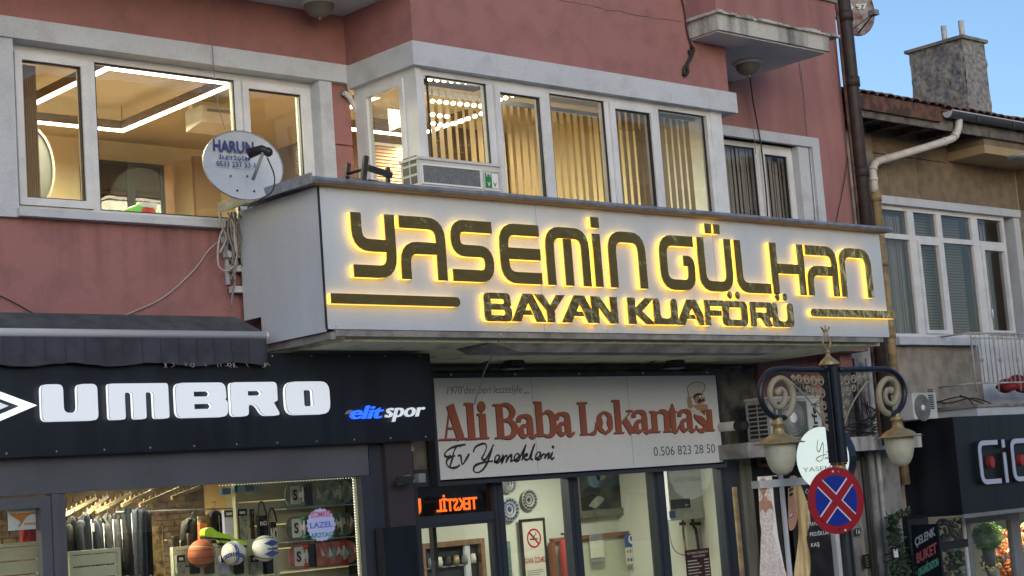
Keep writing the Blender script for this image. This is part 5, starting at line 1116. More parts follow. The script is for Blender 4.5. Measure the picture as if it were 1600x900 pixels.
q = rect(YR+.03, 1070, 860, 1112, 905); y = YR+.03
t = thing('price_list', 'dark maroon printed price list on the restaurant window', 'notice', ((q[0]+q[1])/2, y, q[2])); pm('maroon', (.06, .012, .015), .4); bx('sheet', 'maroon', t, q[0], q[1], y, y+.004, q[2]-.15, q[3])
write('ALİ BABA LOKANTASI', q[0]+.03, q[1]-.03, q[3]-.05, q[3]-.02, y-.001, 'paper', t); write('FİYAT LİSTESİ', q[0]+.12, q[1]-.08, q[3]-.09, q[3]-.062, y-.001, 'paper', t)
for k in range(6): bx('text_line', 'paper', t, q[0]+.03, q[0]+.03+.16+.07*((k*37) % 5)/4, y-.002, y-.001, q[3]-.13-k*.035, q[3]-.12-k*.035)
for k in range(6): bx('price', 'paper', t, q[1]-.10, q[1]-.02, y-.002, y-.001, q[3]-.13-k*.035, q[3]-.12-k*.035)
# added letters stand in for a street sign's reflection in the transom glass
z0, z1 = ZT2+.03, ZT2+.20; x0, x1 = X(657), X(764)
t = thing('sign_reflection', 'orange mirrored lettering, a modelled sign reflection in the transom above the restaurant door', 'reflection', ((x0+x1)/2, YR+.2, ZT2))
bx('case', 'black', t, x0-.1, x1+.18, YR+.14, YR+.25, ZT2-.05, ZH+.1); M['oreflect'] = emit('orange_reflection', (1, .16, .02), 2.2, (.3, .05, .01))
letters('TEKSTİL', x0+.33, x1-.02, z0, z1, YR+.13, YR+.139, 'oreflect', t, bold=.02, mirror=True); letters('U', x0+.0, x0+.13, z0-.01, z1-.02, YR+.13, YR+.139, 'oreflect', t, bold=.02)
# ================================================================== recess and doorway right of the restaurant
dw = thing('doorway', 'white framed hairdresser doorway with light side pier and concrete canopy', 'doorway', (17, YG, 0))
Xg = lambda px, Y=YG, py=800: W(px, py, Y).x
bx('recess_wall', 'soot', dw, Xg(1160), Xg(1186), 13.02, 13.3, 0, 3.95)
b = B(); b.box(Xg(1160, YR)+.005, Xg(1180), 12.9, 13.0, 0, 3.2); b.build('side_post', pm('dirtycream', (.20, .19, .15), .9, var=.5, scale=5, streak=True), dw)
bx('door_head', 'upvc', dw, Xg(1178), Xg(1262), 12.78, 12.9, W(1200, 762, 12.78).z, W(1200, 750, 12.78).z)
bx('door_back', 'black', dw, Xg(1178), Xg(1345), 13.05, 13.1, 0, 3.2)
px_ = Xg(1346, 12.85); b = B(); b.box(px_, Xg(1362, 12.85), 12.85, 13.0, 0, 2.75).box(Xg(1363, 12.86), Xg(1372, 12.86), 12.86, 13.0, 0, 2.75); b.build('side_pier', pm('lightpier', (.50, .49, .42), .8, var=.15, scale=3), dw)
bx('door_frame', 'upvc', dw, Xg(1302, 12.8), Xg(1312, 12.8), 12.80, 12.9, 0, 2.7)
a, c = W(1168, 703, 12.35), W(1440, 688, 12.35)
bx('canopy', 'concrete', dw, a.x, W(1300, 700, 12.35).x-.003, 12.35, 12.9, 2.86, 3.03); bx('canopy', 'wornstone', dw, W(1300, 700, 12.35).x, c.x, 12.35, 12.9, 2.86, 3.03)
# posters
def panel(nm, label, px0, py0, px1, py1, Y, m_, ext=.6):
    q = rect(Y, px0, py0, px1, py1); t = thing(nm, label, 'poster', ((q[0]+q[1])/2, Y, q[2]-ext)); bx('sheet', m_, t, q[0], q[1], Y, Y+.01, q[2]-ext, q[3]); return t, q
YP = 12.84
pm('pm_lip', (.42, .12, .10), .5)
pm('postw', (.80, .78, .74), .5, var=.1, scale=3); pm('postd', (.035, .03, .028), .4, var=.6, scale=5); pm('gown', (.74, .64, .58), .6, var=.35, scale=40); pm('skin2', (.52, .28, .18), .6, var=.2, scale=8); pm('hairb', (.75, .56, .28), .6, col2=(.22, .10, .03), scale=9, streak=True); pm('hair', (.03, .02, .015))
for k_, e_s in (('postw', .16), ('gown', .14), ('skin2', .10), ('hairb', .10), ('postd', .006)):       # emission added to brighten the posters in the canopy's shade
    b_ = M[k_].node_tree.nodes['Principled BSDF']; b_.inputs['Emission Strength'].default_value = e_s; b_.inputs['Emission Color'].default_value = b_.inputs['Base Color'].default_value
def shp(t, P, m_, k, nm='print', Y=YP, sm_=3):
    pts = [Vector((W(x, y, Y).x, W(x, y, Y).z)) for x, y in P]; L = smooth(pts+[pts[0]], sm_)[:-1] if sm_ else pts
    return plate(nm, m_, t, [[(p.x, p.y) for p in L]], Y-.0012-.0008*k, Y-.0006-.0008*k)
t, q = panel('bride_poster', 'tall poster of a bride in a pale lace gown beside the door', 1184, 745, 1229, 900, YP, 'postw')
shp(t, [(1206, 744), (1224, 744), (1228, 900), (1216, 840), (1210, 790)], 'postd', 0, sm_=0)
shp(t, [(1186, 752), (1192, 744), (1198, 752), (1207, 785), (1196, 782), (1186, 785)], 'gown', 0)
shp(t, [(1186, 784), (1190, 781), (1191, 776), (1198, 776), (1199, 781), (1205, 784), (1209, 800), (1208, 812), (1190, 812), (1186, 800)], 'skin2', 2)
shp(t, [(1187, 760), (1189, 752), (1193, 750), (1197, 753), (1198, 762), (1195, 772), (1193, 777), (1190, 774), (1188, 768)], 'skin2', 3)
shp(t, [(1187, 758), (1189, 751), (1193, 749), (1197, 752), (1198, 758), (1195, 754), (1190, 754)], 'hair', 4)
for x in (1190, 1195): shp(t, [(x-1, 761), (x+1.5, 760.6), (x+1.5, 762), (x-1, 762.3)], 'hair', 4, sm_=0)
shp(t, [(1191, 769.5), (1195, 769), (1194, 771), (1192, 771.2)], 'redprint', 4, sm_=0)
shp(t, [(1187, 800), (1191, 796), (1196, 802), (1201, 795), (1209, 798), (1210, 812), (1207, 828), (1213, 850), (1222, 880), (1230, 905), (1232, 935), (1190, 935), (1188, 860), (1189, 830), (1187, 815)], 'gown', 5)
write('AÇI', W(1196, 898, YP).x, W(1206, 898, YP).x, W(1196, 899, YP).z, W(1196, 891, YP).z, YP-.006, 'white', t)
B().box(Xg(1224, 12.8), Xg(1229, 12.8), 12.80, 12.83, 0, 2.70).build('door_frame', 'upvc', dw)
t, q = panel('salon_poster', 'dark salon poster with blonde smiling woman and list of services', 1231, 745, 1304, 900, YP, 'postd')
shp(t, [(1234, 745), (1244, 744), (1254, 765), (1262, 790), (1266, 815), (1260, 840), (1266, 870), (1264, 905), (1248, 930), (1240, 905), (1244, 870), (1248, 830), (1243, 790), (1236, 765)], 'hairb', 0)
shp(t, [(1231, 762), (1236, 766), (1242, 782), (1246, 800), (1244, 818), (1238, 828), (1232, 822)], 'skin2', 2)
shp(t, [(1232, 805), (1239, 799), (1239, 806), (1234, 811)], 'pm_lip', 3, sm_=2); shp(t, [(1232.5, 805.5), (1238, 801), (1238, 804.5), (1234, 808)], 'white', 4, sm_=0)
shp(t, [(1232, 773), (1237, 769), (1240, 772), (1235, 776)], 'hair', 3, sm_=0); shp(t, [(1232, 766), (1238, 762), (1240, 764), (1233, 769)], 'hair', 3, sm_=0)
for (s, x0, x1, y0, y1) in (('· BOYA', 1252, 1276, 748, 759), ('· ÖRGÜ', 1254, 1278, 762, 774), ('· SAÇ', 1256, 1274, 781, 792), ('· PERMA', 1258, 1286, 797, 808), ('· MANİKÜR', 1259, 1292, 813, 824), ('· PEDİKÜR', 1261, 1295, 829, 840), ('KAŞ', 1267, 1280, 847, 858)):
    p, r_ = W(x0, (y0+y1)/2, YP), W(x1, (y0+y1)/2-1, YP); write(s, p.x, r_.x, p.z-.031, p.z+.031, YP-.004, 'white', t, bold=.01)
# round lit sign
c = W(1289, 716, 11.95); R0 = .30
t = thing('round_sign', 'round white lit sign with gold monogram above the doorway', 'sign', c-Vector((0, 0, .38)))
Rm = Matrix.Rotation(-math.radians(88), 3, 'Z')
frr = lambda x, y, z: tuple(c+Rm@Vector((x, y, z)))
M['rsign'] = emit('round_sign_face', (.80, 1.0, .95), .42)
V, F = fill([circ(0, 0, .362, 40)]); B().tris(V, F, -.05, -.045, frr).build('lit_face', 'rsign', t); V, F = fill([circ(0, 0, .370, 40)]); B().tris(V, F, -.044, .09, frr).build('rim', 'lamppole', t)
pm('goldink', (.40, .38, .22), .5)
write('YASEMİN', -.28, .27, -.14, -.07, -.053, 'goldink', t, fr=frr, bold=-.005)
V, F = rib_tris(smooth([(-.03, .22), (-.06, .12), (-.03, .08), (.03, .18), (.02, .02), (-.04, -.03), (-.08, 0), (-.02, .03), (.06, .04)], 5), [.006, .012, .006, .012, .008]); B().tris(V, F, -.055, -.052, frr).build('monogram', 'goldink', t)
V, F = rib_tris(smooth([(.06, .06), (.12, .09), (.10, .02), (.04, .0), (.12, -.01)], 5), .008); B().tris(V, F, -.055, -.052, frr).build('monogram', 'goldink', t)
B().tube([(c.x+.02, c.y+.37, c.z+.02), (c.x+.02, 12.9, c.z+.02)], .02, 6).build('arm', 'black', t)
# house number, intercom
q = rect(12.84, 1336, 826, 1345.5, 836); t = thing('house_number', 'small black house number plate on the light pier', 'number plate', ((q[0]+q[1])/2, 12.84, q[2])); bx('plate', 'black', t, q[0], q[1], 12.838, 12.848, q[2], q[3]); letters('16', q[0]+.015, q[1]-.015, q[2]+.012, q[3]-.012, 12.835, 12.837, 'white', t)
q = rect(12.84, 1348, 867, 1362, 887); t = thing('intercom', 'brown door intercom panel on the light pier', 'intercom', ((q[0]+q[1])/2, 12.84, q[2])); bx('case', 'iron', t, q[0], q[1], 12.82, 12.849, q[2], q[3])
for k in range(4): bx('button', 'brass', t, q[0]+.03, q[1]-.03, 12.814, 12.8195, q[2]+.02+k*.036, q[2]+.042+k*.036)
# air conditioner above the doorway
AX0, AX1 = W(1204, 660, 12.25).x, W(1284, 660, 12.25).x; z0, z1 = 3.035, W(1240, 619, 12.25).z; y0, y1 = 12.25, 12.60
t = thing('outdoor_air_conditioner', 'grey old air conditioner with large round fan above the doorway', 'air conditioner', ((AX0+AX1)/2, 12.4, z0))
bx('casing', 'acdirty', t, AX0, AX1, y0+.01, y1, z0, z1-.02); bx('lid', 'ac', t, AX0-.01, AX1+.01, y0-.002, y1+.01, z1-.0195, z1)
fx = W(1262, 660, 12.25).x; bx('fan_recess', pm('fanrec', (.10, .11, .10), .7), t, AX0+.08, fx, y0-.0, y0+.0095, z0+.03, z1-.06)
c = Vector(((AX0+.08+fx)/2+.02, y0-.012, (z0+z1)/2)); r = min((fx-AX0-.10)/2, (z1-z0-.1)/2)
for k in range(40):
    a = k*math.pi/20; p = c+Vector((math.cos(a)*.07, 0, math.sin(a)*.07)); p2 = c+Vector((math.cos(a+.25)*r*.6, 0, math.sin(a+.25)*r*.6)); p3 = c+Vector((math.cos(a+.7)*r, 0, math.sin(a+.7)*r)); B().tube([p, p2, p3], .0045, 4, False).build('guard_wire', 'acdirty', t)
for rr in (.5, .8, 1.0): B().tube([c+Vector((math.cos(a*math.pi/16)*r*rr, 0, math.sin(a*math.pi/16)*r*rr)) for a in range(33)], .004, 4, False).build('guard_ring', 'acdirty', t)
B().lathe([(.001, .015), (.06, .012), (.065, 0), (.001, 0)], c, 18, (0, -1, 0)).build('hub_cap', 'white', t)
bx('brand_panel', 'ac', t, fx+.015, AX1-.01, y0-.003, y0+.0095, z0+.01, z1-.03)
fv = lambda a, y, b_: ((fx+AX1)/2-.02+b_, y, (z0+z1)/2+a)
letters('airfel', -.20, .18, -.05, .05, y0-.006, y0-.004, 'blackink', t, bold=.03, fr=lambda x, y, z: ((fx+AX1)/2-z, y, (z0+z1)/2+x-.02))
for i in range(8):
    for k in range(2):
        zz = z0+.04+i*(z1-z0-.1)/8; yy = y0+.05+k*.14; bx('side_slot', 'black', t, AX0-.003, AX0+.004, yy, yy+.12, zz, zz+(z1-z0-.1)/8-.015)
# flue pipe
p, r_ = W(1120, 668, 12.85), W(1166, 664, 12.35)
t = thing('flue_pipe', 'white boiler flue pipe with dark mouth poking out by the restaurant sign', 'flue', r_); d = (r_-p)
B().tube([Vector((p.x, 12.95, p.z)), p+d*.7], .055, 14).build('pipe', 'pvc', t); B().tube([p+d*.70, p+d*.95], .062, 14, False).tube([p+d*.70, p+d*.93], .05, 14).build('mouth', 'black', t)
# painted board with letters
q = rect(12.84, 1240, 597, 1271, 616); t = thing('old_street_board', 'old grey board with the black letters of a half hidden name', 'sign', ((q[0]+q[1])/2, 12.84, q[2])); bx('board', 'grey', t, q[0], q[1], 12.84, 12.86, q[2]-.03, q[3]); letters('KUŞ', q[0]+.04, q[1]-.04, q[2]+.01, q[3]-.02, 12.835, 12.839, 'blackink', t, bold=.03)
# folded shutters / stored boards in the dark recess
t = thing('stored_boards', 'dark dusty boards leaning in the recess beside the restaurant sign', 'boards', (W(1140, 650, 13.0).x, 13.0, 2.6))
for k, (a, c, top) in enumerate(((1124, 1131, 620), (1132, 1139, 616), (1140, 1150, 614), (1151, 1158, 619))): q = rect(12.99+k*.004, a, top, c, 800); bx('board', 'soot' if k % 2 else 'concrete', t, q[0], q[1], 12.985+k*.006, 13.01, q[2], q[3])
# conduits and cables between the buildings
for i, (px, top, bot, r_, m_, lab) in enumerate(((1160, 760, 900, .03, 'ochre', 'thin yellow gas pipe beside the bride poster'), (1378, 600, 900, .05, 'concrete', 'grey cement-coated pipe right of the light pier'), (1390, 560, 900, .035, 'acdirty', 'grey conduit pipe next to the flower shop sign'), (1345, 560, 700, .03, 'iron', 'rusty conduit behind the right lantern'))):
    a, c = W(px-(bot-top)*.0, top, 12.75), W(px, bot, 12.75); a = Vector((c.x, 12.75, a.z)); B().tube([Vector((c.x, 12.75, -.0)), Vector((c.x+.004, 12.75, (a.z)*.5)), a], r_, 10).build('pipe', m_, label=lab, cat='pipe')
random.seed(11)
t = thing('cable_tangle', 'tangle of dark cables on the wall behind the right lantern', 'cables', W(1350, 660, 12.7))
for i in range(16):
    x0, y0_ = random.uniform(1325, 1390), random.uniform(600, 650); P = [W(x0+random.uniform(-45, 45)*(k/4), y0_+k*14+random.uniform(-12, 12), 12.68+random.uniform(-.04, .04)) for k in range(5)]
    B().tube(smooth(P, 4), random.choice([.005, .007, .010]), 5).build('wire', random.choice(['cableb', 'cable', 'cableb']), t)
# wall behind all this, below the beige building's left edge
# ================================================================== street lamp
LY = 9.1; LX = 12.09
lp_ = thing('street_lamp', 'black ornamental street lamp with two gold-capped lanterns and scrolls', 'street lamp', (LX, LY, 0))
b = B(); b.lathe([(.11, 0), (.12, .1), (.085, .25), (.075, .9), (.06, 1.0), (.055, 2.62)], (LX, LY, 0), 16); b.build('post', 'lamppole', lp_)
prof = []
b = B(); n = 24
for k in range(n): prof.append((.062+.012*(1 if k % 3 == 0 else -1 if k % 3 == 2 else 0)))
vs = [(LX+prof[k]*math.cos(2*math.pi*k/n), LY+prof[k]*math.sin(2*math.pi*k/n), z) for z in (2.68, 3.56) for k in range(n)]
b.add(vs, [(k, (k+1) % n, n+(k+1) % n, n+k) for k in range(n)]+[tuple(range(n)), tuple(range(n, 2*n))]); b.build('fluted_shaft', 'lamppole', lp_)
B().box(LX-.10, LX-.066, LY-.03, LY+.03, 2.70, 3.50).build('side_rib', 'lamppole', lp_); B().box(LX+.066, LX+.10, LY-.03, LY+.03, 2.70, 3.50).build('side_rib', 'lamppole', lp_)
B().lathe([(.055, 2.60), (.075, 2.60), (.08, 2.62), (.06, 2.65), (.06, 2.69), (.075, 2.70)], (LX, LY, 0), 18).build('collar', 'brass', lp_)
B().box(LX-.12, LX+.12, LY-.01, LY+.01, 2.585, 2.60).build('collar_plate', 'lamppole', lp_)
B().lathe([(.09, 3.56), (.095, 3.575), (.06, 3.61), (.025, 3.64), (.018, 3.67), (.03, 3.68), (.012, 3.70), (.001, 3.705)], (LX, LY, 0), 18).build('cap', 'brass', lp_)
for s in (-1, 1):
    tul = [(0, 3.70), (.04, 3.73), (.052, 3.77), (.035, 3.81), (.02, 3.84), (.03, 3.87), (.06, 3.90)]; B().tube(smooth([(LX+s*x, LY, z) for x, z in tul], 4), [.009]*25, 6).build('tulip_petal', 'brass', lp_)
B().tube([(LX, LY, 3.86), (LX, LY, 3.92)], [.012, .003], 6).build('tulip_stamen', 'brass', lp_)
for s in (-1, 1):
    AR = [(1292, 578), (1250, 578), (1218, 577), (1200, 583), (1190, 598), (1188, 617), (1193, 635), (1204, 648), (1216, 653), (1226, 652)] if s < 0 else [(1310, 578), (1350, 577), (1382, 577), (1398, 583), (1409, 596), (1413, 612), (1411, 628), (1405, 640), (1397, 646), (1389, 647)]
    SP = [(1226, 652), (1235, 641), (1239, 624), (1236, 606), (1228, 595), (1218, 591), (1208, 597), (1203, 611), (1205, 626), (1213, 636), (1222, 634), (1227, 623), (1225, 612), (1219, 608), (1215, 613)] if s < 0 else [(1389, 647), (1380, 641), (1374, 625), (1374, 608), (1381, 595), (1390, 592), (1398, 598), (1402, 610), (1400, 623), (1394, 631), (1386, 628), (1383, 617), (1386, 609), (1391, 610)]
    fl = lambda L: [Vector((W(*p, LY).x, LY, W(*p, LY).z)) for p in L]
    B().tube(smooth(fl(AR), 5), .027, 10).build('arm', 'lamppole', lp_)
    sp = smooth(fl(SP), 5); B().tube(sp, [.030-.008*k/len(sp) for k in range(len(sp))], 9).sphere(sp[-1], .036, 10, 7).build('scroll', 'scroll', lp_)
    # filigree bracket of small rings
    b = B(); rnd = random.Random(3)
    for (u, v, r_) in ((.14, 3.42, .05), (.24, 3.42, .05), (.34, 3.43, .045), (.44, 3.44, .04), (.52, 3.45, .03), (.14, 3.31, .05), (.24, 3.32, .045), (.33, 3.35, .035), (.13, 3.20, .045), (.21, 3.22, .035), (.12, 3.10, .04), (.17, 3.13, .025), (.11, 3.01, .03)):
        P = [(LX+s*(u+r_*(1-k/22)*math.cos(k*.62)), LY, v+r_*(1-k/22)*math.sin(k*.62)) for k in range(16)]; b.tube(P, .007, 5)
    b.tube(smooth([(LX+s*.10, LY, 2.98), (LX+s*.20, LY, 3.12), (LX+s*.36, LY, 3.28), (LX+s*.56, LY, 3.42)], 4), .008, 5)
    b.build('filigree_bracket', 'scroll', lp_)
    lx = LX+s*.835 if s < 0 else LX+s*.90; c = Vector((lx, LY, 0)); z = 2.60
    c = W(1219 if s < 0 else 1406, 700, LY); lx = c.x; c = Vector((lx, LY, 0)); zz = 2.80
    B().tube([(lx, LY, 3.09), (lx, LY, 3.26)], .007, 6).build('hanger_rod', 'acdirty', lp_); B().tube([(lx, LY, 3.10), (lx, LY, 3.135)], .028, 8).build('hanger', 'lamppole', lp_)
    B().lathe([(.001, zz+.315), (.03, zz+.315), (.045, zz+.30), (.04, zz+.285), (.062, zz+.27), (.062, zz+.25), (.045, zz+.245), (.05, zz+.19), (.058, zz+.185), (.058, zz+.175), (.07, zz+.17), (.11, zz+.155), (.15, zz+.13), (.165, zz+.11), (.215, zz+.098), (.215, zz+.092), (.14, zz+.10), (.001, zz+.10)], (lx, LY, -.0), 28).build('lantern_cap', 'brass', lp_)
    B().lathe([(.135, zz+.09), (.135, zz+.05), (.128, zz-.02), (.11, zz-.09), (.08, zz-.145), (.04, zz-.17), (.001, zz-.175)], (lx, LY, 0), 28).build('lantern_glass', 'opal', lp_)
# no-stopping sign
Rd = Matrix.Rotation(-math.radians(17.6), 3, 'Z'); c = W(1306, 782, LY-.09); frd = lambda x, y, z: tuple(c+Rd@Vector((x, y, z))); rr = .288
Rd = Matrix.Rotation(math.radians(17.6), 3, 'Z').inverted(); Rd = Matrix.Rotation(-math.radians(17.6), 3, 'Z')
t = thing('no_stopping_sign', 'round red and blue no-stopping road sign on the lamp post', 'road sign', c-Vector((0, 0, rr)))
V, F = fill([circ(0, 0, rr, 48)]); B().tris(V, F, -.008, .004, frd).build('disc', 'signred', t)
V, F = fill([circ(0, 0, rr*.76, 48)]); B().tris(V, F, -.010, -.0085, frd).build('blue_field', 'signblue', t)
for s in (1, -1):
    d = rr*.765*.7071; P = [(-d, s*d), (d, -s*d)]
    V, F = rib_tris(P, .090); B().tris(V, F, -.0125-(.0012 if s > 0 else 0), -.0105-(.0012 if s > 0 else 0), frd).build('white_border', 'white', t)
    V, F = rib_tris([(p[0]*1.04, p[1]*1.04) for p in P], .066); B().tris(V, F, -.0160-(.0012 if s > 0 else 0), -.0150-(.0012 if s > 0 else 0), frd).build('red_bar', 'signred', t)
for x, z, m_ in ((-.01, .25, 'white'), (.05, .245, 'rust'), (.06, -.26, 'white'), (0, -.25, 'iron')):
    V, F = fill([circ(x, z, .010, 8)]); B().tris(V, F, -.014, -.009, frd).build('bolt', m_, t)
B().tube([c+Vector((0, .02, .1)), c+Vector((0, .05, .1))], .02, 6).build('clamp', 'alu', t)
# ================================================================== beige building on the right
YE = 13.0
bb_ = thing('beige_building', 'low beige building with white windows, tiled eave and rough chimney beside', 'building', (20, YE, 0))
wx0, wx1 = W(1372, 320, YE).x, W(1592, 335, YE).x; wz1 = W(1378, 318, YE).z; wz0 = W(1400, 527, YE).z
dx0 = W(1531, 560, YE).x
bx('wall', 'beige', bb_, 17.2, wx0, YE, YE+.25, 0, 7.6); bx('wall', 'beige', bb_, wx1, 28, YE, YE+.25, 2.6, 7.6)
bx('wall', 'brownr', bb_, wx0, wx1, YE, YE+.25, wz1+.10, 7.6); bx('wall', 'beige', bb_, wx0, dx0, YE, YE+.25, 2.6, wz0-.1)
bx('lintel', 'stone', bb_, wx0-.05, wx1+.02, YE-.03, YE+.24, wz1, wz1+.11) ; bx('reveal', 'stone', bb_, wx1-.16, wx1-.002, YE+.0, YE+.24, 3.2, wz1-.002)
for px in (1385, 1432): a = W(px, 250, YE-.003); bx('render_groove', 'soot', bb_, a.x, a.x+.012, YE-.003, YE-.0005, wz1+.12, 7.3)
a = W(1475, 252, YE); bx('render_step', 'brownr', bb_, wx0, a.x, YE-.03, YE-.001, a.z-.02, a.z+.0)
fx = [W(p, 430, YE+.05).x for p in (1391, 1437, 1447, 1497, 1503, 1543)]
xs = [W(p, q, YE+.08).x for p, q in ((1380, 400), (1421, 400), (1431, 400), (1466, 400), (1474, 400), (1520, 400), (1530, 400), (1568, 400))]
tz = W(1425, 372, YE+.08).z; zt2 = tz+.04
win = bb_
wf = frame(B(), xs[0]-.06, xs[7]+.06, wz0, wz1, YE+.05, YE+.14, .06).build('window', 'upvc', bb_)
bx('transom', 'upvc', wf, xs[0], xs[7], YE+.052, YE+.138, tz-.035, tz+.035)
for i in (1, 3): bx('mullion', 'upvc', wf, xs[i], xs[i+1], YE+.053, YE+.137, wz0+.06, tz-.036); bx('mullion', 'upvc', wf, xs[i], xs[i+1], YE+.053, YE+.137, tz+.036, wz1-.06)
bx('mullion', 'upvc', wf, xs[5], xs[6], YE+.051, YE+.139, wz0+.06, tz-.036); bx('mullion', 'upvc', wf, xs[5], xs[6], YE+.051, YE+.139, tz+.036, wz1-.06)
for a, c in ((0, 1), (2, 3), (4, 5), (6, 7)): pane(wf, xs[a], xs[c], tz+.036, wz1-.06, YE+.09, 'glassd')
for a, c in ((0, 1), (4, 5)): pane(wf, xs[a], xs[c], wz0+.06, tz-.036, YE+.09, 'glassd')
frame(B(), xs[2]+.003, xs[3]-.003, wz0+.063, tz-.039, YE+.02, YE+.12, .05).build('sash', 'upvc', wf); pane(wf, xs[2]+.05, xs[3]-.05, wz0+.113, tz-.09, YE+.07, 'glassd')
dz0 = wz0-1.0
frame(B(), xs[6]+.003, xs[7]-.003, wz0+.063, tz-.039, YE+.02, YE+.12, .06).build('door_frame', 'upvc', wf); pane(wf, xs[6]+.06, xs[7]-.06, wz0+.12, tz-.10, YE+.07, 'glassd')
bx('door_panel', 'upvc', bb_, dx0, wx1-.16, YE+.05, YE+.13, dz0, wz0-.001); B().tube([(xs[6]+.03, YE-.02, wz0+.30), (xs[6]+.03, YE-.02, wz0+.42)], .012, 6).build('door_handle', 'white', wf)
bx('window_sill', 'stone', bb_, wx0-.0, W(1530, 540, YE-.10).x, YE-.12, YE+.04, wz0-.11, wz0-.002)
# curtains with fine horizontal stripes behind the glass
b = B(); z = wz0+.08
while z < wz1-.07: b.box(xs[0], xs[5], YE+.26, YE+.265, z, z+.028); z += .040
b.build('slatted_blind', pm('blindgrey', (.42, .41, .40), .8), bb_, kind='stuff')
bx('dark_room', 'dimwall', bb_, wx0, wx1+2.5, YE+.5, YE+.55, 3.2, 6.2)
b = B(); n = 26
for i in range(n):
    x0 = xs[0]+(xs[1]-xs[0]+.25)*i/n; b.box(x0, x0+.03, YE+.22+.02*math.sin(i), YE+.225+.02*math.sin(i), wz0+.06, wz1-.1)
b.build('net_curtain', pm('net2', (.62, .61, .60), .9), bb_)
b = B(); x0 = xs[6]+.15
for i in range(9): b.box(x0+i*.035, x0+i*.035+.03, YE+.24+.015*math.sin(i*2), YE+.245+.015*math.sin(i*2), dz0, wz1-.1)
b.build('door_curtain', 'net2', bb_)
# corner return on the right
rx0 = W(1590, 340, YE).x; rx0 = max(rx0, wx1)
bx('projecting_wing', 'beige', bb_, rx0+.0, 28, 11.75, YE-.001, 6.22, 6.72) if 0 else None
# balcony in front of the door
bxp = W(1524, 620, 12.0)
YBk = 12.42; bl = W(1523, 625, YBk)
bx('balcony_slab', 'stone', bb_, bl.x-.02, 28, YBk-.03, YE-.001, bl.z-.32, bl.z-.10)
bx('balcony_edge', 'concrete', bb_, bl.x-.05, 28, YBk-.06, YE-.001, bl.z-.099, bl.z-.06)
rt = W(1516, 520, YBk); rb = W(1525, 608, YBk)
t = thing('balcony_railing', 'grey iron balcony railing in front of the white balcony door', 'railing', (rt.x, YBk, bl.z-.06))
zt = rt.z; zb = rb.z+.08; X1 = 25.2
for z in (zt, zt-.07, zb): B().tube([(rt.x, YBk, z), (X1, YBk, z)], .013, 6).build('rail', 'acdirty', t)
for z in (zt, zb): B().tube([(rt.x, YBk, z), (rt.x, YE-.005, z)], .013, 6).build('side_rail', 'acdirty', t)
x = rt.x; k = 0
while x < X1:
    r_ = .014 if k % 5 == 0 else .008
    B().tube([(x, YBk, zb-.12 if k % 5 == 0 else zb), (x, YBk, zt)], r_, 6).build('bar', 'acdirty', t)
    if k % 4 == 2: B().lathe([(.001, -.03), (.022, -.02), (.022, .02), (.001, .03)], (x, YBk, zb+(zt-zb)*.45), 8).build('knuckle', 'acdirty', t)
    x += .11; k += 1
b = B(); rnd = random.Random(5); c = W(1590, 603, 12.55)
for i in range(26): b.sphere(c+Vector((rnd.uniform(-.30, .9), rnd.uniform(-.08, .15), rnd.uniform(-.05, .09))), rnd.uniform(.06, .12), 9, 6, (1.3, .9, .6))
b.build('cloth_heap', mat('red_cloth', (.32, .02, .03), .8, var=.5, scale=18, bump=1, bscale=18), label='crumpled red cloth lying on the balcony behind the railing', cat='cloth')
# eave, gutter, tiles
YGt = 12.25
gx0 = W(1480, 172, YGt); gz = gx0.z-.02
ez = W(1335, 145, YGt+.05).z
a, c = W(1333, 141, YGt+.04), W(1470, 171, YGt+.04)
rf_ = thing('tiled_roof', 'tiled roof edge with weathered wooden fascia board and grey gutter', 'roof', (19, YGt, 7))
bx('fascia_board', 'oldwood', rf_, 17.32, c.x, YGt+.04, YGt+.09, c.z-.17, c.z+.03)
bx('under_fascia', 'soot', rf_, 17.33, 28, YGt+.095, YGt+.13, c.z-.26, c.z-.05)
bx('eave_soffit', pm('eavewood', (.07, .055, .045), .95, var=.4, scale=8), rf_, 17.3, 28, YGt+.131, YE-.001, c.z-.16, c.z-.12)
for i in range(16): bx('rafter_end', 'oldwood', rf_, 17.4+i*.6, 17.48+i*.6, YGt+.14, YE-.002, c.z-.24, c.z-.161)
n = 12; vs = []
for X_ in (gx0.x, 27):
    for k in range(n+1): ang = math.pi*(k/n); vs.append((X_, YGt-.0+.075*-math.cos(ang)*1, gz-.085*math.sin(ang)))
m_ = n+1; vo = [(v[0], v[1]*1, v[2]+.006) for v in vs]
b = B(); b.add(vs, [(k, k+1, m_+k+1, m_+k) for k in range(n)], True); b.add([(v[0], YGt+(v[1]-YGt)*.9, gz+(v[2]-gz)*.9) for v in vs], [(m_+k, m_+k+1, k+1, k) for k in range(n)], True); b.build('gutter', pm('guttergrey', (.06, .062, .07), .45), rf_)
B().add(vs[:m_]+[(v[0]-.008, v[1], v[2]) for v in vs[:m_]], [tuple(range(m_)), tuple(reversed(range(m_, 2*m_)))]+[(k, k+1, m_+k+1, m_+k) for k in range(n)]).build('gutter_end_cap', 'alu', rf_)
bx('gutter_lip', 'alu', rf_, gx0.x, 28, YGt-.082, YGt-.06, gz-.001, gz+.012)
for i in range(7): bx('gutter_clip', 'guttergrey', rf_, gx0.x+.6+i*.9, gx0.x+.63+i*.9, YGt-.085, YGt-.081, gz-.09, gz-.002)
tile = None
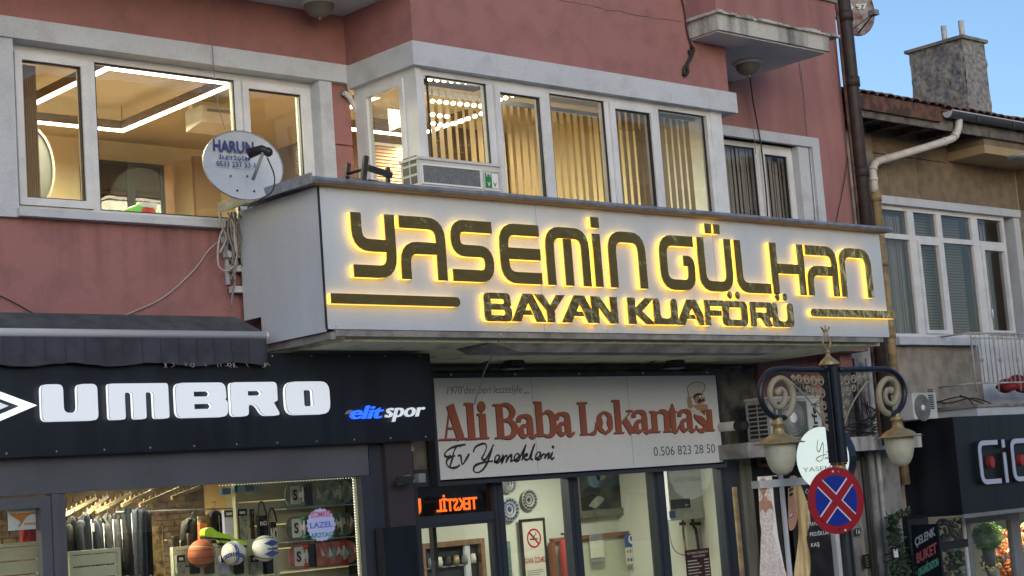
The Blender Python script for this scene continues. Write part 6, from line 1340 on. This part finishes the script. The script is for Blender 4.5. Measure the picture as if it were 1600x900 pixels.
for r in range(5):
    for i in range(56):
        x = 17.33+i*.19; y = YGt+.03+r*.30; z = c.z+.045+r*.075
        if tile is None:
            b = B(); n = 6; vs = []
            for yy, zz in ((y, z), (y+.34, z+.095)):
                for k in range(n+1): ang = math.pi*k/n; vs.append((x+.095-.095*math.cos(ang), yy, zz+.045*math.sin(ang)))
            b.add(vs+[(v[0], v[1], v[2]-.014) for v in vs], [(k, k+1, n+2+k, n+1+k) for k in range(n)]+[(2*n+2+k, 3*n+3+k, 3*n+4+k, 2*n+3+k) for k in range(n)]+[(k, 2*n+2+k, 2*n+3+k, k+1) for k in range(n)])
            tile = b.build('tile', 'tile', rf_); T0 = (x, y, z)
        else:
            o = tile.copy(); C.objects.link(o); o.location = tile.location+Vector((x-T0[0], y-T0[1]+random.uniform(-.012, .012), z-T0[2]+random.uniform(-.004, .004)))
B().hexa([(17.33, YGt+.1, c.z+.0), (28, YGt+.1, c.z+.0), (28, 17.5, c.z+1.5), (17.33, 17.5, c.z+1.5)], [(17.33, YGt+.1, c.z+.04), (28, YGt+.1, c.z+.04), (28, 17.5, c.z+1.54), (17.33, 17.5, c.z+1.54)]).build('roof_plane', 'tile', rf_)
# tan soffit of the upper projection and its lamp
zs = W(1480, 252, YE).z
p1 = on(1482, 252, 2, zs); p2 = Vector((p1.x+.15, YGt+.75, zs))
B().hexa([(p1.x, YE-.002, zs), (28, YE-.002, zs), (28, p2.y-.6, zs), (p2.x-.15, p2.y-.6, zs)], [(p1.x, YE-.002, zs+.12), (28, YE-.002, zs+.12), (28, p2.y-.6, zs+.12), (p2.x-.15, p2.y-.6, zs+.12)]).build('projecting_soffit', 'tan', bb_)
bx('upper_front', 'brownr', bb_, p2.x-.15, 28, p2.y-.6, YE-.002, zs+.121, c.z-.17)
bx('corner_wall', 'brownr', bb_, W(1590, 300, YE).x, 28, 12.58, YE-.003, wz1+.1, zs-.001); bx('corner_wall', 'beige', bb_, wx1+.001, 28, 12.60, YE-.003, 3.6, wz1+.099)
c = on(1590, 243, 2, zs); t = thing('soffit_lamp', 'flat round lamp under the tan soffit at the right edge', 'ceiling lamp', (c.x, c.y, zs)); B().lathe([(.001, 0), (.16, 0), (.16, -.03), (.11, -.05), (.001, -.055)], c, 22).build('lamp_base', 'acdirty', t); B().lathe([(.10, -.052), (.07, -.075), (.001, -.08)], c, 18).build('lamp_glass', 'dustyglass', t)
# chimney
xf = W(1502, 58, 14.0).x; xr_ = W(1537, 62, 14.0).x; zt = W(1502, 60, 14.0).z; yb = 14.98
ch = thing('chimney', 'rough grey rendered chimney with concrete cap and two white flues', 'chimney', ((xf+xr_)/2, 14.4, 7.5))
b = B(); nx, ny, nz = 6, 10, 14; rnd = random.Random(2)
def grid(f, nu, nv):
    vs = [f(i/nu, j/nv) for j in range(nv+1) for i in range(nu+1)]; b.add(vs, [(j*(nu+1)+i, j*(nu+1)+i+1, (j+1)*(nu+1)+i+1, (j+1)*(nu+1)+i) for j in range(nv) for i in range(nu)], True)
from mathutils import noise
def dsp(p, nrm): return Vector(p)+Vector(nrm)*(noise.noise(Vector(p)*5)*.035+noise.noise(Vector(p)*14)*.022)
zb_ = 7.3
grid(lambda u, v: dsp((xf, yb+(14.0-yb)*u, zb_+(zt-zb_)*v), (-1, 0, 0)), 30, 44); grid(lambda u, v: dsp((xf+(xr_-xf)*u, 14.0, zb_+(zt-zb_)*v), (0, -1, 0)), 20, 44); grid(lambda u, v: (xr_, 14.0+(yb-14.0)*u, zb_+(zt-zb_)*v), 1, 1); grid(lambda u, v: (xr_+(xf-xr_)*u, yb, zb_+(zt-zb_)*v), 1, 1)
b.build('stack', 'chimney', ch); bx('cap', 'concrete', ch, xf-.05, xr_+.04, 13.95, yb+.06, zt, zt+.05)
for px, top in ((1475, 41), (1503, 33)):
    p = W(px, 50, 14.5 if px == 1475 else 14.15); zz = W(px, top, p.y).z; B().tube([(p.x, p.y, zt+.05), (p.x, p.y, zz)], .045, 12).build('flue', 'pvc', ch)
# drain pipes
P = [(1497, 178, 12.28), (1498, 196, 12.28), (1492, 212, 12.32), (1476, 221, 12.4), (1385, 248, 12.8), (1370, 253, 12.83), (1364, 264, 12.84), (1365, 280, 12.85), (1367, 300, 12.86)]
t = thing('drain_pipe', 'white plastic drain pipe slanting from the gutter to the wall', 'drain pipe', W(1367, 300, 12.86)); pts = [W(*p) for p in P]
B().tube(smooth(pts, 3), .052, 12).build('pipe', 'pvc', t)
for i in (2, 3, 4, 5, 6, 7): d = (pts[i+1]-pts[i-1]).normalized()*.02; B().tube([pts[i]-d, pts[i]+d], .060, 12).build('joint', 'pvc', t)
zlow = 2.6; p = W(1368, 300, 12.86)
t = thing('old_drain_pipe', 'peeling ochre cast pipe below the white drain pipe', 'drain pipe', (p.x, 12.86, 2.4)); B().tube([(p.x, 12.86, p.z+.02), (p.x, 12.86, 2.4)], .060, 12).build('pipe', 'ochre', t)
for z in (p.z-.08, p.z-.95, p.z-1.9): B().lathe([(.06, -.05), (.072, -.05), (.072, .05), (.06, .05)], (p.x, 12.86, z), 14).build('collar', 'ochre', t)
bx('strip_wall', 'concrete', bb_, 17.18, W(1360, 350, 12.95).x, 12.90, 12.999, 0, 7.05)
x = 17.22; t = thing('brown_downpipe', 'dark brown rusty downpipe down the edge of the pink building', 'drain pipe', (x, 12.18, 3)); B().tube([(x, 12.18, 2.9), (x, 12.18, 12)], .085, 12).build('pipe', 'iron', t)
for z in (5.1, 6.3, 7.45, 8.3): B().lathe([(.085, -.06), (.10, -.06), (.10, .06), (.085, .06)], (x, 12.18, z), 14).build('joint', 'iron', t)
B().tube([(17.09, 12.2, 3), (17.09, 12.2, 12)], .02, 8).build('thin_pipe', 'oldwood', t)
# rusty dish above
c = W(1330, 12, 12.7); t = thing('rusty_satellite_dish', 'rusted satellite dish with pale numbers at the top edge of the photo', 'satellite dish', c-Vector((0, 0, .4)))
R2 = dish(t, c, .33, .42, 'rust', -.35, .15); rx, RZ = .33, .42; f2 = onface(R2, c); write('05 97', -.12, .24, -.02, .06, -.006, 'white', t, fr=f2, bold=.02)
a, e = W(1341, 52, 12.5), W(1366, 20, 12.0); B().tube([a, e], .011, 6).tube([a+Vector((-.12, .1, .0)), e], .007, 6).build('feed_arm', 'grey', t); B().box(e.x-.05, e.x+.05, 11.96, 12.06, e.z-.03, e.z+.035).build('receiver', 'grey', t)
# ================================================================== flower shop
YC0 = 12.16; CX = 18.62
q = thing('flower_shop', 'black fascia flower shop with pale letters and grey glazed front', 'shop', (20, 12, 0)); fs_ = q
ztc, zbc = 3.215, 1.965
bx('fascia_front', 'navy', fs_, CX, 28, YC0, YC0+.05, zbc, ztc); bx('fascia_side', 'navy', fs_, CX, CX+.05, YC0+.052, 12.99, zbc, ztc); bx('fascia_top', 'navy', fs_, CX+.052, 28, YC0+.052, 12.99, ztc-.05, ztc-.002)
for px in (1549,): bx('joint', 'black', fs_, W(px, 700, YC0).x, W(px, 700, YC0).x+.006, YC0-.0015, YC0-.0003, zbc, ztc)
bx('bottom_edge', 'grey', fs_, CX-.02, 28, YC0-.02, YC0-.001, zbc-.04, zbc+.01)
yc = YC0-.07; pm('cicface', (.50, .53, .66), .45)
def cic(pts, w, r=.08):
    V, F = rib_tris(fillet([(p.x, p.z) for p in [W(*q, yc) for q in pts]], r), w); o = B().tris(V, F, yc, yc+.012).build('letter', 'cicface', fs_); B().tris(V, F, yc+.013, YC0-.001).build('letter_return', 'black', o)
x0, x1 = W(1533, 720, yc).x, W(1562, 720, yc).x; zt_, zb2 = W(1545, 688, yc).z-.03, W(1550, 756, yc).z+.03
def rb(P, w=.062, r=.10):
    V, F = rib_tris(fillet(P, r), w); o = B().tris(V, F, yc, yc+.012).build('letter', 'cicface', fs_); B().tris(V, F, yc+.013, YC0-.001).build('letter_return', 'black', o)
rb([(x1, zt_), (x0, zt_), (x0, zb2), (x1, zb2)])
xi = W(1571, 720, yc).x; rb([(xi, zt_-.14), (xi, zb2-.03)]); rb([(xi, zt_+.03), (xi, zt_-.075)])
x2, x3 = W(1584, 720, yc).x, W(1630, 720, yc).x; rb([(x3, zt_), (x2, zt_), (x2, zb2), (x3, zb2)])
for xx in ((x0+x1)/2+.05, x2+.22): V, F = fill([circ(xx, (zt_+zb2)/2, .055, 16, .075)]); B().tris(V, F, yc, YC0-.001).build('red_dot', 'redprint', fs_)
YW2 = 12.62
xa, xb = W(1469, 850, YW2).x, W(1512, 850, YW2).x
bx('pane', 'glass', fs_, xa-.6, xb, YW2+.04, YW2+.046, 0, zbc-.003)
z_ = W(1490, 850, YW2); bx('transom', 'black', fs_, xa-.4, xb, YW2-.01, YW2+.03, z_.z-.06, z_.z+.045); bx('post', 'upvc', fs_, W(1509, 850, YW2).x, xb+.0, YW2, YW2+.03, 0, zbc-.042)
dx_0, dx_1 = W(1513, 850, YW2).x, W(1590, 850, YW2).x; frame(B(), dx_0, dx_1, 0, zbc-.05, YW2, YW2+.08, .10).build('door_frame', 'grey', fs_); pane(fs_, dx_0+.1, dx_1-.1, .1, zbc-.15, YW2+.04)
bx('post', 'grey', fs_, dx_1+.004, dx_1+.12, YW2, YW2+.08, 0, zbc-.05); pane(fs_, dx_1+.121, 28, 0, zbc-.05, YW2+.04)
bx('back_wall', 'rwall', fs_, 18.0, 28, 14.6, 14.7, 0, 2.9); bx('ceiling', 'rwall', fs_, 18.0, 28, 13.26, 14.6, 2.5, 2.58); bx('side_wall', 'black', fs_, 18.55, 18.65, 13.02, 14.6, 0, 2.5)
t = thing('ceiling_lamp', 'unseen warm lamp added behind the fascia for the flower shop bouquets', 'ceiling lamp', (21.5, 12.85, 1.93)); bx('lamp_panel', 'white', t, 20.6, 22.4, 12.75, 12.95, 1.925, 1.94); area(t, (21.5, 12.87, 1.92), (1.8, .12), 100, (1, .85, .60), (-.5, 0, 0))  # lamp and panel added out of sight to light the bouquets from the front
def bouquet(px, py, r, Y, cols, n, label, leafy=False):
    c = W(px, py, Y); t = thing('flower_bouquet', label, 'flowers', c-Vector((0, 0, r))); rnd = random.Random(px*7+py); H = {}
    for i in range(n):
        while True:
            d = Vector((rnd.uniform(-1, 1), rnd.uniform(-1, 1), rnd.uniform(-1, 1)))
            if .6 < d.length < 1: break
        p = c+d*r; col = rnd.choice(cols); b = H.setdefault(col, B()); s = r*rnd.uniform(.14, .24)
        if not leafy:
            up = d.normalized(); v = up.orthogonal().normalized(); w_ = up.cross(v)
            for k in range(5): q_ = p+(v*math.cos(k*1.257)+w_*math.sin(k*1.257))*s*.45+up*s*.1; b.sphere(q_, s*.42, 6, 4)
            b.sphere(p+up*s*.35, s*.3, 6, 4)
        else:
            for k in range(10):
                a = rnd.uniform(0, 6.28); e = rnd.uniform(-.9, .9); u = Vector((math.cos(a)*math.cos(e), math.sin(a)*math.cos(e), math.sin(e))); v = u.orthogonal().normalized()
                b.add([p, p+u*s*.6+v*s*.14, p+u*s*1.1, p+u*s*.6-v*s*.14], [(0, 1, 2, 3)])
    for col, b in H.items(): b.build('petals' if not leafy else 'foliage', col, t, kind='stuff')
    B().lathe([(.001, -r*1.9), (r*.35, -r*1.9), (r*.5, -r*.7), (r*.3, -r*.6), (.001, -r*.6)], c, 12).build('vase', 'grey', t)
pm('fpink', (.75, .28, .22), .7); pm('fcream', (.70, .62, .45), .7); pm('fyel', (.75, .50, .12), .7); pm('forange', (.80, .25, .04), .7); pm('fwhite', (.65, .68, .52), .7); pm('fgreen', (.13, .30, .04), .7); pm('fleaf', (.06, .14, .04), .7); pm('fdull', (.28, .16, .14), .7)
bouquet(1543, 838, 0.204, 13.00, ['fgreen'], 525, 'bright green ball of foliage behind the flower shop door', True)
bouquet(1573, 842, 0.156, 13.20, ['fpink', 'fpink', 'fyel'], 112, 'salmon pink bouquet to the right of the green ball'); bouquet(1566, 856, 0.144, 13.10, ['fpink', 'forange'], 87, 'coral bouquet in the middle of the flower shop door')
bouquet(1578, 872, 0.180, 13.10, ['fcream', 'fwhite', 'fpink'], 137, 'cream and blush bouquet low in the flower shop door'); bouquet(1580, 892, 0.156, 13.00, ['forange'], 112, 'deep orange bouquet at the bottom of the flower shop door')
bouquet(1548, 880, 0.144, 13.20, ['fcream', 'fleaf'], 87, 'pale cream roses under the green ball'); bouquet(1500, 876, 0.192, 13.10, ['fwhite', 'fleaf'], 150, 'white and green bouquet in the narrow flower shop window')
bouquet(1476, 828, 0.156, 13.40, ['fdull', 'fleaf'], 87, 'dusky pink bouquet at top left of the narrow window'); bouquet(1497, 826, 0.156, 13.40, ['fdull', 'fcream', 'fleaf'], 100, 'faded brown and cream bouquet at top of the narrow window')
bouquet(1478, 885, 0.120, 13.20, ['fcream', 'fdull'], 62, 'small beige bouquet beside the leaning black board'); bouquet(1604, 838, 0.180, 13.00, ['fyel', 'fpink', 'forange'], 112, 'yellow and pink bouquet at the right edge of the photo')
# leaning board
P0, P1, P2, P3 = W(1424, 821, 12.4), W(1461, 817, 12.1), W(1480, 900, 12.1), W(1436, 905, 12.4)
xA, xB = 17.98, 18.0
t = thing('flower_board', 'black board with slanted white, red and green outlined words', 'sign', (P0.x, 11.8, 1.0))
pA, pB = W(1423, 822, 12.58), W(1462, 817, 12.2); d = (pB-pA); d.z = 0; Lb = d.length; d.normalize(); nn = Vector((d.y, -d.x, 0)); zt = (pA.z+pB.z)/2
if nn.dot(EYE-pA) < 0: nn = -nn
fb = lambda x, y, z: tuple(Vector((pA.x, pA.y, 0))+d*x-nn*y+Vector((0, 0, z)))
V, F = fill([rrect(0, Lb+.02, zt-1.0, zt)]); B().tris(V, F, 0, .04, fb).build('board', 'navy', t)
for s, zc, col in (('ÇELENK', -.17, ('outw', (.42, .45, .50))), ('BUKET', -.36, ('outr', (.45, .12, .12))), ('ORGANİZASYON', -.52, ('outg', (.12, .38, .28)))):
    V, F = fit(text2d(s, .03), .04, Lb-.02, zt+zc-.065, zt+zc+.065); V = [(x, z+(x-Lb/2)*.42) for x, z in V]
    for v, f in islands(V, F): B().tris(v, f, -.004, -.001, fb).build('letter', pm(col[0], col[1], .5), t)
# air conditioner on top of the fascia
q = rect(12.35, 1425, 614, 1467, 655); z0 = ztc+.0
t = thing('outdoor_air_conditioner', 'white air conditioner with round dark fan on top of the black fascia', 'air conditioner', ((q[0]+q[1])/2, 12.5, z0))
bx('casing', 'ac', t, q[0], q[1], 12.36, 12.7, z0, q[3]-.02); bx('lid', 'ac', t, q[0]-.006, q[1]+.006, 12.35, 12.71, q[3]-.0195, q[3]); cxx = q[0]+(q[1]-q[0])*.38; czz = z0+(q[3]-z0)*.42
plate('fan_opening', 'fanrec', t, [circ(cxx, czz, .17, 28)], 12.352, 12.359); 
for k in range(9): rr_ = .02+k*.018; B().tube([(cxx+math.cos(a*math.pi/12)*rr_, 12.348, czz+math.sin(a*math.pi/12)*rr_) for a in range(25)], .0025, 4, False).build('guard_ring', 'acdirty', t)
B().lathe([(.001, .01), (.04, .008), (.04, 0)], (cxx, 12.348, czz), 14, (0, -1, 0)).build('hub_cap', 'white', t)
for k in range(11): bx('louvre', 'black', t, q[1]-.17, q[1]-.06, 12.355, 12.3595, z0+.12+k*.024, z0+.135+k*.024)
# wires over the fascia
for i, (P, lab) in enumerate((([(1440, 622), (1480, 630), (1520, 622), (1560, 634), (1605, 640)], 'dark sagging wire along the wall above the black fascia'), ([(1500, 618), (1530, 628), (1560, 640), (1605, 644)], 'lower dark wire slanting right above the black fascia'), ([(1465, 628), (1500, 620), (1518, 628), (1524, 648)], 'short looped wire next to the fascia air conditioner'))):
    cable([(x, y, 12.8) for x, y in P], .010, 'cableb', lab)
bx('cornice', 'concrete', bb_, 18.6, bl.x, 12.88, YE-.002, W(1480, 632, 12.88).z-.04, W(1480, 627, 12.88).z)
# climbing plant
t = thing('climbing_plant', 'dark green climbing plant on the pipe beside the black flower board', 'plant', (W(1405, 890, 12.5).x, 12.5, 0)); rnd = random.Random(9); b = B()
for i in range(1500):
    v = rnd.random(); y_ = 805+v*130; half = 4+v*24; p = W(1392+v*18+rnd.gauss(0, .45)*half, y_, 12.55+rnd.uniform(-.15, .12)); u = Vector((rnd.uniform(-1, 1), rnd.uniform(-1, .3), rnd.uniform(-1, .6))).normalized(); w_ = u.orthogonal().normalized(); s = rnd.uniform(.02, .042)
    b.add([p, p+u*s+w_*s*.5, p+u*s*2, p+u*s-w_*s*.5], [(0, 1, 2, 3)])
for i in range(160):
    u_ = rnd.random(); p = W(1390+u_*28, 812-u_*14+rnd.uniform(-4, 4), 12.5); s = .03; a = Vector((rnd.uniform(-1, 1), -.3, rnd.uniform(-1, 1))).normalized(); w_ = a.orthogonal(); b.add([p, p+a*s+w_*s*.5, p+a*s*2, p+a*s-w_*s*.5], [(0, 1, 2, 3)])
b.build('leaves', mat('ivy_leaf', (.045, .075, .035), .6, var=.4, scale=20), t, kind='stuff')
B().tube([W(1405, 930, 12.6), W(1400, 860, 12.6), W(1390, 805, 12.6)], .012, 6).build('stem', 'iron', t)
c = W(1400, 862, 12.38); bx('paper_scrap', 'white', None, c.x-.04, c.x+.04, 12.38, 12.39, c.z-.07, c.z+.03, label='white paper scrap caught in the climbing plant', cat='paper')
B().box(18.35, 18.64, 12.7, 12.99, 0, 2.0).build('side_wall', 'navy', fs_)
